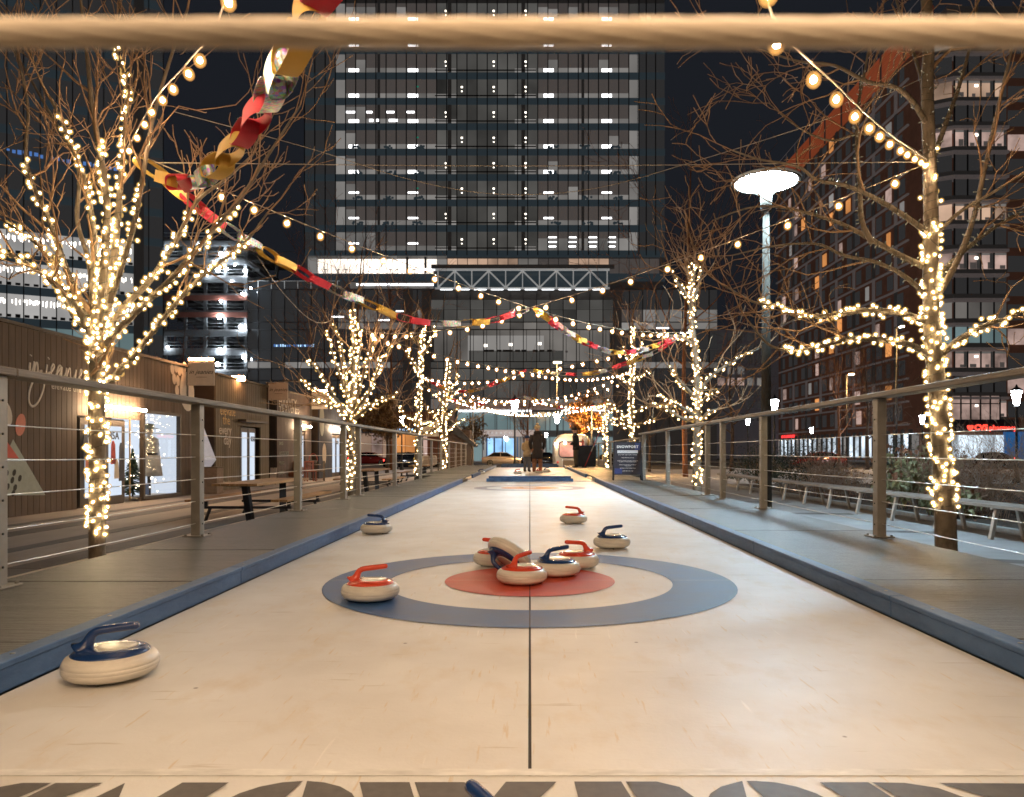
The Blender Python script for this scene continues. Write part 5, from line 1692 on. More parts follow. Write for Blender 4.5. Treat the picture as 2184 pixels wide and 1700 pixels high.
# shop row along the side street
for i in range(26):
    y = AY0 + 3 + i * 2.2
    piece('shop_window', M['lit_shop'] if (i * 7) % 5 else M['lit_white'], ah, (AX - 0.2, y, 1.55), (0.3, 1.35, 3.4))
    piece('pier', M['concrete_dark'], ah, (AX - 0.3, y + 1.1, 1.7), (0.4, 0.45, 4.4))
piece('sign_band', mat('red_sign_small', (0.3, 0.01, 0.01), 0.5, emis=(1.0, 0.04, 0.04), estr=1.6), ah, (AX - 0.5, 150, 3.9), (0.1, 7.5, 0.55))

# low grey blocks far behind, between tower and brick house
lb = thing('low_block', 'plain grey low block between the tower and the brick house', 'grey block', (tx(1580, 150), 150, GZ))
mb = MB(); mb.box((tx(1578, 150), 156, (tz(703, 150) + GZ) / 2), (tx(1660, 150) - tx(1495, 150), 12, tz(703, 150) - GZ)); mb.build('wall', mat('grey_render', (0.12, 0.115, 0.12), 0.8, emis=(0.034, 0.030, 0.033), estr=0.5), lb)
for r_, py in enumerate((718, 742, 766, 790, 814, 838, 862, 890)):
    for i in range(6):
        m_ = M['dark_glass']
        if py in (814,) : m_ = M['lit_pink'] if i in (1, 2, 3) else M['lit_dim']
        if py == 790 and i in (2, 3): m_ = M['lit_strip']
        panel(lb, 'window', m_, 1510 + 21 * i, 1510 + 21 * i + 14, py - 8, py + 8, 149.9, 0.2)

# orange lit pavilion past the kiosks
pvn = thing('shop_pavilion', 'low shop with an orange lit front beyond the kiosk row', 'shop', (tx(860, 92), 92, GZ))
mb = MB(); mb.box((tx(840, 92), 97, 2.6), (tx(960, 92) - tx(735, 92), 9.5, 6.4)); mb.build('wall', M['brick'], pvn)
for i in range(7):
    p0 = 745 + 24 * i
    panel(pvn, 'shop_window', M['lit_orange'] if i in (4, 5) else M['lit_warm'] if i % 2 else M['lit_pink'], p0, p0 + 22, 925, 975, 92.1, 0.3)
panel(pvn, 'roof_edge', M['concrete_dark'], 730, 965, 905, 924, 91.6, 0.6)
for i in range(7):
    panel(pvn, 'sign_letter', M['blue_white'], 846 + 5.2 * i, 849.5 + 5.2 * i, 914, 919, 91.2, 0.1)
# ================================================================== kiosk row
KX = -10.7
KT = 3.38
M['siding'] = mat('dark_brown_siding', (0.118, 0.080, 0.057), 0.7, var=0.22, nscale=3, stretch=(1, 1, 0.2), bump=0.15, bscale=20, rand=0.14, world_co=True)
M['siding_tan'] = mat('olive_siding', (0.165, 0.135, 0.092), 0.7, var=0.2, nscale=3, stretch=(1, 1, 0.2), bump=0.15, bscale=20, rand=0.12, world_co=True)
M['siding_grey'] = mat('mauve_brown_siding', (0.105, 0.078, 0.068), 0.7, var=0.2, nscale=3, stretch=(1, 1, 0.2), bump=0.1, rand=0.1, world_co=True)
M['siding_navy'] = mat('navy_siding', (0.045, 0.055, 0.085), 0.7, var=0.2, nscale=3, stretch=(1, 1, 0.2), bump=0.1, rand=0.1, world_co=True)
M['maroon'] = mat('maroon_panel', (0.055, 0.018, 0.020), 0.6, var=0.2)
M['navy'] = mat('navy_panel', (0.010, 0.020, 0.040), 0.6, var=0.2)
M['cream'] = mat('cream_print', (0.62, 0.55, 0.46), 0.6, var=0.1, nscale=3)
M['coral'] = mat('coral_print', (0.62, 0.20, 0.13), 0.6, var=0.1)
M['red_print'] = mat('red_print', (0.60, 0.10, 0.07), 0.6, var=0.1)
M['sage'] = mat('sage_print', (0.36, 0.38, 0.31), 0.6, var=0.1)
M['black_print'] = mat('black_print', (0.02, 0.018, 0.016), 0.6, var=0)
M['gold'] = mat('gold_print', (0.60, 0.38, 0.12), 0.5, var=0.1)
M['banner'] = mat('banner_board', (0.52, 0.44, 0.37), 0.6, var=0.08)
M['warm_bar'] = glow('warm_bar_lamp', (1.0, 0.70, 0.42), 115.0)
M['orange_bar'] = glow('orange_bar_lamp', (1.0, 0.45, 0.18), 80.0)
M['shop_in'] = glow('shop_interior', (0.74, 0.83, 0.96), 0.85)
M['frame_dark'] = mat('door_frame', (0.06, 0.045, 0.035), 0.5, var=0.1)
M['brass'] = mat('brass_rod', (0.55, 0.38, 0.16), 0.3, 0.8, var=0)
KAX, KAY = (0, 1, 0), (0, 0, 1)
def kface(d, z, out=0.0): return Vector((KX + out, d, z))
def kiosk(label, d0, d1, siding, openings, top=KT, pitch=0.19):
    root = thing('shop_kiosk', label, 'kiosk', (KX - 1.5, (d0 + d1) / 2, GZ), 'wooden shop kiosks in a row')
    mb = MB(); mb.box((KX - 2.05, (d0 + d1) / 2, (top + GZ) / 2), (2.0, d1 - d0, top - GZ - 0.02)); mb.box((KX - 0.55, d0 + 0.03, (top + GZ) / 2), (1.0, 0.06, top - GZ - 0.02)); mb.box((KX - 0.55, d1 - 0.03, (top + GZ) / 2), (1.0, 0.06, top - GZ - 0.02)); mb.build('shell', M['frame_dark'], root)
    y = d0
    while y < d1 - 0.02:
        e = min(y + pitch, d1)
        segs = [(GZ, top)]
        for (a, b_, za, zb) in openings:
            if e > a + 0.02 and y < b_ - 0.02:
                out = []
                for (p, q) in segs:
                    if za > p: out.append((p, min(za, q)))
                    if zb < q: out.append((max(zb, p), q))
                segs = [s for s in out if s[1] - s[0] > 0.05]
        for (p, q) in segs:
            piece('siding_board', M[siding], root, (KX - 0.02, (y + e) / 2, (p + q) / 2), (0.06, e - y - 0.013, q - p))
        y = e
    mb = MB(); mb.box((KX - 1.4, (d0 + d1) / 2, top + 0.03), (3.0, d1 - d0 + 0.06, 0.07)); mb.build('roof', M['siding_tan'] if siding != 'siding' else M['frame_dark'], root)
    return root
def flat(root, name, m, poly, out=0.016):
    mb = MB(); mb.prism(poly, (KX + out, 0, 0), (0, 1, 0), (0, 0, 1), (0.004, 0, 0)); return mb.build(name, m, root)
def ell(cy_, cz, ry, rz_, n=16, rot=0.0):
    return [(cy_ + ry * math.cos(2 * PI * i / n) * math.cos(rot) - rz_ * math.sin(2 * PI * i / n) * math.sin(rot), cz + ry * math.cos(2 * PI * i / n) * math.sin(rot) + rz_ * math.sin(2 * PI * i / n) * math.cos(rot)) for i in range(n)]
def kd(px): return KX / (px - CX) * FPX            # photograph column -> distance along the kiosk fronts
def kz(px, py): return EYE + (CY - py) / FPX * kd(px)
def shop_door(root, a, b_, zt, number, num_at):
    piece('door_recess', M['frame_dark'], root, (KX - 0.22, (a + b_) / 2, (zt + GZ) / 2), (0.3, b_ - a - 0.02, zt - GZ))
    n = 2
    w = (b_ - a) / n
    for i in range(n):
        c = a + w * (i + 0.5)
        dr = piece('door', M['frame_dark'], root, (KX - 0.06, c, (zt + GZ) / 2), (0.05, w - 0.05, zt - GZ - 0.05))
        piece('door_glass', M['shop_in'], root, (KX - 0.026, c, (zt + GZ) / 2 + 0.02), (0.03, w * 0.56, zt - GZ - 0.42))
    put_text('door_number', text_mesh(number, 0.27, 0.004, M['black_print'], bold=0.004), root, (KX - 0.004, num_at, zt - 0.52), KAX, KAY)
    return root

# --- first kiosk
D85 = (kd(172), kd(270))
WIN = (kd(303), kd(381))
k1 = kiosk('long dark brown kiosk with a handwritten shop name and painted shapes', 11.9, 23.35, 'siding', [(D85[0], D85[1] + 0.55, GZ, 1.62), (WIN[0], WIN[1], -0.50, 1.85)])
shop_door(k1, D85[0], D85[1], 1.60, '85A', kd(233))
piece('door_rod', M['brass'], k1, (KX + 0.02, D85[1] + 0.12, 0.55), (0.03, 0.03, 2.2))
piece('display_back', M['shop_in'], k1, (KX - 0.80, sum(WIN) / 2 + 0.03, 0.68), (0.05, WIN[1] - WIN[0] + 0.1, 2.5))
piece('display_side', M['shop_in'], k1, (KX - 0.42, WIN[1] + 0.1, 0.68), (0.70, 0.05, 2.5))
mb = MB(); mb.box((KX - 0.5, sum(WIN) / 2, -0.53), (0.74, WIN[1] - WIN[0], 0.05)); mb.build('display_floor', M['cream'], k1)
M['pane'] = None
def pane_glass():
    m = bpy.data.materials.new('window_pane'); m.use_nodes = True
    nt = m.node_tree; nt.nodes.clear()
    o = nt.nodes.new('ShaderNodeOutputMaterial'); t = nt.nodes.new('ShaderNodeBsdfTransparent'); g = nt.nodes.new('ShaderNodeBsdfGlossy'); x = nt.nodes.new('ShaderNodeMixShader')
    g.inputs['Roughness'].default_value = 0.02
    x.inputs[0].default_value = 0.08
    nt.links.new(t.outputs[0], x.inputs[1]); nt.links.new(g.outputs[0], x.inputs[2]); nt.links.new(x.outputs[0], o.inputs[0])
    return m
M['pane'] = pane_glass()
piece('window_pane', M['pane'], k1, (KX - 0.03, sum(WIN) / 2, 0.675), (0.01, WIN[1] - WIN[0], 2.32))
for (a, w_) in ((WIN[0], 0.09), (WIN[1], 0.09)):
    piece('window_frame', M['frame_dark'], k1, (KX + 0.01, a, 0.675), (0.12, w_, 2.44))
for z in (-0.52, 1.87):
    piece('window_frame', M['frame_dark'], k1, (KX + 0.013, sum(WIN) / 2, z), (0.12, WIN[1] - WIN[0] - 0.1, 0.08))
piece('bar_lamp', M['warm_bar'], k1, (KX + 0.22, kd(238), kz(238, 870)), (0.06, kd(296) - kd(178), 0.065))
for q in (185, 290):
    piece('lamp_bracket', M['frame_dark'], k1, (KX + 0.1, kd(q), kz(238, 868)), (0.24, 0.04, 0.04))
# handwriting
def stroke(root, pts2, origin, s, r=0.030):
    o = Vector(origin)
    pts = catmull([o + Vector((0.018, x * s, z * s)) for x, z in pts2], 5)
    mb = MB()
    mb.tube(pts, r, 5)
    mb.v = [Vector((KX + 0.012 + (v.x - (KX + 0.018)) * 0.25, v.y, v.z)) for v in mb.v]
    return mb.build('handwriting', M['cream'], root)
w0 = (KX, kd(62), kz(62, 806) + 0.07)
S_ = 0.27
stroke(k1, [(-0.05, 0.45), (0.05, 0.95), (0.0, 0.15), (0.15, 0.05), (0.4, 0.6), (0.55, 1.1), (0.5, 0.1), (0.62, 0.75), (0.85, 1.05), (0.95, 0.75), (0.95, 0.15), (1.1, 0.1), (1.3, 0.5)], w0, S_)
stroke(k1, [(0.12, 1.5), (0.15, 1.58)], w0, S_, 0.04)
stroke(k1, [(2.1, 1.05), (1.95, 0.2), (1.6, -1.1), (1.0, -2.1), (0.3, -2.5), (-0.1, -2.0), (0.1, -1.0), (0.8, 0.0), (1.5, 0.5)], w0, S_)
stroke(k1, [(2.25, 1.55), (2.3, 1.62)], w0, S_, 0.04)
stroke(k1, [(2.1, 0.3), (2.6, 0.5), (3.0, 0.95), (2.85, 1.15), (2.6, 0.75), (2.65, 0.2), (3.0, 0.1), (3.4, 0.5), (3.9, 1.05), (3.6, 1.1), (3.35, 0.55), (3.5, 0.1), (3.8, 0.5), (4.0, 1.05), (3.95, 0.3), (4.15, 0.1), (4.5, 0.6), (4.65, 1.05), (4.6, 0.1), (4.8, 0.75), (5.1, 1.05), (5.2, 0.2), (5.45, 0.1), (5.8, 0.6), (5.95, 1.05), (5.85, 0.2), (6.1, 0.1), (6.5, 0.6), (6.8, 1.0), (6.6, 1.1), (6.45, 0.5), (6.7, 0.1), (7.1, 0.4), (7.4, 1.1), (7.6, 0.4), (7.2, 0.05)], w0, S_)
put_text('lettering', text_mesh('elevate the everyday', 0.235, 0.004, M['cream'], spacing=1.05), k1, (KX + 0.013, kd(108), kz(108, 829)), KAX, KAY)
# painted shapes
flat(k1, 'mural_shape', M['sage'], [(kd(-30), kz(-10, 1056)), (kd(95), kz(95, 1056)), (kd(26), kz(26, 937))])
flat(k1, 'mural_shape', M['red_print'], [(kd(-30), kz(-10, 975)), (kd(38), kz(38, 978)), (kd(4), kz(4, 930))], 0.022)
for (px, py) in ((12, 1010), (28, 1008), (8, 1024), (24, 1024), (40, 1020), (14, 1038), (30, 1040), (6, 1050), (26, 1052)):
    flat(k1, 'mural_shape', M['black_print'], ell(kd(px), kz(px, py), 0.05, 0.075, 8, -0.4), 0.022)
flat(k1, 'mural_shape', M['cream'], ell(kd(12), kz(12, 882), 0.15, 0.26, 16, 0.35))
flat(k1, 'mural_shape', M['coral'], ell(kd(42), kz(42, 906), 0.15, 0.24, 16, -0.25))
flat(k1, 'mural_shape', M['cream'], ell(kd(398), kz(398, 835), 0.48, 0.62, 20, 0.2))
for (px, py) in ((366, 787), (374, 783), (381, 790), (388, 790), (370, 808), (378, 812), (376, 833), (392, 783)):
    flat(k1, 'mural_shape', M['cream'], ell(kd(px), kz(px, py), 0.12, 0.17, 12, 0.2), 0.02)

# --- window display things
def lathe_thing(name, label, cat, loc, parts, group=None):
    r = thing(name, label, cat, loc, group)
    for (pn, prof, m_, n, c) in parts:
        mb = MB(); mb.lathe(prof, n, c); mb.build(pn, m_, r, world=False)
    return r
M['white_cloth'] = mat('white_coat', (0.62, 0.60, 0.57), 0.8, var=0.15, nscale=6)
mx = WIN[0] + 0.62 * (WIN[1] - WIN[0]) - 0.2
man = thing('mannequin', 'mannequin in a white belted coat and grey hat inside the lit shop window', 'mannequin', (KX - 0.38, mx, -0.5))
mb = MB(); mb.lathe([(0.36, 0.55), (0.33, 0.8), (0.25, 1.15), (0.22, 1.2), (0.27, 1.4), (0.25, 1.62), (0.08, 1.72), (0.0, 1.73)], 16); mb.build('coat', M['white_cloth'], man, world=False)
mb = MB(); mb.lathe([(0.245, 1.16), (0.245, 1.22)], 16); mb.build('belt', M['black_print'], man, world=False)
for s in (-1, 1):
    mb = MB(); mb.tube([(0, s * 0.24, 1.58), (0.03, s * 0.36, 1.3), (0.06, s * 0.42, 0.95)], [0.09, 0.085, 0.07], 8); mb.build('sleeve', M['white_cloth'], man, world=False)
mb = MB(); mb.ball((0, 0, 1.85), 0.11, 12, 8, (1, 0.9, 1.2)); mb.build('head', M['cream'], man, world=False)
mb = MB(); mb.lathe([(0.24, 1.93), (0.24, 1.945), (0.13, 1.95), (0.125, 2.06), (0.0, 2.08)], 14); mb.build('hat', M['sage'], man, world=False)
mb = MB(); mb.lathe([(0.05, 0.0), (0.05, 0.56)], 8); mb.build('stand', M['black_print'], man, world=False)
M['needles'] = mat('fir_needles', (0.030, 0.055, 0.030), 0.8, var=0.4, nscale=20)
M['tiny_lamp'] = glow('tiny_lamp', (1.0, 0.86, 0.62), 10.0, light=False)
def xmas(label, loc, h, seed, n=40):
    r = thing('christmas_tree', label, 'christmas tree', loc, 'small lit christmas trees in the shops')
    rgx = random.Random(seed)
    mb = MB()
    for i in range(26):
        z = h * (0.08 + 0.9 * i / 26)
        rr = h * 0.30 * (1 - i / 26.5)
        for j in range(9):
            a = rgx.random() * 2 * PI
            mb.bar((0, 0, z + 0.06), (math.cos(a) * rr, math.sin(a) * rr, z - 0.04), 0.05, 0.015)
    stuff(mb.build('branches', M['needles'], r, world=False))
    mb = MB(); mb.lathe([(0.03, 0), (0.012, h)], 6); mb.build('trunk', M['bark_dark'], r, world=False)
    mb = MB()
    for i in range(n):
        f = rgx.random() ** 0.8
        a = rgx.random() * 2 * PI
        rr = h * 0.30 * (1 - f)
        mb.octa((math.cos(a) * rr, math.sin(a) * rr, h * (0.08 + 0.9 * f)), 0.014)
    stuff(mb.build('lamps', M['tiny_lamp'], r, world=False))
    return r
xmas('small christmas tree with tiny lamps at the shop side of the mannequin', (KX - 0.45, WIN[0] + 0.35, -0.5), 1.35, 1)
mb = MB()
rgx = random.Random(8)
cur = thing('lamp_curtain', 'curtain of tiny lamps hanging behind the mannequin in the shop window', 'lamp curtain', (KX - 0.8, sum(WIN) / 2, -0.5))
for i in range(70):
    mb.octa((KX - 0.75 + rgx.uniform(-0.05, 0.5), rgx.uniform(WIN[0], WIN[1]), rgx.uniform(-0.45, 1.75)), 0.02)
stuff(mb.build('lamps', M['tiny_lamp'], cur))
flat(k1, 'window_sticker', mat('blue_sticker', (0.05, 0.16, 0.42), 0.5, var=0), [(WIN[0] + 0.06, -0.44), (WIN[0] + 0.36, -0.44), (WIN[0] + 0.36, -0.12), (WIN[0] + 0.06, -0.12)], 0.0)
# things hanging behind the door glass
M['garment'] = mat('hanging_garment', (0.30, 0.05, 0.05), 0.8, var=0.3, nscale=5)
M['garment2'] = mat('dark_garment', (0.05, 0.055, 0.075), 0.8, var=0.3, nscale=5)
rk = thing('clothes_display', 'dark and red clothes hanging behind the glass door marked 85A', 'clothes', (KX - 0.01, kd(250), 0.0))
for i, (px, py, h, m_) in enumerate(((241, 965, 0.6, 'garment'), (258, 985, 1.0, 'garment2'), (248, 1000, 0.5, 'cream'), (182, 950, 0.7, 'garment2'), (187, 985, 0.8, 'coral'))):
    mb = MB(); c = Vector((KX - 0.004, kd(px), kz(px, py)))
    mb.prism([(-0.10, -h / 2), (0.12, -h / 2), (0.09, h / 2 - 0.1), (0.03, h / 2), (-0.03, h / 2), (-0.08, h / 2 - 0.1)], c, (0, 1, 0), (0, 0, 1), (0.012, 0, 0)); mb.build('garment', M[m_], rk)

# --- alcove walls between kiosks
def alcove(label, d0, d1, m_):
    r = thing('alcove_wall', label, 'wall panel', (KX - 0.9, (d0 + d1) / 2, GZ), 'dark panels between the kiosks')
    n = max(1, int((d1 - d0) / 0.3))
    for i in range(n):
        a, b_ = d0 + (d1 - d0) * i / n, d0 + (d1 - d0) * (i + 1) / n
        piece('panel', M[m_], r, (KX - 0.9, (a + b_) / 2, (3.0 + GZ) / 2), (0.08, b_ - a - 0.015, 3.0 - GZ))
    piece('back_wall', M['black_print'], r, (KX - 1.0, (d0 + d1) / 2, (3.0 + GZ) / 2), (0.06, d1 - d0, 3.0 - GZ))
    return r
alcove('maroon panelled alcove behind the faceted lantern', 23.45, 25.0, 'maroon')
alcove('narrow navy gap beside the white standing frame', 30.35, 31.1, 'navy')
alcove('maroon panel behind the red chairs', 36.2, 37.3, 'maroon')
# --- second kiosk
D2 = (kd(514), kd(552))
k2 = kiosk('olive brown kiosk with gold letters about every day', 25.1, 30.25, 'siding_tan', [(D2[0], D2[1], GZ, 1.72)])
shop_door(k2, D2[0], D2[1] - 0.25, 1.68, '85B', kd(535))
piece('bar_lamp', M['frame_dark'], k2, (KX + 0.2, kd(530), 1.90), (0.3, kd(556) - kd(508), 0.09))
for (t, px, py) in (('elevate', 468, 884), ('the', 474, 905), ('every', 466, 926), ('day', 476, 948)):
    put_text('lettering', text_mesh(t, 0.50, 0.004, M['gold'] if t in ('the',) else M['cream'] if t != 'elevate' else M['gold'], spacing=0.95), k2, (KX + 0.014, kd(px), kz(px, py)), KAX, KAY)
put_text('lettering', text_mesh('@injeanies', 0.16, 0.004, M['cream']), k2, (KX + 0.014, kd(474), kz(474, 1033)), KAX, KAY)
# --- third kiosk
D3 = (kd(626), kd(650))
k3 = kiosk('mauve brown kiosk with two large lines of pale capitals', 31.2, 36.1, 'siding_grey', [(D3[0], D3[1], GZ, 1.75)])
shop_door(k3, D3[0], D3[1], 1.70, '85C', kd(640))
put_text('lettering', text_mesh('HARVEY', 0.62, 0.004, M['cream'], spacing=1.05), k3, (KX + 0.014, kd(594), kz(594, 866)), KAX, KAY)
put_text('lettering', text_mesh('TRAVELER', 0.62, 0.004, M['cream'], spacing=1.0), k3, (KX + 0.014, kd(594), kz(594, 886)), KAX, KAY)
for i, t in enumerate(('BAGS', 'ACCESSORIES', 'PRINTS', 'CARDS')):
    put_text('lettering', text_mesh(t, 0.2, 0.004, M['sage']), k3, (KX + 0.014, kd(595), 1.05 - 0.42 * i), KAX, KAY)
piece('bar_lamp', M['warm_bar'], k3, (KX + 0.22, kd(640), 1.95), (0.06, 2.0, 0.07))
# --- fourth kiosk
D4 = (kd(708), kd(726))
k4 = kiosk('navy kiosk with a cream oval farthest down the row', 37.4, 43.0, 'siding_navy', [(D4[0], D4[1], GZ, 1.75)])
shop_door(k4, D4[0], D4[1], 1.70, '85D', kd(717))
piece('bar_lamp', M['warm_bar'], k4, (KX + 0.22, kd(715), 2.0), (0.06, 2.4, 0.08))
flat(k4, 'mural_shape', M['sage'], ell(kd(686), kz(686, 898), 0.42, 0.78, 18))
flat(k4, 'mural_shape', M['cream'], ell(kd(691), kz(691, 968), 0.36, 0.55, 18))
# hanging signs
def banner(label, d, px0, px1, z0, z1, lamp=True, mark='script'):
    x0, x1 = (px0 - CX) / FPX * d, (px1 - CX) / FPX * d
    r = thing('hanging_sign', label, 'hanging sign', (x0, d, z0), 'square cream signs sticking out from the kiosks')
    mb = MB(); mb.box(((x0 + x1) / 2, d, (z0 + z1) / 2), (x1 - x0, 0.09, z1 - z0)); mb.build('sign_board', M['banner'], r, bevel=0.004)
    mb = MB(); mb.box((x0 - 0.05, d, (z0 + z1) / 2 - 0.25), (0.10, 0.08, z1 - z0 + 0.5)); mb.build('bracket', M['frame_dark'], r)
    if lamp:
        piece('bar_lamp', M['orange_bar'], r, ((x0 + x1) / 2, d, z1 + 0.10), ((x1 - x0) * 0.92, 0.08, 0.07))
        piece('lamp_arm', M['frame_dark'], r, (x0 + 0.02, d, z1 + 0.05), (0.04, 0.04, 0.14))
    if mark == 'script':
        put_text('lettering', text_mesh('in jeanies', 0.20, 0.003, M['black_print'], shear=0.45), r, ((x0 + x1) / 2 - 0.36, d - 0.048, (z0 + z1) / 2), (1, 0, 0), (0, 0, 1))
        piece('underline', M['black_print'], r, ((x0 + x1) / 2 + 0.03, d - 0.047, (z0 + z1) / 2 - 0.10), (0.32, 0.004, 0.012))
    else:
        mb = MB(); mb.tube([((x0 + x1) / 2 + math.cos(a) * 0.27, d - 0.048, (z0 + z1) / 2 + math.sin(a) * 0.27) for a in [2 * PI * i / 28 for i in range(29)]], 0.008, 4); mb.build('circle_mark', M['black_print'], r)
        mb = MB(); mb.ball(((x0 + x1) / 2 + 0.03, d - 0.046, (z0 + z1) / 2), 0.13, 12, 8, (1.1, 0.05, 0.7)); mb.build('bird_mark', M['black_print'], r)
    return r
banner('cream hanging sign with script lettering under the brightest orange lamp bar', 23.0, 401, 457, 2.82, 3.54)
banner('unlit cream hanging sign with script lettering beside the lettered mauve kiosk', 30.0, 573, 614, 2.86, 3.58, lamp=False)
banner('cream hanging sign with a circle emblem near the bushy lit tree', 36.0, 665, 699, 2.84, 3.64, mark='circle')
hl = thing('flood_lamp', 'small orange glowing flood lamp on the olive kiosk roof', 'flood lamp', (tx(508, 27), 27, 3.45))
piece('lamp_head', M['orange_bar'], hl, (tx(508, 27), 27.0, tz(807, 27)), (0.42, 0.2, 0.16))
piece('stand', M['frame_dark'], hl, (tx(508, 27), 27.1, 3.50), (0.05, 0.05, 0.2))
# faceted lantern on a box, red tube lamp, sandwich frame
M['facet'] = mat('faceted_white', (0.55, 0.55, 0.58), 0.3, var=0.1, emis=(0.35, 0.34, 0.38), estr=0.45)
fx, fd = -10.45, 23.9
fxp = lambda px: (px - CX) / FPX * fd
ft = thing('faceted_lantern', 'tall white faceted diamond lantern on a brown box in the alcove', 'lantern', (fxp(432), fd, GZ))
zt, zm, zb_ = tz(886, fd), tz(980, fd), tz(1018, fd)
rr = 0.42
ap, bt = Vector((fxp(425), fd, zt)), Vector((fxp(432), fd, zb_))
ringp = [Vector((fxp(431) + rr * math.cos(2 * PI * i / 5 + 0.3), fd + rr * math.sin(2 * PI * i / 5 + 0.3), zm)) for i in range(5)]
for i in range(5):
    for tip in (ap, bt):
        mb = MB(); a, b_ = ringp[i], ringp[(i + 1) % 5]
        n = (a - tip).cross(b_ - tip).normalized() * 0.012
        mb.add([a, b_, tip, a - n, b_ - n, tip - n], [(0, 1, 2), (5, 4, 3), (0, 3, 4, 1), (1, 4, 5, 2), (2, 5, 3, 0)]); mb.build('facet', M['facet'], ft)
bx = thing('box', 'plain tan box under the faceted lantern', 'box', (fxp(442), fd, GZ))
mb = MB(); mb.box((fxp(446), fd, GZ + 0.42), (0.72, 0.5, 0.82)); mb.build('body', mat('tan_box', (0.24, 0.17, 0.12), 0.7), bx, bevel=0.008)
mb = MB(); mb.box((fxp(446), fd, GZ + 0.85), (0.76, 0.54, 0.04)); mb.build('lid', M['siding_tan'], bx, bevel=0.005)
piece_t = thing('tube_lamp', 'upright glowing red tube lamp at the corner of the brown kiosk', 'tube lamp', (fxp(405), 23.3, GZ))
mb = MB(); mb.tube([(tx(406, 23.3), 23.3, tz(1000, 23.3)), (tx(406, 23.3), 23.3, tz(925, 23.3))], 0.045, 10); mb.build('tube', glow('red_tube', (1.0, 0.10, 0.04), 3.2), piece_t)
mb = MB(); mb.tube([(tx(406, 23.3), 23.3, GZ), (tx(406, 23.3), 23.3, tz(1000, 23.3))], 0.03, 8); mb.build('stand', M['frame_dark'], piece_t)
sf = thing('easel_board', 'small pale board leaning beside the navy gap', 'board', (tx(582, 30.6), 30.6, GZ))
mb = MB(); mb.box((tx(583, 30.6), 30.6, GZ + 0.45), (0.26, 0.04, 0.5), rx=-0.15); mb.build('board', M['banner'], sf)
mb = MB(); mb.bar((tx(583, 30.6), 30.62, GZ + 0.7), (tx(583, 30.6), 30.85, GZ), 0.03); mb.build('leg', M['frame_dark'], sf)
# armchair, red chairs, basket table
M['leather'] = mat('brown_leather', (0.16, 0.06, 0.03), 0.45, var=0.2)
M['wood_red'] = mat('red_stained_wood', (0.32, 0.10, 0.06), 0.5, var=0.2)
ac = thing('armchair', 'rounded brown leather armchair in front of the mauve kiosk', 'armchair', (tx(622, 33), 33, GZ))
ax_, ay_ = tx(622, 33), 33.0
for (nm, c, d_) in (('seat', (0, 0, 0.36), (0.7, 0.7, 0.22)), ('backrest', (0, 0.32, 0.62), (0.72, 0.16, 0.62)), ('armrest', (-0.38, 0, 0.5), (0.14, 0.7, 0.38)), ('armrest', (0.38, 0, 0.5), (0.14, 0.7, 0.38))):
    mb = MB(); mb.box((ax_ + c[0], ay_ + c[1], GZ + c[2]), d_); mb.build(nm, M['leather'], ac, bevel=0.05)
for sx in (-1, 1):
    for sy in (-1, 1):
        mb = MB(); mb.tube([(ax_ + sx * 0.28, ay_ + sy * 0.28, GZ), (ax_ + sx * 0.28, ay_ + sy * 0.28, GZ + 0.26)], 0.025, 6); mb.build('leg', M['frame_dark'], ac)
def chair(label, x, y, rz, m_):
    r = thing('wooden_chair', label, 'chair', (x, y, GZ), 'wooden chairs outside the kiosks', rz)
    mb = MB(); mb.box((0, 0, 0.46), (0.48, 0.46, 0.05)); mb.build('seat', m_, r, world=False, bevel=0.006)
    for sx in (-1, 1):
        for sy in (-1, 1):
            mb = MB(); mb.box((sx * 0.2, sy * 0.19, 0.46 if sy > 0 else 0.22), (0.05, 0.05, 0.92 if sy > 0 else 0.44)); mb.build('leg', m_, r, world=False)
    for i in range(5):
        mb = MB(); mb.box((-0.15 + 0.075 * i, 0.19, 0.70), (0.03, 0.02, 0.36)); mb.build('back_slat', m_, r, world=False)
    mb = MB(); mb.box((0, 0.19, 0.90), (0.46, 0.03, 0.07)); mb.build('back_rail', m_, r, world=False)
    return r
chair('red wooden slat backed chair nearest the armchair', tx(662, 34), 34.0, 0.6, M['wood_red'])
chair('plain brown wooden chair next to the red slat backed chair', tx(682, 34.5), 34.5, -1.2, M['rail_wood'])
tbn = thing('bistro_table', 'small round table with a basket behind the wooden chairs', 'table', (tx(668, 35.5), 35.5, GZ))
mb = MB(); mb.lathe([(0.36, 0.72), (0.36, 0.75), (0, 0.75)], 20); mb.build('table_top', M['rail_wood'], tbn, world=False)
mb = MB(); mb.lathe([(0.22, 0), (0.2, 0.03), (0.035, 0.06), (0.03, 0.72)], 12); mb.build('leg', M['frame_dark'], tbn, world=False)
bkt = thing('basket', 'wicker basket with a tall hoop handle on the small round table', 'basket', (tx(668, 35.5), 35.5, GZ + 0.75))
mb = MB(); mb.lathe([(0.13, 0.0), (0.2, 0.2), (0.19, 0.2), (0.12, 0.02), (0, 0.02)], 16); mb.build('bowl', M['siding_grey'], bkt, world=False)
mb = MB(); mb.tube([(0.2 * math.cos(a), 0, 0.18 + 0.34 * math.sin(a)) for a in [PI * i / 12 for i in range(13)]], 0.012, 6); mb.build('hoop', M['red_print'], bkt, world=False)

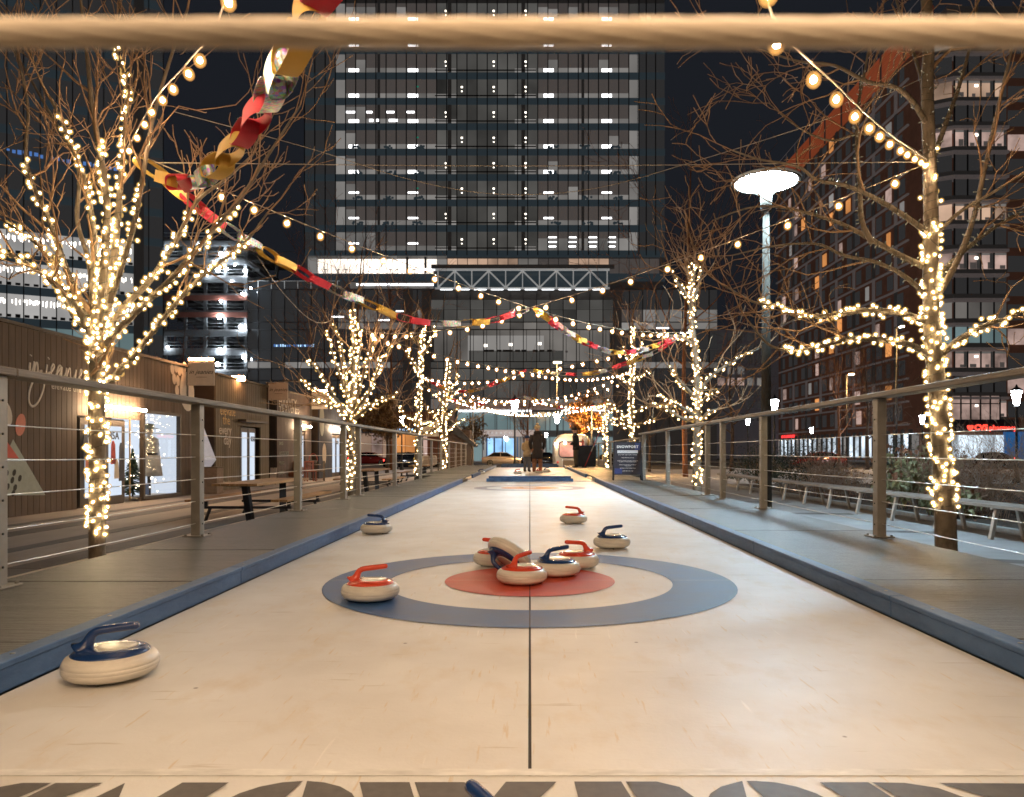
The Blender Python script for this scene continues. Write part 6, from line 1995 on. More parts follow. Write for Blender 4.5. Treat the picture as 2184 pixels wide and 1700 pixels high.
# ================================================================== picnic tables on the plaza
M['oak'] = mat('oiled_planks', (0.34, 0.195, 0.085), 0.5, var=0.3, nscale=2.5, stretch=(8, 0.8, 8), bump=0.12, rand=0.1, world_co=True)
M['black_steel'] = mat('black_steel', (0.018, 0.022, 0.030), 0.45, 0.3, var=0)
def picnic(label, x, y, L=2.7, rz=0.0):
    r = thing('picnic_table', label, 'picnic table', (x, y, GZ), 'picnic tables on the plaza', rz)
    for i in range(5):
        mb = MB(); mb.box((-0.34 + 0.17 * i, 0, 0.74), (0.162, L, 0.045)); mb.build('table_plank', M['oak'], r, world=False, bevel=0.004)
    for s in (-1, 1):
        for i in range(2):
            mb = MB(); mb.box((s * 0.80 + (i - 0.5) * 0.16, 0, 0.44), (0.152, L * 0.95, 0.042)); mb.build('bench_plank', M['oak'], r, world=False, bevel=0.004)
    for sy in (-1, 1):
        yy = sy * L * 0.30
        mb = MB(); mb.bar((-0.05 + 0.10, yy - 0.03 * sy, 0), (0, yy + 0.10 * sy, 0.70), 0.14, 0.08); mb.build('leg', M['black_steel'], r, world=False)
        mb = MB(); mb.box((0, yy + 0.10 * sy, 0.705), (0.70, 0.10, 0.03)); mb.build('top_bearer', M['black_steel'], r, world=False)
        mb = MB(); mb.box((0, yy, 0.28), (1.70, 0.07, 0.05)); mb.build('bench_arm', M['black_steel'], r, world=False)
        for s in (-1, 1):
            mb = MB(); mb.bar((s * 0.80, yy, 0.28), (s * 0.80, yy, 0.42), 0.06); mb.build('bench_bracket', M['black_steel'], r, world=False)
            mb = MB(); mb.bar((s * 0.72, yy, 0.27), (s * 0.86, yy + 0.1, 0.0), 0.045); mb.build('foot', M['black_steel'], r, world=False)
    return r
picnic('long picnic table with the clearest plank top next to the olive kiosk', -5.45, 15.2, 3.2)
picnic('picnic table behind the railing just past the bushy lit tree', -5.5, 25.5, 2.8)
picnic('far picnic table near the cushions and the white board', -4.9, 33.5, 2.4)

# notice bits near the far left lit trees
ws = thing('white_board', 'blank white notice board past the slender lit tree', 'notice board', (tx(918, 36), 36, GZ))
mb = MB(); mb.box((tx(918, 36), 36, tz(914, 36)), (0.82, 0.05, 0.78)); mb.build('board', mat('white_notice', (0.55, 0.5, 0.45), 0.6), ws, bevel=0.004)
for s in (-1, 1):
    mb = MB(); mb.box((tx(918, 36) + s * 0.38, 36.04, (tz(905, 36) + GZ) / 2), (0.05, 0.05, tz(905, 36) - GZ)); mb.build('post', M['frame_dark'], ws)
for i, px in enumerate((908, 924)):
    cu_ = thing('cushion', ('cream cushion standing nearer the slender lit tree', 'cream cushion nearer the wide fan tree')[i], 'cushion', (tx(px, 33.5), 33.5, GZ + 0.76), 'cushions on the far picnic table')
    mb = MB(); mb.box((tx(px, 33.5), 33.5, GZ + 0.98), (0.33, 0.14, 0.42)); mb.build('pad', M['banner'], cu_, bevel=0.05)
# dark shed roof
sh = thing('timber_shed', 'dark timber shed with a sloping roof next to the silver car', 'shed', (tx(985, 46), 46, GZ))
mb = MB(); mb.box((tx(975, 46), 46, 0.75), (1.7, 1.6, 2.7)); mb.build('wall', M['bark_dark'], sh)
mb = MB(); mb.prism([(tx(945, 46), 2.5), (tx(962, 46), 2.75), (tx(1018, 46), 1.15), (tx(1014, 46), 1.05), (tx(945, 46), 2.38)], (0, 45.0, 0), (1, 0, 0), (0, 0, 1), (0, 2.0, 0)); mb.build('roof', M['iron'], sh)
mb = MB(); mb.box((tx(990, 46) + 0.25, 45.15, 0.4), (0.5, 0.06, 1.9)); mb.build('door', M['frame_dark'], sh)
# ================================================================== long slatted bench and shrubs on the lamp post side
M['bench_wood'] = mat('bench_timber', (0.24, 0.20, 0.165), 0.6, var=0.25, nscale=3, stretch=(8, 0.6, 8), bump=0.15, rand=0.1, world_co=True)
M['bench_steel'] = mat('bench_steel', (0.40, 0.37, 0.33), 0.45, 0.4, var=0)
bn = thing('slatted_bench', 'very long low backless slatted bench in front of the shrubs', 'bench', (7.4, 15, GZ))
BY0, BY1 = 6.2, 28.0
n = 6
for j in range(n):
    a, b_ = BY0 + (BY1 - BY0) * j / n, BY0 + (BY1 - BY0) * (j + 1) / n
    for i in range(3):
        mb = MB(); mb.box((7.18 + 0.17 * i, (a + b_) / 2, -0.085), (0.155, b_ - a - 0.012, 0.05)); mb.build('seat_slat', M['bench_wood'], bn, bevel=0.004)
y = BY0 + 0.5
while y < BY1:
    for s in (-1, 1):
        mb = MB(); mb.bar((7.35 + s * 0.16, y, -0.12), (7.35 + s * 0.26, y, GZ), 0.05, 0.07, up=Vector((0, 1, 0))); mb.build('leg', M['bench_steel'], bn)
    mb = MB(); mb.box((7.35, y, -0.125), (0.50, 0.06, 0.025)); mb.build('cross_bar', M['bench_steel'], bn)
    y += 1.55
def leafy_mat(name, col, var=0.35, emis=None):
    m = mat(name, col, 0.6, var=var, nscale=2.2, rand=0.25, world_co=True)
    return m
M['leaf_ever'] = leafy_mat('evergreen_leaf', (0.028, 0.050, 0.030))
M['leaf_broad'] = leafy_mat('broad_leaf', (0.21, 0.20, 0.095), 0.45)
M['leaf_dry'] = leafy_mat('dry_leaf', (0.20, 0.085, 0.045), 0.5)
M['stem_grey'] = mat('grey_stem', (0.28, 0.18, 0.12), 0.9, var=0.4, nscale=6, world_co=True)
M['leaf_orange'] = leafy_mat('orange_leaf', (0.26, 0.105, 0.016), 0.5)
M['leaf_brown'] = leafy_mat('brown_leaf', (0.15, 0.085, 0.030), 0.5)
def leaf_mb(l, w):
    mb = MB()
    mb.add([(0, 0, 0), (-w / 2, l * 0.4, 0.02 * l / 0.1), (0, l * 0.45, -0.01), (w / 2, l * 0.4, 0.02 * l / 0.1), (0, l, -0.03 * l / 0.1)], [(0, 1, 2), (0, 2, 3), (1, 4, 2), (2, 4, 3)])
    return mb
def shrub_small(label, c, size, n, m_, seed, l, w, group, droop=0.3):
    """dense shrub: thousands of small leaves on twiggy stems"""
    rng = random.Random(seed)
    r = thing('shrub', label, 'shrub', (c[0], c[1], GZ), group)
    mb = MB()
    vs, fs = [], []
    for i in range(n):
        u = rng.random() ** 0.4
        th, ph = rng.random() * 2 * PI, math.acos(rng.uniform(-0.35, 1))
        bumpy = 0.78 + 0.22 * math.sin(5 * th + 3 * ph + seed) + 0.12 * math.sin(11 * th - 7 * ph)
        p = Vector((c[0] + size[0] * u * bumpy * math.sin(ph) * math.cos(th), c[1] + size[1] * u * bumpy * math.sin(ph) * math.sin(th), GZ + 0.18 * size[2] + size[2] * 0.82 * max(0.0, u * bumpy * math.cos(ph) * 0.9 + 0.1)))
        q = Quaternion((rng.gauss(0, 1), rng.gauss(0, 1), rng.gauss(0, 1), rng.gauss(0, 1))).normalized()
        b = len(vs)
        s = rng.uniform(0.6, 1.3)
        for v in ((0, 0, 0), (-w / 2, l * 0.5, 0.01), (w / 2, l * 0.5, 0.01), (0, l, 0)):
            vs.append(p + q @ (Vector(v) * s))
        fs += [(b, b + 2, b + 1), (b + 1, b + 2, b + 3)]
    mb.add(vs, fs)
    stuff(mb.build('leaves', m_, r))
    tm = MB()
    for i in range(14):
        a = rng.random() * 2 * PI
        grow(tm, Vector((c[0] + rng.uniform(-0.1, 0.1), c[1] + rng.uniform(-0.1, 0.1), GZ)), Vector((math.cos(a) * 0.5, math.sin(a) * 0.5, 1)).normalized(), size[2] * 0.9, 0.014, 1, rng, 5, 0.1)
    stuff(tm.build('stems', M['stem_grey'], r))
    return r
EV = 'clipped dark evergreen shrubs behind the bench'
shrub_small('dark rounded evergreen shrub just past the disc lamp post', (8.9, 24.0), (1.9, 2.2, 2.1), 5200, M['leaf_ever'], 3, 0.07, 0.028, EV)
shrub_small('lower dark evergreen shrub between the two lamp posts', (8.8, 28.5), (1.6, 2.0, 1.8), 3000, M['leaf_ever'], 4, 0.08, 0.03, EV)
shrub_small('dark evergreen shrub hidden behind the big leaved plant', (10.4, 20.5), (1.0, 1.2, 2.2), 2600, M['leaf_ever'], 5, 0.07, 0.028, EV)
def wispy(label, c, size, seed, n=90):
    rng = random.Random(seed)
    r = thing('shrub', label, 'shrub', (c[0], c[1], GZ), 'wispy bare shrubs behind the bench')
    tm = MB()
    for i in range(n):
        a = rng.random() * 2 * PI
        rr = rng.random()
        b = Vector((c[0] + rng.uniform(-0.6, 0.6) * size[0], c[1] + rng.uniform(-0.6, 0.6) * size[1], GZ))
        d = Vector((math.cos(a) * 0.45, math.sin(a) * 0.45, 1)).normalized()
        grow(tm, b, d, size[2] * rng.uniform(0.6, 1.0), 0.007, 2, rng, 5, 0.08, 0.6, (3, 5), 0.0028, 0.16)
    stuff(tm.build('stems', M['stem_grey'], r))
    lv = MB()
    for i in range(n * 10):
        p = Vector((c[0] + rng.gauss(0, 0.45) * size[0], c[1] + rng.gauss(0, 0.45) * size[1], GZ + size[2] * rng.uniform(0.1, 0.95)))
        q = Quaternion((rng.gauss(0, 1), rng.gauss(0, 1), rng.gauss(0, 1), rng.gauss(0, 1))).normalized()
        lv.add([p + q @ Vector(v) for v in ((0, 0, 0), (-0.012, 0.03, 0), (0.012, 0.03, 0), (0, 0.06, 0))], [(0, 2, 1), (1, 2, 3)])
    stuff(lv.build('dry_leaves', M['leaf_dry'], r))
wispy('wispy grey bare shrub at the edge of the picture behind the lit trunk', (9.7, 12.6), (1.2, 1.9, 1.45), 5, 120)
wispy('wispy bare shrub between the lit trunk and the big leaved plant', (9.0, 15.0), (0.9, 1.2, 1.25), 6, 80)
wispy('low wispy bare shrub before the dark evergreen', (8.5, 20.6), (0.8, 1.3, 0.95), 7, 70)
wispy('wispy bare shrub tucked far back near the curb', (11.6, 15.4), (1.3, 1.4, 1.6), 8, 80)
LF = leaf_mb(0.17, 0.105).mesh('leaf', M['leaf_broad'])
LFD = leaf_mb(0.15, 0.09).mesh('leaf', M['leaf_dry'])
def hydrangea(label, c, size, seed, n, nd):
    rng = random.Random(seed)
    r = thing('shrub', label, 'shrub', (c[0], c[1], GZ), 'big leaved shrubs behind the bench')
    tm = MB()
    tips = []
    for i in range(46):
        a = rng.random() * 2 * PI
        p0 = Vector((c[0] + rng.uniform(-0.35, 0.35) * size[0], c[1] + rng.uniform(-0.35, 0.35) * size[1], GZ))
        k_ = rng.uniform(0.25, 0.95)
        tip = Vector((p0.x + math.cos(a) * size[0] * k_ * 0.6, p0.y + math.sin(a) * size[1] * k_ * 0.6, GZ + size[2] * rng.uniform(0.5, 1.05) * (1.05 - 0.35 * k_)))
        mid = (p0 + tip) / 2 + Vector((0, 0, 0.15))
        pts = catmull([p0, mid, tip], 4)
        tm.tube(pts, 0.008, 4, cap=False)
        tips.append(pts)
    stuff(tm.build('stems', M['stem_grey'], r))
    rest = MB()
    for i in range(n + nd):
        pts = rng.choice(tips)
        f = rng.uniform(0.25, 1.0)
        p = pts[min(len(pts) - 1, int(f * (len(pts) - 1)))]
        a = rng.random() * 2 * PI
        droop = rng.uniform(0.15, 1.2)
        dr = i >= n
        q = Quaternion((0, 0, 1), a) @ Quaternion((1, 0, 0), -droop) @ Quaternion((0, 1, 0), rng.gauss(0, 0.5))
        if dr:
            p = pts[-1] + Vector((rng.gauss(0, 0.07), rng.gauss(0, 0.07), rng.uniform(0, 0.14)))
        if i < 240 or dr and i < n + 55:
            place('leaf', LFD if dr else LF, r, p, rot=q, scale=rng.uniform(0.65, 1.25))
        else:
            s = rng.uniform(0.6, 1.2)
            lm_ = leaf_mb(0.16 * s, 0.1 * s)
            rest.add([p + q @ v for v in lm_.v], lm_.f)
    if rest.v:
        stuff(rest.build('leaves', M['leaf_broad'], r))
hydrangea('big leaved green shrub with rusty tips nearest the railing post', (8.7, 16.9), (1.25, 1.5, 1.55), 3, 720, 55)
hydrangea('big leaved shrub with brown heads farther behind the first one', (10.0, 18.7), (1.2, 1.3, 1.75), 9, 620, 55)
hydrangea('low spreading big leaved shrub under the bench front', (8.3, 14.6), (0.8, 1.2, 0.75), 12, 420, 20)
# fallen leaves on the bed
lv = MB(); rgx = random.Random(2)
for i in range(900):
    p = Vector((rgx.uniform(8.05, 12), rgx.uniform(6.5, 26), GZ + 0.075 + rgx.random() * 0.02))
    q = Quaternion((0, 0, 1), rgx.random() * 6.28) @ Quaternion((1, 0, 0), rgx.gauss(0, 0.3))
    lv.add([p + q @ Vector(v) for v in ((0, 0, 0), (-0.03, 0.05, 0.01), (0.03, 0.05, 0.01), (0, 0.1, 0))], [(0, 2, 1), (1, 2, 3)])
fl_ = lv.build('fallen_leaves', M['leaf_dry']); stuff(fl_)

# ================================================================== unlit trees farther off
def bare(label, px, d, py_top, seed, r0=0.13, m_='bark_dark', nl=7, tl=2.2, py_base=None):
    rng = random.Random(seed)
    b = P(px, CY, d); b.z = GZ
    H = tz(py_top, d) - GZ
    tr = Limb([b, b + Vector((rng.uniform(-0.1, 0.1), 0, H * 0.3)), b + Vector((rng.uniform(-0.2, 0.2), 0, H * 0.62)), b + Vector((rng.uniform(-0.3, 0.3), rng.uniform(-0.3, 0.3), H * 0.92))], r0, r0 * 0.2)
    lms = []
    for i in range(nl):
        p, dd, r = tr.at(tr.L[-1] * (0.30 + 0.55 * i / nl))
        a = rng.random() * 2 * PI
        w = Vector((math.cos(a), math.sin(a), 0))
        lms.append(Limb([p, p + w * H * 0.10 + Vector((0, 0, H * 0.08)), p + w * H * 0.20 + Vector((0, 0, H * 0.22))], r * 0.55, r * 0.12))
    return tree(label, 'bare unlit trees around the street', tr, lms, rng, tl, 5, 2, bark=m_, tw=m_, up=0.14, minr=0.008, sides=7, kids=(2, 3))
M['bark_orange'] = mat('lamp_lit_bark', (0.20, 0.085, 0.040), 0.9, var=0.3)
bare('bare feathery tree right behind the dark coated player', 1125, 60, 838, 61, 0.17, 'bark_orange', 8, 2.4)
bare('bare tree behind the lit tall tree and the lamp post', 1560, 52, 720, 62, 0.16, 'bark_dark', 8, 2.6)
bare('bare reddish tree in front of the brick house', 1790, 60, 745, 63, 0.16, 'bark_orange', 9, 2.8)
bare('bare dark tree in front of the shop row', 1850, 56, 770, 64, 0.16, 'bark_dark', 8, 2.4)
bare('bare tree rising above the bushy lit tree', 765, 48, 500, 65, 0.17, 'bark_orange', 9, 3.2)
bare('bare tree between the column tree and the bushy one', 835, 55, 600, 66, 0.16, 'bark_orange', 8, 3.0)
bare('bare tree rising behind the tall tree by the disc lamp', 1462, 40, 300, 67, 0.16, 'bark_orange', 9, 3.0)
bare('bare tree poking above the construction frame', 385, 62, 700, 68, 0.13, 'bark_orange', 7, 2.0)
bare('small bare tree by the white caravan', 1385, 50, 800, 69, 0.12, 'bark_dark', 7, 2.0)
def leafy(label, px, d, py_c, w_px, h_px, m_, seed, n):
    rng = random.Random(seed)
    b = P(px, CY, d); b.z = GZ
    c = P(px, py_c, d)
    rx, rz_ = w_px / FPX * d / 2, h_px / FPX * d / 2
    r = thing('leafy_tree', label, 'tree', (b.x, b.y, GZ), 'trees still in leaf')
    tr = Limb([b, b + Vector((0.05, 0, 1.2)), Vector((c.x, c.y, c.z)), c + Vector((0, 0, rz_ * 0.7))], 0.13, 0.03)
    mb = MB(); mb.tube(tr.pts, tr.rad, 9); mb.build('trunk', M['bark_dark'], r)
    tips = []
    for i in range(16):
        p, dd, rr = tr.at(tr.L[-1] * rng.uniform(0.4, 0.95))
        t = c + Vector((rng.uniform(-1, 1) * rx * 0.85, rng.uniform(-1, 1) * rx * 0.85, rng.uniform(-0.8, 0.9) * rz_))
        lmb = Limb([p, p.lerp(t, 0.5) + Vector((0, 0, 0.12)), t], 0.04, 0.012)
        mb = MB(); mb.tube(lmb.pts, lmb.rad, 5); mb.build('limb', M['bark_dark'], r)
        tips += [lmb.at(lmb.L[-1] * f)[0] for f in (0.45, 0.7, 1.0)]
    vs, fs = [], []
    for i in range(n):
        cl = rng.choice(tips)
        p = cl + Vector((rng.gauss(0, 1), rng.gauss(0, 1), rng.gauss(0, 0.8))) * rx * 0.20
        q = Quaternion((rng.gauss(0, 1), rng.gauss(0, 1), rng.gauss(0, 1), rng.gauss(0, 1))).normalized()
        s = rng.uniform(0.7, 1.3)
        k_ = len(vs)
        for v in ((0, 0, 0), (-0.06, 0.08, 0.01), (0.06, 0.08, 0.01), (0, 0.17, 0)):
            vs.append(p + q @ (Vector(v) * s))
        fs += [(k_, k_ + 2, k_ + 1), (k_ + 1, k_ + 2, k_ + 3)]
    mb = MB(); mb.add(vs, fs)
    stuff(mb.build('foliage', m_, r))
leafy('small tree with bright orange leaves beside the far lit tree', 1247, 44, 888, 72, 92, M['leaf_orange'], 71, 3600)
leafy('brownish leafy tree behind the far picnic tables', 825, 47, 893, 110, 86, M['leaf_brown'], 72, 4200)
leafy('smaller brownish leafy tree beyond the slender lit tree', 1005, 58, 920, 70, 60, M['leaf_brown'], 73, 1800)
# a street lamp glowing amber behind the orange leaves and by the reddish tree
M['amber'] = glow('amber_lamp', (1.0, 0.55, 0.20), 3200.0)
def amber(label, px, py, d, k_=1.0):
    p = P(px, py, d)
    r = thing('amber_street_lamp', label, 'street lamp', (p.x, d, GZ), 'amber lamps above the street')
    mb = MB(); mb.tube([(p.x, d, GZ), (p.x, d, p.z)], [0.09, 0.06], 10); mb.build('pole', M['iron'], r)
    mb = MB(); mb.box((p.x, d - 0.5, p.z + 0.05), (0.28, 1.2, 0.12)); mb.build('arm', M['iron'], r)
    mb = MB(); mb.box((p.x, d - 0.9, p.z - 0.03), (0.42 * k_, 0.4, 0.05)); mb.build('lamp_glass', M['amber'], r)
amber('amber double street lamp shining over the second crossing of strings', 1188, 775, 70, 1.6)
amber('amber street lamp glowing through the orange leaved tree', 1262, 868, 42.6, 0.6)
amber('rusty orange lit pole lamp by the brick house', 1912, 700, 62, 0.5)
amber('amber street lamp close to the reddish bare tree', 1806, 800, 66, 0.6)

# ================================================================== notice board on the deck
sbx, sby = 2.30, 17.3
nb_ = thing('notice_board', 'dark standing sandwich board listing the rules in white print', 'sandwich board', (sbx, sby, DZ))
M['board_navy'] = mat('board_navy', (0.010, 0.012, 0.028), 0.4, var=0.1)
M['board_blue'] = mat('board_blue', (0.015, 0.035, 0.16), 0.4, var=0.1)
M['white_print'] = mat('white_print', (0.70, 0.68, 0.66), 0.6, var=0)
nb_.rotation_euler = (0, 0, R(-4))
for s in (-1, 1):
    for fb in (0, 1):
        mb = MB(); mb.bar((s * 0.335, 0.0 if fb == 0 else 0.36, 0), (s * 0.30, 0.16 if fb == 0 else 0.19, 0.91), 0.032, 0.032); mb.build('leg', M['black_steel'], nb_, world=False)
tilt = math.atan2(0.16, 0.9)
mb = MB(); mb.box((0, 0.088, 0.52), (0.62, 0.02, 0.74), rx=-tilt); mb.build('board', M['board_navy'], nb_, world=False)
for (cx_, cz_, w_, h_) in ((0.24, 0.80, 0.13, 0.17), (-0.22, 0.22, 0.17, 0.13)):
    mb = MB(); mb.box((cx_, 0.074 + (cz_ - 0.52) * math.tan(tilt), cz_), (w_, 0.006, h_), rx=-tilt); mb.build('blue_patch', M['board_blue'], nb_, world=False)
for (cx_, cz_, w_, h_) in ((0.0, 0.0, 0.66, 0.02),):
    pass
for z in (0.145, 0.895):
    mb = MB(); mb.box((0, 0.082 + (z - 0.52) * math.tan(tilt), z), (0.64, 0.035, 0.022), rx=-tilt); mb.build('frame_bar', M['black_steel'], nb_, world=False)
ax2, ay2 = Vector((1, 0, 0)), Vector((0, math.sin(tilt), math.cos(tilt)))
def bt_(t, z, size, m_, sp=1.0, bold=0.0):
    me = text_mesh(t, size, 0.001, m_, spacing=sp, bold=bold, align='CENTER')
    put = put_text('lettering', me, None, (0, 0.070 + (z - 0.52) * math.tan(tilt), z), ax2, ay2)
    put.parent = nb_
bt_('SNOWPORT', 0.765, 0.085, M['white_print'], 1.1, 0.003)
mb = MB(); mb.box((0, 0.073 + (0.675 - 0.52) * math.tan(tilt), 0.675), (0.48, 0.006, 0.062), rx=-tilt); mb.build('title_strip', M['white_print'], nb_, world=False)
bt_('CURLING INSTRUCTIONS', 0.660, 0.040, M['board_blue'])
for (t, z) in (('EACH TEAM THROWS EIGHT STONES', 0.595), ('STAND BEHIND THE LINE', 0.525), ('SLIDE THE STONE TOWARD THE HOUSE', 0.455), ('CLOSEST TO THE CENTER SCORES', 0.430), ('PLEASE DO NOT LIFT OR THROW', 0.360), ('THE STONES', 0.335), ('RETURN STONES WHEN DONE', 0.280), ('RESERVE YOUR LANE', 0.215)):
    bt_(t, z, 0.026, M['white_print'])

# ================================================================== people
M['skin'] = mat('skin', (0.42, 0.24, 0.17), 0.6, var=0.1)
M['coat_dark'] = mat('dark_coat', (0.030, 0.022, 0.020), 0.85, var=0.3, nscale=9, bump=0.3, bscale=12)
M['coat_beige'] = mat('beige_coat', (0.42, 0.31, 0.18), 0.85, var=0.15, nscale=7, bump=0.2, bscale=12)
M['coat_black'] = mat('black_jacket', (0.016, 0.016, 0.018), 0.8, var=0.3, nscale=7, bump=0.2, bscale=12)
M['trousers'] = mat('grey_trousers', (0.11, 0.11, 0.12), 0.85, var=0.2)
M['trousers_dark'] = mat('dark_trousers', (0.085, 0.065, 0.045), 0.85, var=0.2)
M['boots'] = mat('tan_boots', (0.22, 0.085, 0.035), 0.6, var=0.2)
M['hat_beige'] = mat('beige_hat', (0.48, 0.36, 0.20), 0.9, var=0.15, bump=0.4, bscale=30)
M['hat_blue'] = mat('navy_hat', (0.02, 0.04, 0.10), 0.9, var=0.15, bump=0.3, bscale=30)
M['hat_dark'] = mat('dark_hat', (0.022, 0.016, 0.014), 0.9, var=0.15)
def skin_body(root, h, joints, edges, mat_, name='body'):
    """one continuous figure grown round a jointed skeleton"""
    me = bpy.data.meshes.new(name)
    names = list(joints)
    idx = {n_: i for i, n_ in enumerate(names)}
    me.from_pydata([tuple(Vector(joints[n_][0]) * h) for n_ in names], [(idx[a], idx[b]) for a, b in edges], [])
    o = bpy.data.objects.new(name, me)
    COL.objects.link(o)
    sk = o.modifiers.new('skin', 'SKIN')
    for n_ in names:
        r_ = joints[n_][1] * h if not hasattr(joints[n_][1], '__len__') else 0.0
        v = me.skin_vertices[0].data[idx[n_]]
        v.radius = (r_, r_) if not hasattr(joints[n_][1], '__len__') else tuple(q * h for q in joints[n_][1])
        v.use_root = (n_ == 'pelvis')
    sb = o.modifiers.new('sub', 'SUBSURF'); sb.levels = 1; sb.render_levels = 1
    dg = bpy.context.evaluated_depsgraph_get()
    out = bpy.data.meshes.new_from_object(o.evaluated_get(dg))
    bpy.data.objects.remove(o)
    out.materials.clear(); out.materials.append(mat_)
    out.polygons.foreach_set('use_smooth', [True] * len(out.polygons))
    ob_ = bpy.data.objects.new(name, out)
    COL.objects.link(ob_); ob_.parent = root
    return ob_
def loft(root, name, m_, secs, n=18, closed=True):
    """clothing made of stacked ovals: (cx, cy, z, rx, ry)"""
    mb = MB()
    vs = []
    for (cx_, cy_, z, rx, ry) in secs:
        for k_ in range(n):
            a = 2 * PI * k_ / n
            w = 1 + 0.03 * math.sin(5 * a + z * 9)
            vs.append((cx_ + rx * w * math.cos(a), cy_ + ry * w * math.sin(a), z))
    fs = []
    for i in range(len(secs) - 1):
        for k_ in range(n):
            k2 = (k_ + 1) % n
            fs.append((i * n + k_, i * n + k2, (i + 1) * n + k2, (i + 1) * n + k_))
    fs.append(tuple(reversed(range(n)))); fs.append(tuple(range((len(secs) - 1) * n, len(secs) * n)))
    mb.add(vs, fs, True)
    return mb.build(name, m_, root, world=False)
def person(label, loc, h, rz, coat, coat_len, legs, hat, boot, arms, group='people on the second lane', tilt=0.0):
    r = thing('person', label, 'person', loc, group, rz)
    J = {'pelvis': ((0, 0, 0.53), (0.075, 0.060)), 'waist': ((0, 0.0, 0.62), (0.068, 0.052)), 'chest': ((0, 0.005 + tilt * 0.5, 0.745), (0.080, 0.058)), 'neck': ((0, 0.0 + tilt, 0.835), 0.032), 'head0': ((0, 0.004 + tilt * 1.2, 0.885), 0.050), 'head1': ((0, 0.008 + tilt * 1.3, 0.935), 0.056), 'crown': ((0, 0.002 + tilt * 1.3, 0.975), 0.036)}
    E = [('pelvis', 'waist'), ('waist', 'chest'), ('chest', 'neck'), ('neck', 'head0'), ('head0', 'head1'), ('head1', 'crown')]
    for s, sg in ((-1, 'l'), (1, 'r')):
        J['hip' + sg] = ((s * 0.050, 0, 0.50), 0.056); J['knee' + sg] = ((s * 0.060, 0.012, 0.27), 0.036); J['ankle' + sg] = ((s * 0.068, -0.008, 0.045), 0.022); J['toe' + sg] = ((s * 0.080, 0.075, 0.018), 0.017)
        E += [('pelvis', 'hip' + sg), ('hip' + sg, 'knee' + sg), ('knee' + sg, 'ankle' + sg), ('ankle' + sg, 'toe' + sg)]
        sh_, el, wr, hd = arms[0 if s < 0 else 1]
        J['sh' + sg] = ((s * 0.105, tilt * 0.8, 0.790), 0.036); J['el' + sg] = (el, 0.027); J['wr' + sg] = (wr, 0.017); J['pa' + sg] = (hd, (0.018, 0.010))
        E += [('chest', 'sh' + sg), ('sh' + sg, 'el' + sg), ('el' + sg, 'wr' + sg), ('wr' + sg, 'pa' + sg)]
        dv = (Vector(hd) - Vector(wr)).normalized()
        side = dv.cross(Vector((0, 0, 1))); side = Vector((1, 0, 0)) if side.length < 0.1 else side.normalized()
        for k_, (o_, ln) in enumerate(((-0.014, 0.036), (-0.005, 0.042), (0.005, 0.040), (0.014, 0.032))):
            f1 = Vector(hd) + side * o_ + dv * ln * 0.5; f2 = f1 + dv * ln * 0.45 + Vector((0, 0, -0.006))
            J['f%d%s' % (k_, sg)] = (tuple(f1), 0.0045); J['g%d%s' % (k_, sg)] = (tuple(f2), 0.0038)
            E += [('pa' + sg, 'f%d%s' % (k_, sg)), ('f%d%s' % (k_, sg), 'g%d%s' % (k_, sg))]
        th = Vector(wr).lerp(Vector(hd), 0.4) - side * 0.020
        J['th' + sg] = (tuple(th), 0.006); J['tt' + sg] = (tuple(th + dv * 0.024), 0.005)
        E += [('wr' + sg, 'th' + sg), ('th' + sg, 'tt' + sg)]
    skin_body(r, h, J, E, M['skin'])
    # face: nose, eyes, ears (y+ is the way the person faces)
    hy = (0.008 + tilt * 1.3) * h
    mb = MB(); mb.ball((0, hy + 0.058 * h, 0.925 * h), 0.010 * h, 8, 6, (0.8, 1.2, 1.3)); mb.build('nose', M['skin'], r, world=False)
    for s in (-1, 1):
        mb = MB(); mb.ball((s * 0.020 * h, hy + 0.050 * h, 0.940 * h), 0.0055 * h, 8, 6); mb.build('eye', M['black_print'], r, world=False)
        mb = MB(); mb.ball((s * 0.053 * h, hy, 0.930 * h), 0.014 * h, 8, 6, (0.45, 0.8, 1.3)); mb.build('ear', M['skin'], r, world=False)
    mb = MB(); mb.ball((0, hy + 0.051 * h, 0.903 * h), 0.013 * h, 8, 6, (1.3, 0.5, 0.3)); mb.build('mouth', M['red_print'], r, world=False)
    # clothes
    zc = coat_len * h
    loft(r, 'coat', coat, [(0, 0, zc, 0.118 * h, 0.092 * h), (0, 0, zc + 0.10 * h, 0.116 * h, 0.088 * h), (0, 0, 0.52 * h, 0.108 * h, 0.082 * h), (0, 0, 0.62 * h, 0.100 * h, 0.074 * h), (0, tilt * 0.3 * h, 0.70 * h, 0.112 * h, 0.080 * h), (0, tilt * 0.7 * h, 0.775 * h, 0.118 * h, 0.076 * h), (0, tilt * 0.8 * h, 0.812 * h, 0.090 * h, 0.064 * h), (0, tilt * h, 0.845 * h, 0.050 * h, 0.046 * h), (0, tilt * h, 0.865 * h, 0.046 * h, 0.044 * h)])
    for s, sg in ((-1, 'l'), (1, 'r')):
        mb = MB(); a_, b_, c_ = (Vector(J[k_ + sg][0]) * h for k_ in ('sh', 'el', 'wr'))
        mb.tube(catmull([a_, b_, c_], 5), [0.050 * h - 0.0022 * h * i for i in range(11)], 12); mb.build('sleeve', coat, r, world=False)
        hp, kn, an = (Vector(J[k_ + sg][0]) * h for k_ in ('hip', 'knee', 'ankle'))
        mb = MB(); mb.tube(catmull([hp, kn, an + Vector((0, 0, 0.01 * h))], 5), [0.066 * h - 0.0030 * h * i for i in range(11)], 12); mb.build('trouser_leg', legs, r, world=False)
        top = 0.055 * h if boot is not M['boots'] else 0.20 * h
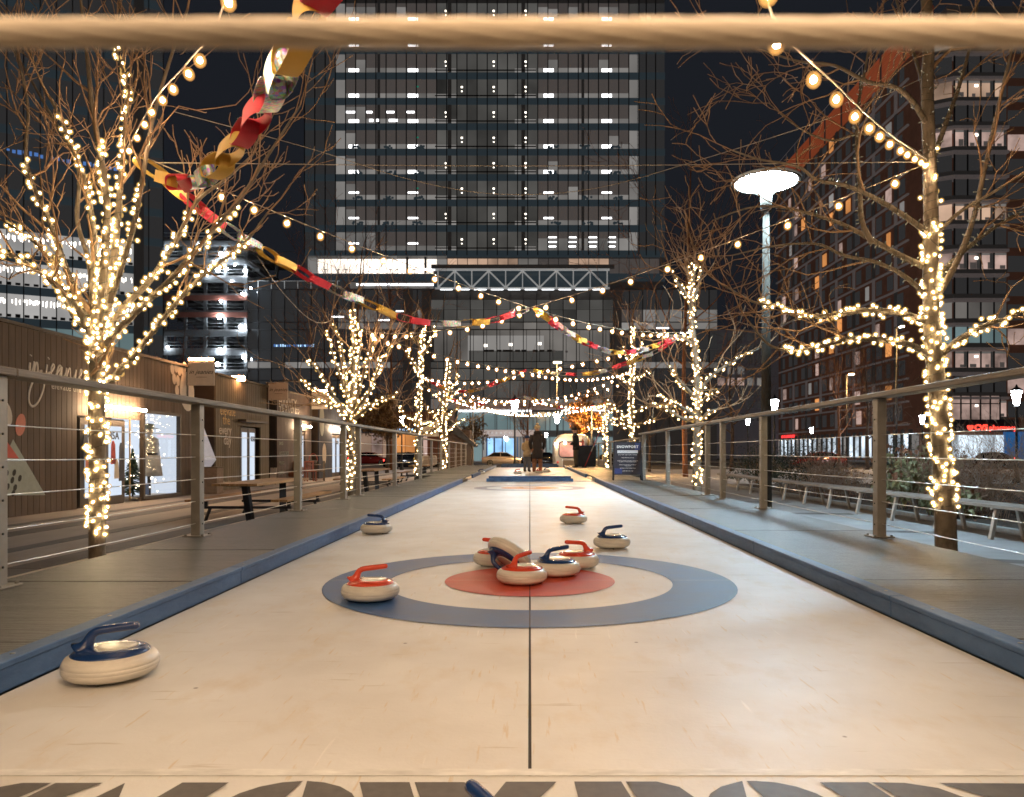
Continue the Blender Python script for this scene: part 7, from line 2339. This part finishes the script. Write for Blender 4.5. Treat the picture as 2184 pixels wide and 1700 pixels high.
        mb = MB(); mb.tube([(an.x, an.y, top), (an.x, an.y, 0.05 * h), (an.x, an.y + 0.01 * h, 0.03 * h)], [0.046 * h, 0.036 * h, 0.034 * h], 12); mb.build('boot_shaft', boot, r, world=False)
        mb = MB(); mb.ball((an.x * 1.06, an.y + 0.035 * h, 0.022 * h), 0.030 * h, 12, 8, (0.9, 2.3, 0.75)); mb.build('shoe', boot, r, world=False)
    hc = Vector((0, hy - 0.004 * h, 0.955 * h))
    prof = [(0.066, -0.020), (0.069, 0.0), (0.066, 0.02), (0.055, 0.042), (0.032, 0.058), (0.0, 0.064)]
    mb = MB(); mb.lathe([(a * h, b * h) for a, b in prof], 18, hc); mb.build('hat', hat, r, world=False)
    if hat is M['hat_beige']:
        mb = MB(); mb.ball(hc + Vector((0, 0, 0.078 * h)), 0.026 * h, 10, 7); mb.build('pompom', hat, r, world=False)
        loft(r, 'hood', coat, [(0, -0.02 * h, 0.83 * h, 0.085 * h, 0.075 * h), (0, -0.025 * h, 0.86 * h, 0.080 * h, 0.065 * h), (0, -0.025 * h, 0.885 * h, 0.060 * h, 0.050 * h)])
    return r
hang = (((-0.105, 0, 0.79), (-0.150, 0.02, 0.62), (-0.125, 0.08, 0.50), (-0.115, 0.10, 0.455)), ((0.105, 0, 0.79), (0.150, 0.02, 0.62), (0.135, 0.06, 0.49), (0.130, 0.075, 0.445)))
fwd = (((-0.105, 0, 0.79), (-0.145, 0.03, 0.63), (-0.08, 0.12, 0.58), (-0.05, 0.15, 0.585)), ((0.105, 0, 0.79), (0.145, 0.03, 0.63), (0.08, 0.12, 0.57), (0.05, 0.15, 0.575)))
person('person seen from behind in a long dark coat, beige hat and tan boots', ((1146 - CX) / FPX * 27.6, 27.6, 0.001), 1.74, R(6), M['coat_dark'], 0.285, M['boots'], M['hat_beige'], M['boots'], hang)
person('smaller person in a short beige coat and navy hat next to the dark coated one', ((1124 - CX) / FPX * 27.9, 27.9, 0.001), 1.36, R(-30), M['coat_beige'], 0.42, M['trousers'], M['hat_blue'], M['coat_dark'], fwd)
person('person in a black jacket waiting by the white caravan with head bowed', ((1229 - CX) / FPX * 32, 32, DZ), 1.73, R(75), M['coat_black'], 0.44, M['trousers_dark'], M['hat_dark'], M['coat_black'], fwd, tilt=0.03)

# red broom leaning by the waiting person
br = thing('broom', 'red handled curling broom leaning against the far railing', 'broom', ((1238 - CX) / FPX * 32.2, 32.2, DZ))
a, b_ = P(1247, 987, 32.0), P(1277, 925, 33.2); a.z = DZ + 0.03
mb = MB(); mb.tube([a, b_], 0.016, 8); mb.build('handle', mat('red_paint', (0.45, 0.02, 0.02), 0.4, var=0), br)
mb = MB(); mb.tube([a.lerp(b_, 0.45), a.lerp(b_, 0.62)], 0.019, 8); mb.build('grip', M['white_print'], br)
mb = MB(); mb.box(a + Vector((-0.02, 0, -0.005)), (0.22, 0.07, 0.045)); mb.build('head', M['black_steel'], br, bevel=0.008)
# dark counter with bottles beside the waiting person
ct = thing('counter', 'dark clothed counter behind the waiting person', 'counter', (3.7, 36.5, DZ))
cxx = (1248 - CX) / FPX * 34.6
mb = MB(); mb.box((cxx, 34.6, DZ + 0.47), (0.95, 0.7, 0.94)); mb.build('cabinet', mat('counter_cloth', (0.025, 0.032, 0.05), 0.8, var=0.2), ct, bevel=0.01)
mb = MB(); mb.box((cxx, 34.6, DZ + 0.955), (1.05, 0.78, 0.03)); mb.build('counter_top', M['board_blue'], ct, bevel=0.005)
for i, c in enumerate(('red_print', 'white_print', 'gold', 'white_print', 'trousers')):
    bo = thing('bottle', ('red', 'first white', 'amber', 'second white', 'grey')[i] + ' bottle standing on the dark counter behind the waiting person', 'bottle', (cxx - 0.12 + 0.13 * i, 34.45, DZ + 0.97), 'bottles on the dark counter')
    mb = MB(); mb.lathe([(0.045, 0), (0.045, 0.22), (0.018, 0.30), (0.018, 0.38), (0, 0.38)], 12); mb.build('glass', M[c], bo, world=False)
    mb = MB(); mb.lathe([(0.021, 0.37), (0.021, 0.40), (0, 0.40)], 10); mb.build('cap', M['black_print'], bo, world=False)
for i, px in enumerate((1213, 1275)):
    wb = thing('storage_box', ('pale storage box standing before the white caravan', 'pale storage box against the far railing posts')[i], 'box', ((px - CX) / FPX * 38, 38, GZ), 'pale boxes by the far deck')
    mb = MB(); mb.box(((px - CX) / FPX * 38, 38.0, GZ + 0.45), (0.6, 0.5, 0.9)); mb.build('body', M['banner'], wb, bevel=0.01)
    mb = MB(); mb.box(((px - CX) / FPX * 38, 38.0, GZ + 0.925), (0.64, 0.54, 0.05)); mb.build('lid', M['white_print'], wb, bevel=0.005)

# ================================================================== white caravan
cv = thing('caravan', 'rounded white caravan with a lit rosy window by the far deck', 'caravan', ((1220 - CX) / FPX * 42, 42, GZ))
M['caravan_white'] = mat('caravan_white', (0.50, 0.45, 0.37), 0.4, var=0.1, coat=0.3)
vx = (1222 - CX) / FPX * 41
prof = []
W, Hh, rr = 2.05, 2.35, 0.55
for (cx_, cz_, a0_) in ((W / 2 - rr, Hh - rr, 0), (-W / 2 + rr, Hh - rr, 90), (-W / 2 + 0.25, 0.35 + 0.1, 180), (W / 2 - 0.25, 0.35 + 0.1, 270)):
    r_ = rr if cz_ > 1 else 0.22
    for i in range(7):
        a = R(a0_ + 15 * i)
        prof.append((vx + cx_ + r_ * math.cos(a), GZ + cz_ + r_ * math.sin(a)))
mb = MB(); mb.prism(prof, (0, 41.0, 0), (1, 0, 0), (0, 0, 1), (0, 4.2, 0)); mb.build('body', M['caravan_white'], cv, bevel=0.06)
M['rosy'] = lit_room('rosy_window', (0.75, 0.34, 0.26), 0.75, 1.5, 0.8)
wpf = []
for (cx_, cz_, a0_) in ((0.62, 1.75, 0), (-0.62, 1.75, 90), (-0.62, 1.22, 180), (0.62, 1.22, 270)):
    for i in range(4):
        a = R(a0_ + 30 * i)
        wpf.append((vx + cx_ + 0.16 * math.cos(a), GZ + cz_ + 0.16 * math.sin(a)))
mb = MB(); mb.prism(wpf, (0, 40.985, 0), (1, 0, 0), (0, 0, 1), (0, 0.02, 0)); mb.build('window', M['rosy'], cv)
ww = MB(); ww.tube([Vector((x, 40.98, z)) for x, z in wpf + wpf[:1]], 0.035, 6); ww.build('window_frame', M['black_steel'], cv)
for s in (-1, 1):
    mb = MB(); mb.tube([(vx + s * 0.72, 41.6, GZ + 0.33), (vx + s * 0.92, 41.6, GZ + 0.33)], 0.33, 20); w_ = mb.build('wheel', M['dark'], cv)
    mb = MB(); mb.ball((vx + s * 0.85, 40.97, GZ + 0.78), 0.07, 10, 6, (1, 0.4, 1)); mb.build('tail_lamp', M['red_print'], cv)
mb = MB(); mb.box((vx, 40.95, GZ + 0.45), (1.7, 0.08, 0.12)); mb.build('bumper', M['post'], cv, bevel=0.01)
for (dx_, dz_) in ((-0.95, 1.78), (-0.45, 1.85), (0.25, 1.8)):
    lb_ = thing('globe_lamp', {-0.95: 'warm globe lamp at the outer corner of the caravan', -0.45: 'warm globe lamp above the rosy window edge', 0.25: 'warm globe lamp over the middle of the rosy window'}[dx_], 'lamp', (vx + dx_, 40.9, GZ + dz_), 'warm globe lamps on the caravan')
    mb = MB(); mb.ball((vx + dx_, 40.86, GZ + dz_), 0.075, 12, 8); mb.build('globe', M['warm_bar'], lb_)
    mb = MB(); mb.box((vx + dx_, 40.93, GZ + dz_ + 0.08), (0.04, 0.16, 0.03)); mb.build('bracket', M['black_steel'], lb_)

# ================================================================== cars
def car(name, label, x, d, rz, paint, z=GZ - 0.12, tail=False, L=4.55):
    r = thing(name, label, 'car', (x, d, z), 'cars in the street', rz)
    side = [(-2.27, 0.42), (-2.25, 0.72), (-2.18, 0.90), (-1.60, 0.985), (-0.95, 1.0), (0.0, 0.98), (0.85, 0.955), (1.55, 0.86), (2.05, 0.74), (2.24, 0.60), (2.27, 0.42), (2.20, 0.25), (1.78, 0.22), (-1.80, 0.22), (-2.22, 0.26)]
    stations = [(-0.87, 0.93, 0.02), (-0.80, 1.0, 0.0), (0.0, 1.005, 0.015), (0.80, 1.0, 0.0), (0.87, 0.93, 0.02)]
    mb = MB(); n = len(side)
    vs = []
    for (yy, sc_, dz_) in stations:
        for (px_, pz_) in side:
            vs.append((px_ * (sc_ if abs(yy) > 0.5 else 1.02), yy, 0.25 + (pz_ - 0.25) * (sc_ * 0.5 + 0.5) + (dz_ if pz_ > 0.9 else 0)))
    fs = []
    for i in range(len(stations) - 1):
        for k_ in range(n):
            k2 = (k_ + 1) % n
            fs.append((i * n + k_, i * n + k2, (i + 1) * n + k2, (i + 1) * n + k_))
    fs.append(tuple(reversed(range(n)))); fs.append(tuple(range(4 * n, 5 * n)))
    mb.add(vs, fs, True); mb.build('body', paint, r, world=False)
    cab = [(-1.72, 0.985, 0.78), (-1.05, 1.40, 0.62), (-0.25, 1.46, 0.60), (0.35, 1.40, 0.62), (1.12, 0.95, 0.78)]
    mb = MB(); vs = []
    for (px_, pz_, hw) in cab:
        vs += [(px_, -hw, pz_), (px_, hw, pz_)]
    m5 = len(cab)
    base = [(-1.72, 0.93), (-0.2, 0.93), (1.12, 0.90)]
    fs = [(2 * i, 2 * i + 1, 2 * i + 3, 2 * i + 2) for i in range(m5 - 1)]
    fs += [tuple(2 * i for i in range(m5)), tuple(2 * i + 1 for i in reversed(range(m5))), (0, 2 * m5 - 2, 2 * m5 - 1, 1)]
    mb.add(vs, fs); mb.build('greenhouse', M['car_glass'], r, world=False, bevel=0.03)
    mb = MB(); mb.prism([(-1.10, 1.395), (-0.25, 1.475), (0.42, 1.40), (0.40, 1.37), (-0.25, 1.44), (-1.08, 1.36)], (0, -0.60, 0), (1, 0, 0), (0, 0, 1), (0, 1.20, 0)); mb.build('roof', paint, r, world=False, bevel=0.01)
    for s in (-1, 1):
        for (p0, p1) in (((-1.74, s * 0.785, 0.97), (-1.05, s * 0.625, 1.41)), ((1.14, s * 0.785, 0.94), (0.36, s * 0.625, 1.41)), ((-0.30, s * 0.79, 0.97), (-0.30, s * 0.61, 1.45)), ((-1.05, s * 0.625, 1.41), (0.36, s * 0.625, 1.41))):
            mb = MB(); mb.tube([p0, p1], 0.03, 6); mb.build('pillar', paint, r, world=False)
        mb = MB(); mb.ball((0.78, s * 0.93, 1.0), 0.09, 8, 6, (0.8, 1, 0.7)); mb.build('mirror', paint, r, world=False)
        for xx in (-0.55, 0.45):
            mb = MB(); mb.box((xx - 0.25, s * 0.875, 0.80), (0.18, 0.03, 0.03)); mb.build('door_handle', M['post'], r, world=False)
        mb = MB(); mb.box((2.12, s * 0.62, 0.66), (0.16, 0.36, 0.13)); mb.build('headlight', M['white_print'], r, world=False, bevel=0.02)
        mb = MB(); mb.box((-2.20, s * 0.62, 0.79), (0.10, 0.40, 0.14)); mb.build('tail_light', M['tail_red'] if tail else M['red_print'], r, world=False, bevel=0.02)
        for xx in (-1.38, 1.36):
            mb = MB(); mb.tube([(xx, s * 0.70, 0.32), (xx, s * 0.885, 0.32)], 0.33, 22); w_ = mb.build('wheel', M['dark'], r, world=False)
            mb = MB(); mb.tube([(xx, s * 0.885, 0.32), (xx, s * 0.893, 0.32)], 0.215, 20); mb.build('hub', M['black_print'], w_, world=False)
            for i in range(5):
                a = 2 * PI * i / 5
                mb = MB(); mb.bar((xx + 0.03 * math.cos(a), s * 0.900, 0.32 + 0.03 * math.sin(a)), (xx + 0.215 * math.cos(a), s * 0.900, 0.32 + 0.215 * math.sin(a)), 0.012, 0.055, up=Vector((0, 1, 0))); mb.build('spoke', M['alloy'], w_, world=False)
            mb = MB(); mb.tube([(xx + 0.215 * math.cos(a), s * 0.898, 0.32 + 0.215 * math.sin(a)) for a in [2 * PI * i / 18 for i in range(19)]], 0.018, 5); mb.build('rim', M['alloy'], w_, world=False)
    mb = MB(); mb.box((-2.26, 0, 0.62), (0.03, 0.5, 0.11)); mb.build('number_plate', M['white_print'], r, world=False)
    return r
M['car_glass'] = mat('car_glass', (0.010, 0.012, 0.016), 0.05, var=0, coat=0.5)
M['alloy'] = mat('alloy_wheel', (0.50, 0.48, 0.46), 0.3, 0.8, var=0)
M['paint_silver'] = mat('silver_paint', (0.52, 0.46, 0.41), 0.28, 0.35, var=0.05, coat=0.6)
M['paint_black'] = mat('black_paint', (0.012, 0.012, 0.014), 0.2, 0.1, var=0, coat=0.8)
M['paint_red'] = mat('dark_red_paint', (0.20, 0.02, 0.02), 0.25, 0.1, var=0, coat=0.8)
M['tail_red'] = glow('tail_glow', (1.0, 0.06, 0.04), 6.0)
GR = GZ - 0.12
car('parked_car', 'silver saloon car parked across the lane end behind the two players', (1074 - CX) / FPX * 78, 78, 0.0, M['paint_silver'])
car('parked_car', 'black hatchback parked beyond the slender lit tree', (868 - CX) / FPX * 59, 61, R(12), M['paint_black'], tail=True)
car('parked_car', 'dark red car in the street beyond the shrubs', (1745 - CX) / FPX * 66, 66, R(180), M['paint_red'])
car('parked_car', 'black car waiting in the street beside the notice board', (1300 - CX) / FPX * 74, 74, R(180), M['paint_black'], tail=True)
car('parked_car', 'dark car half hidden by the dark coated player', (1163 - CX) / FPX * 70, 68, R(0), M['paint_black'])
car('parked_car', 'dark car before the orange lit shop', (790 - CX) / FPX * 80, 80, 0.0, M['paint_red'], tail=True)
car('parked_car', 'dark car in front of the pharmacy', (2110 - CX) / FPX * 80, 80, R(180), M['paint_black'], tail=True)
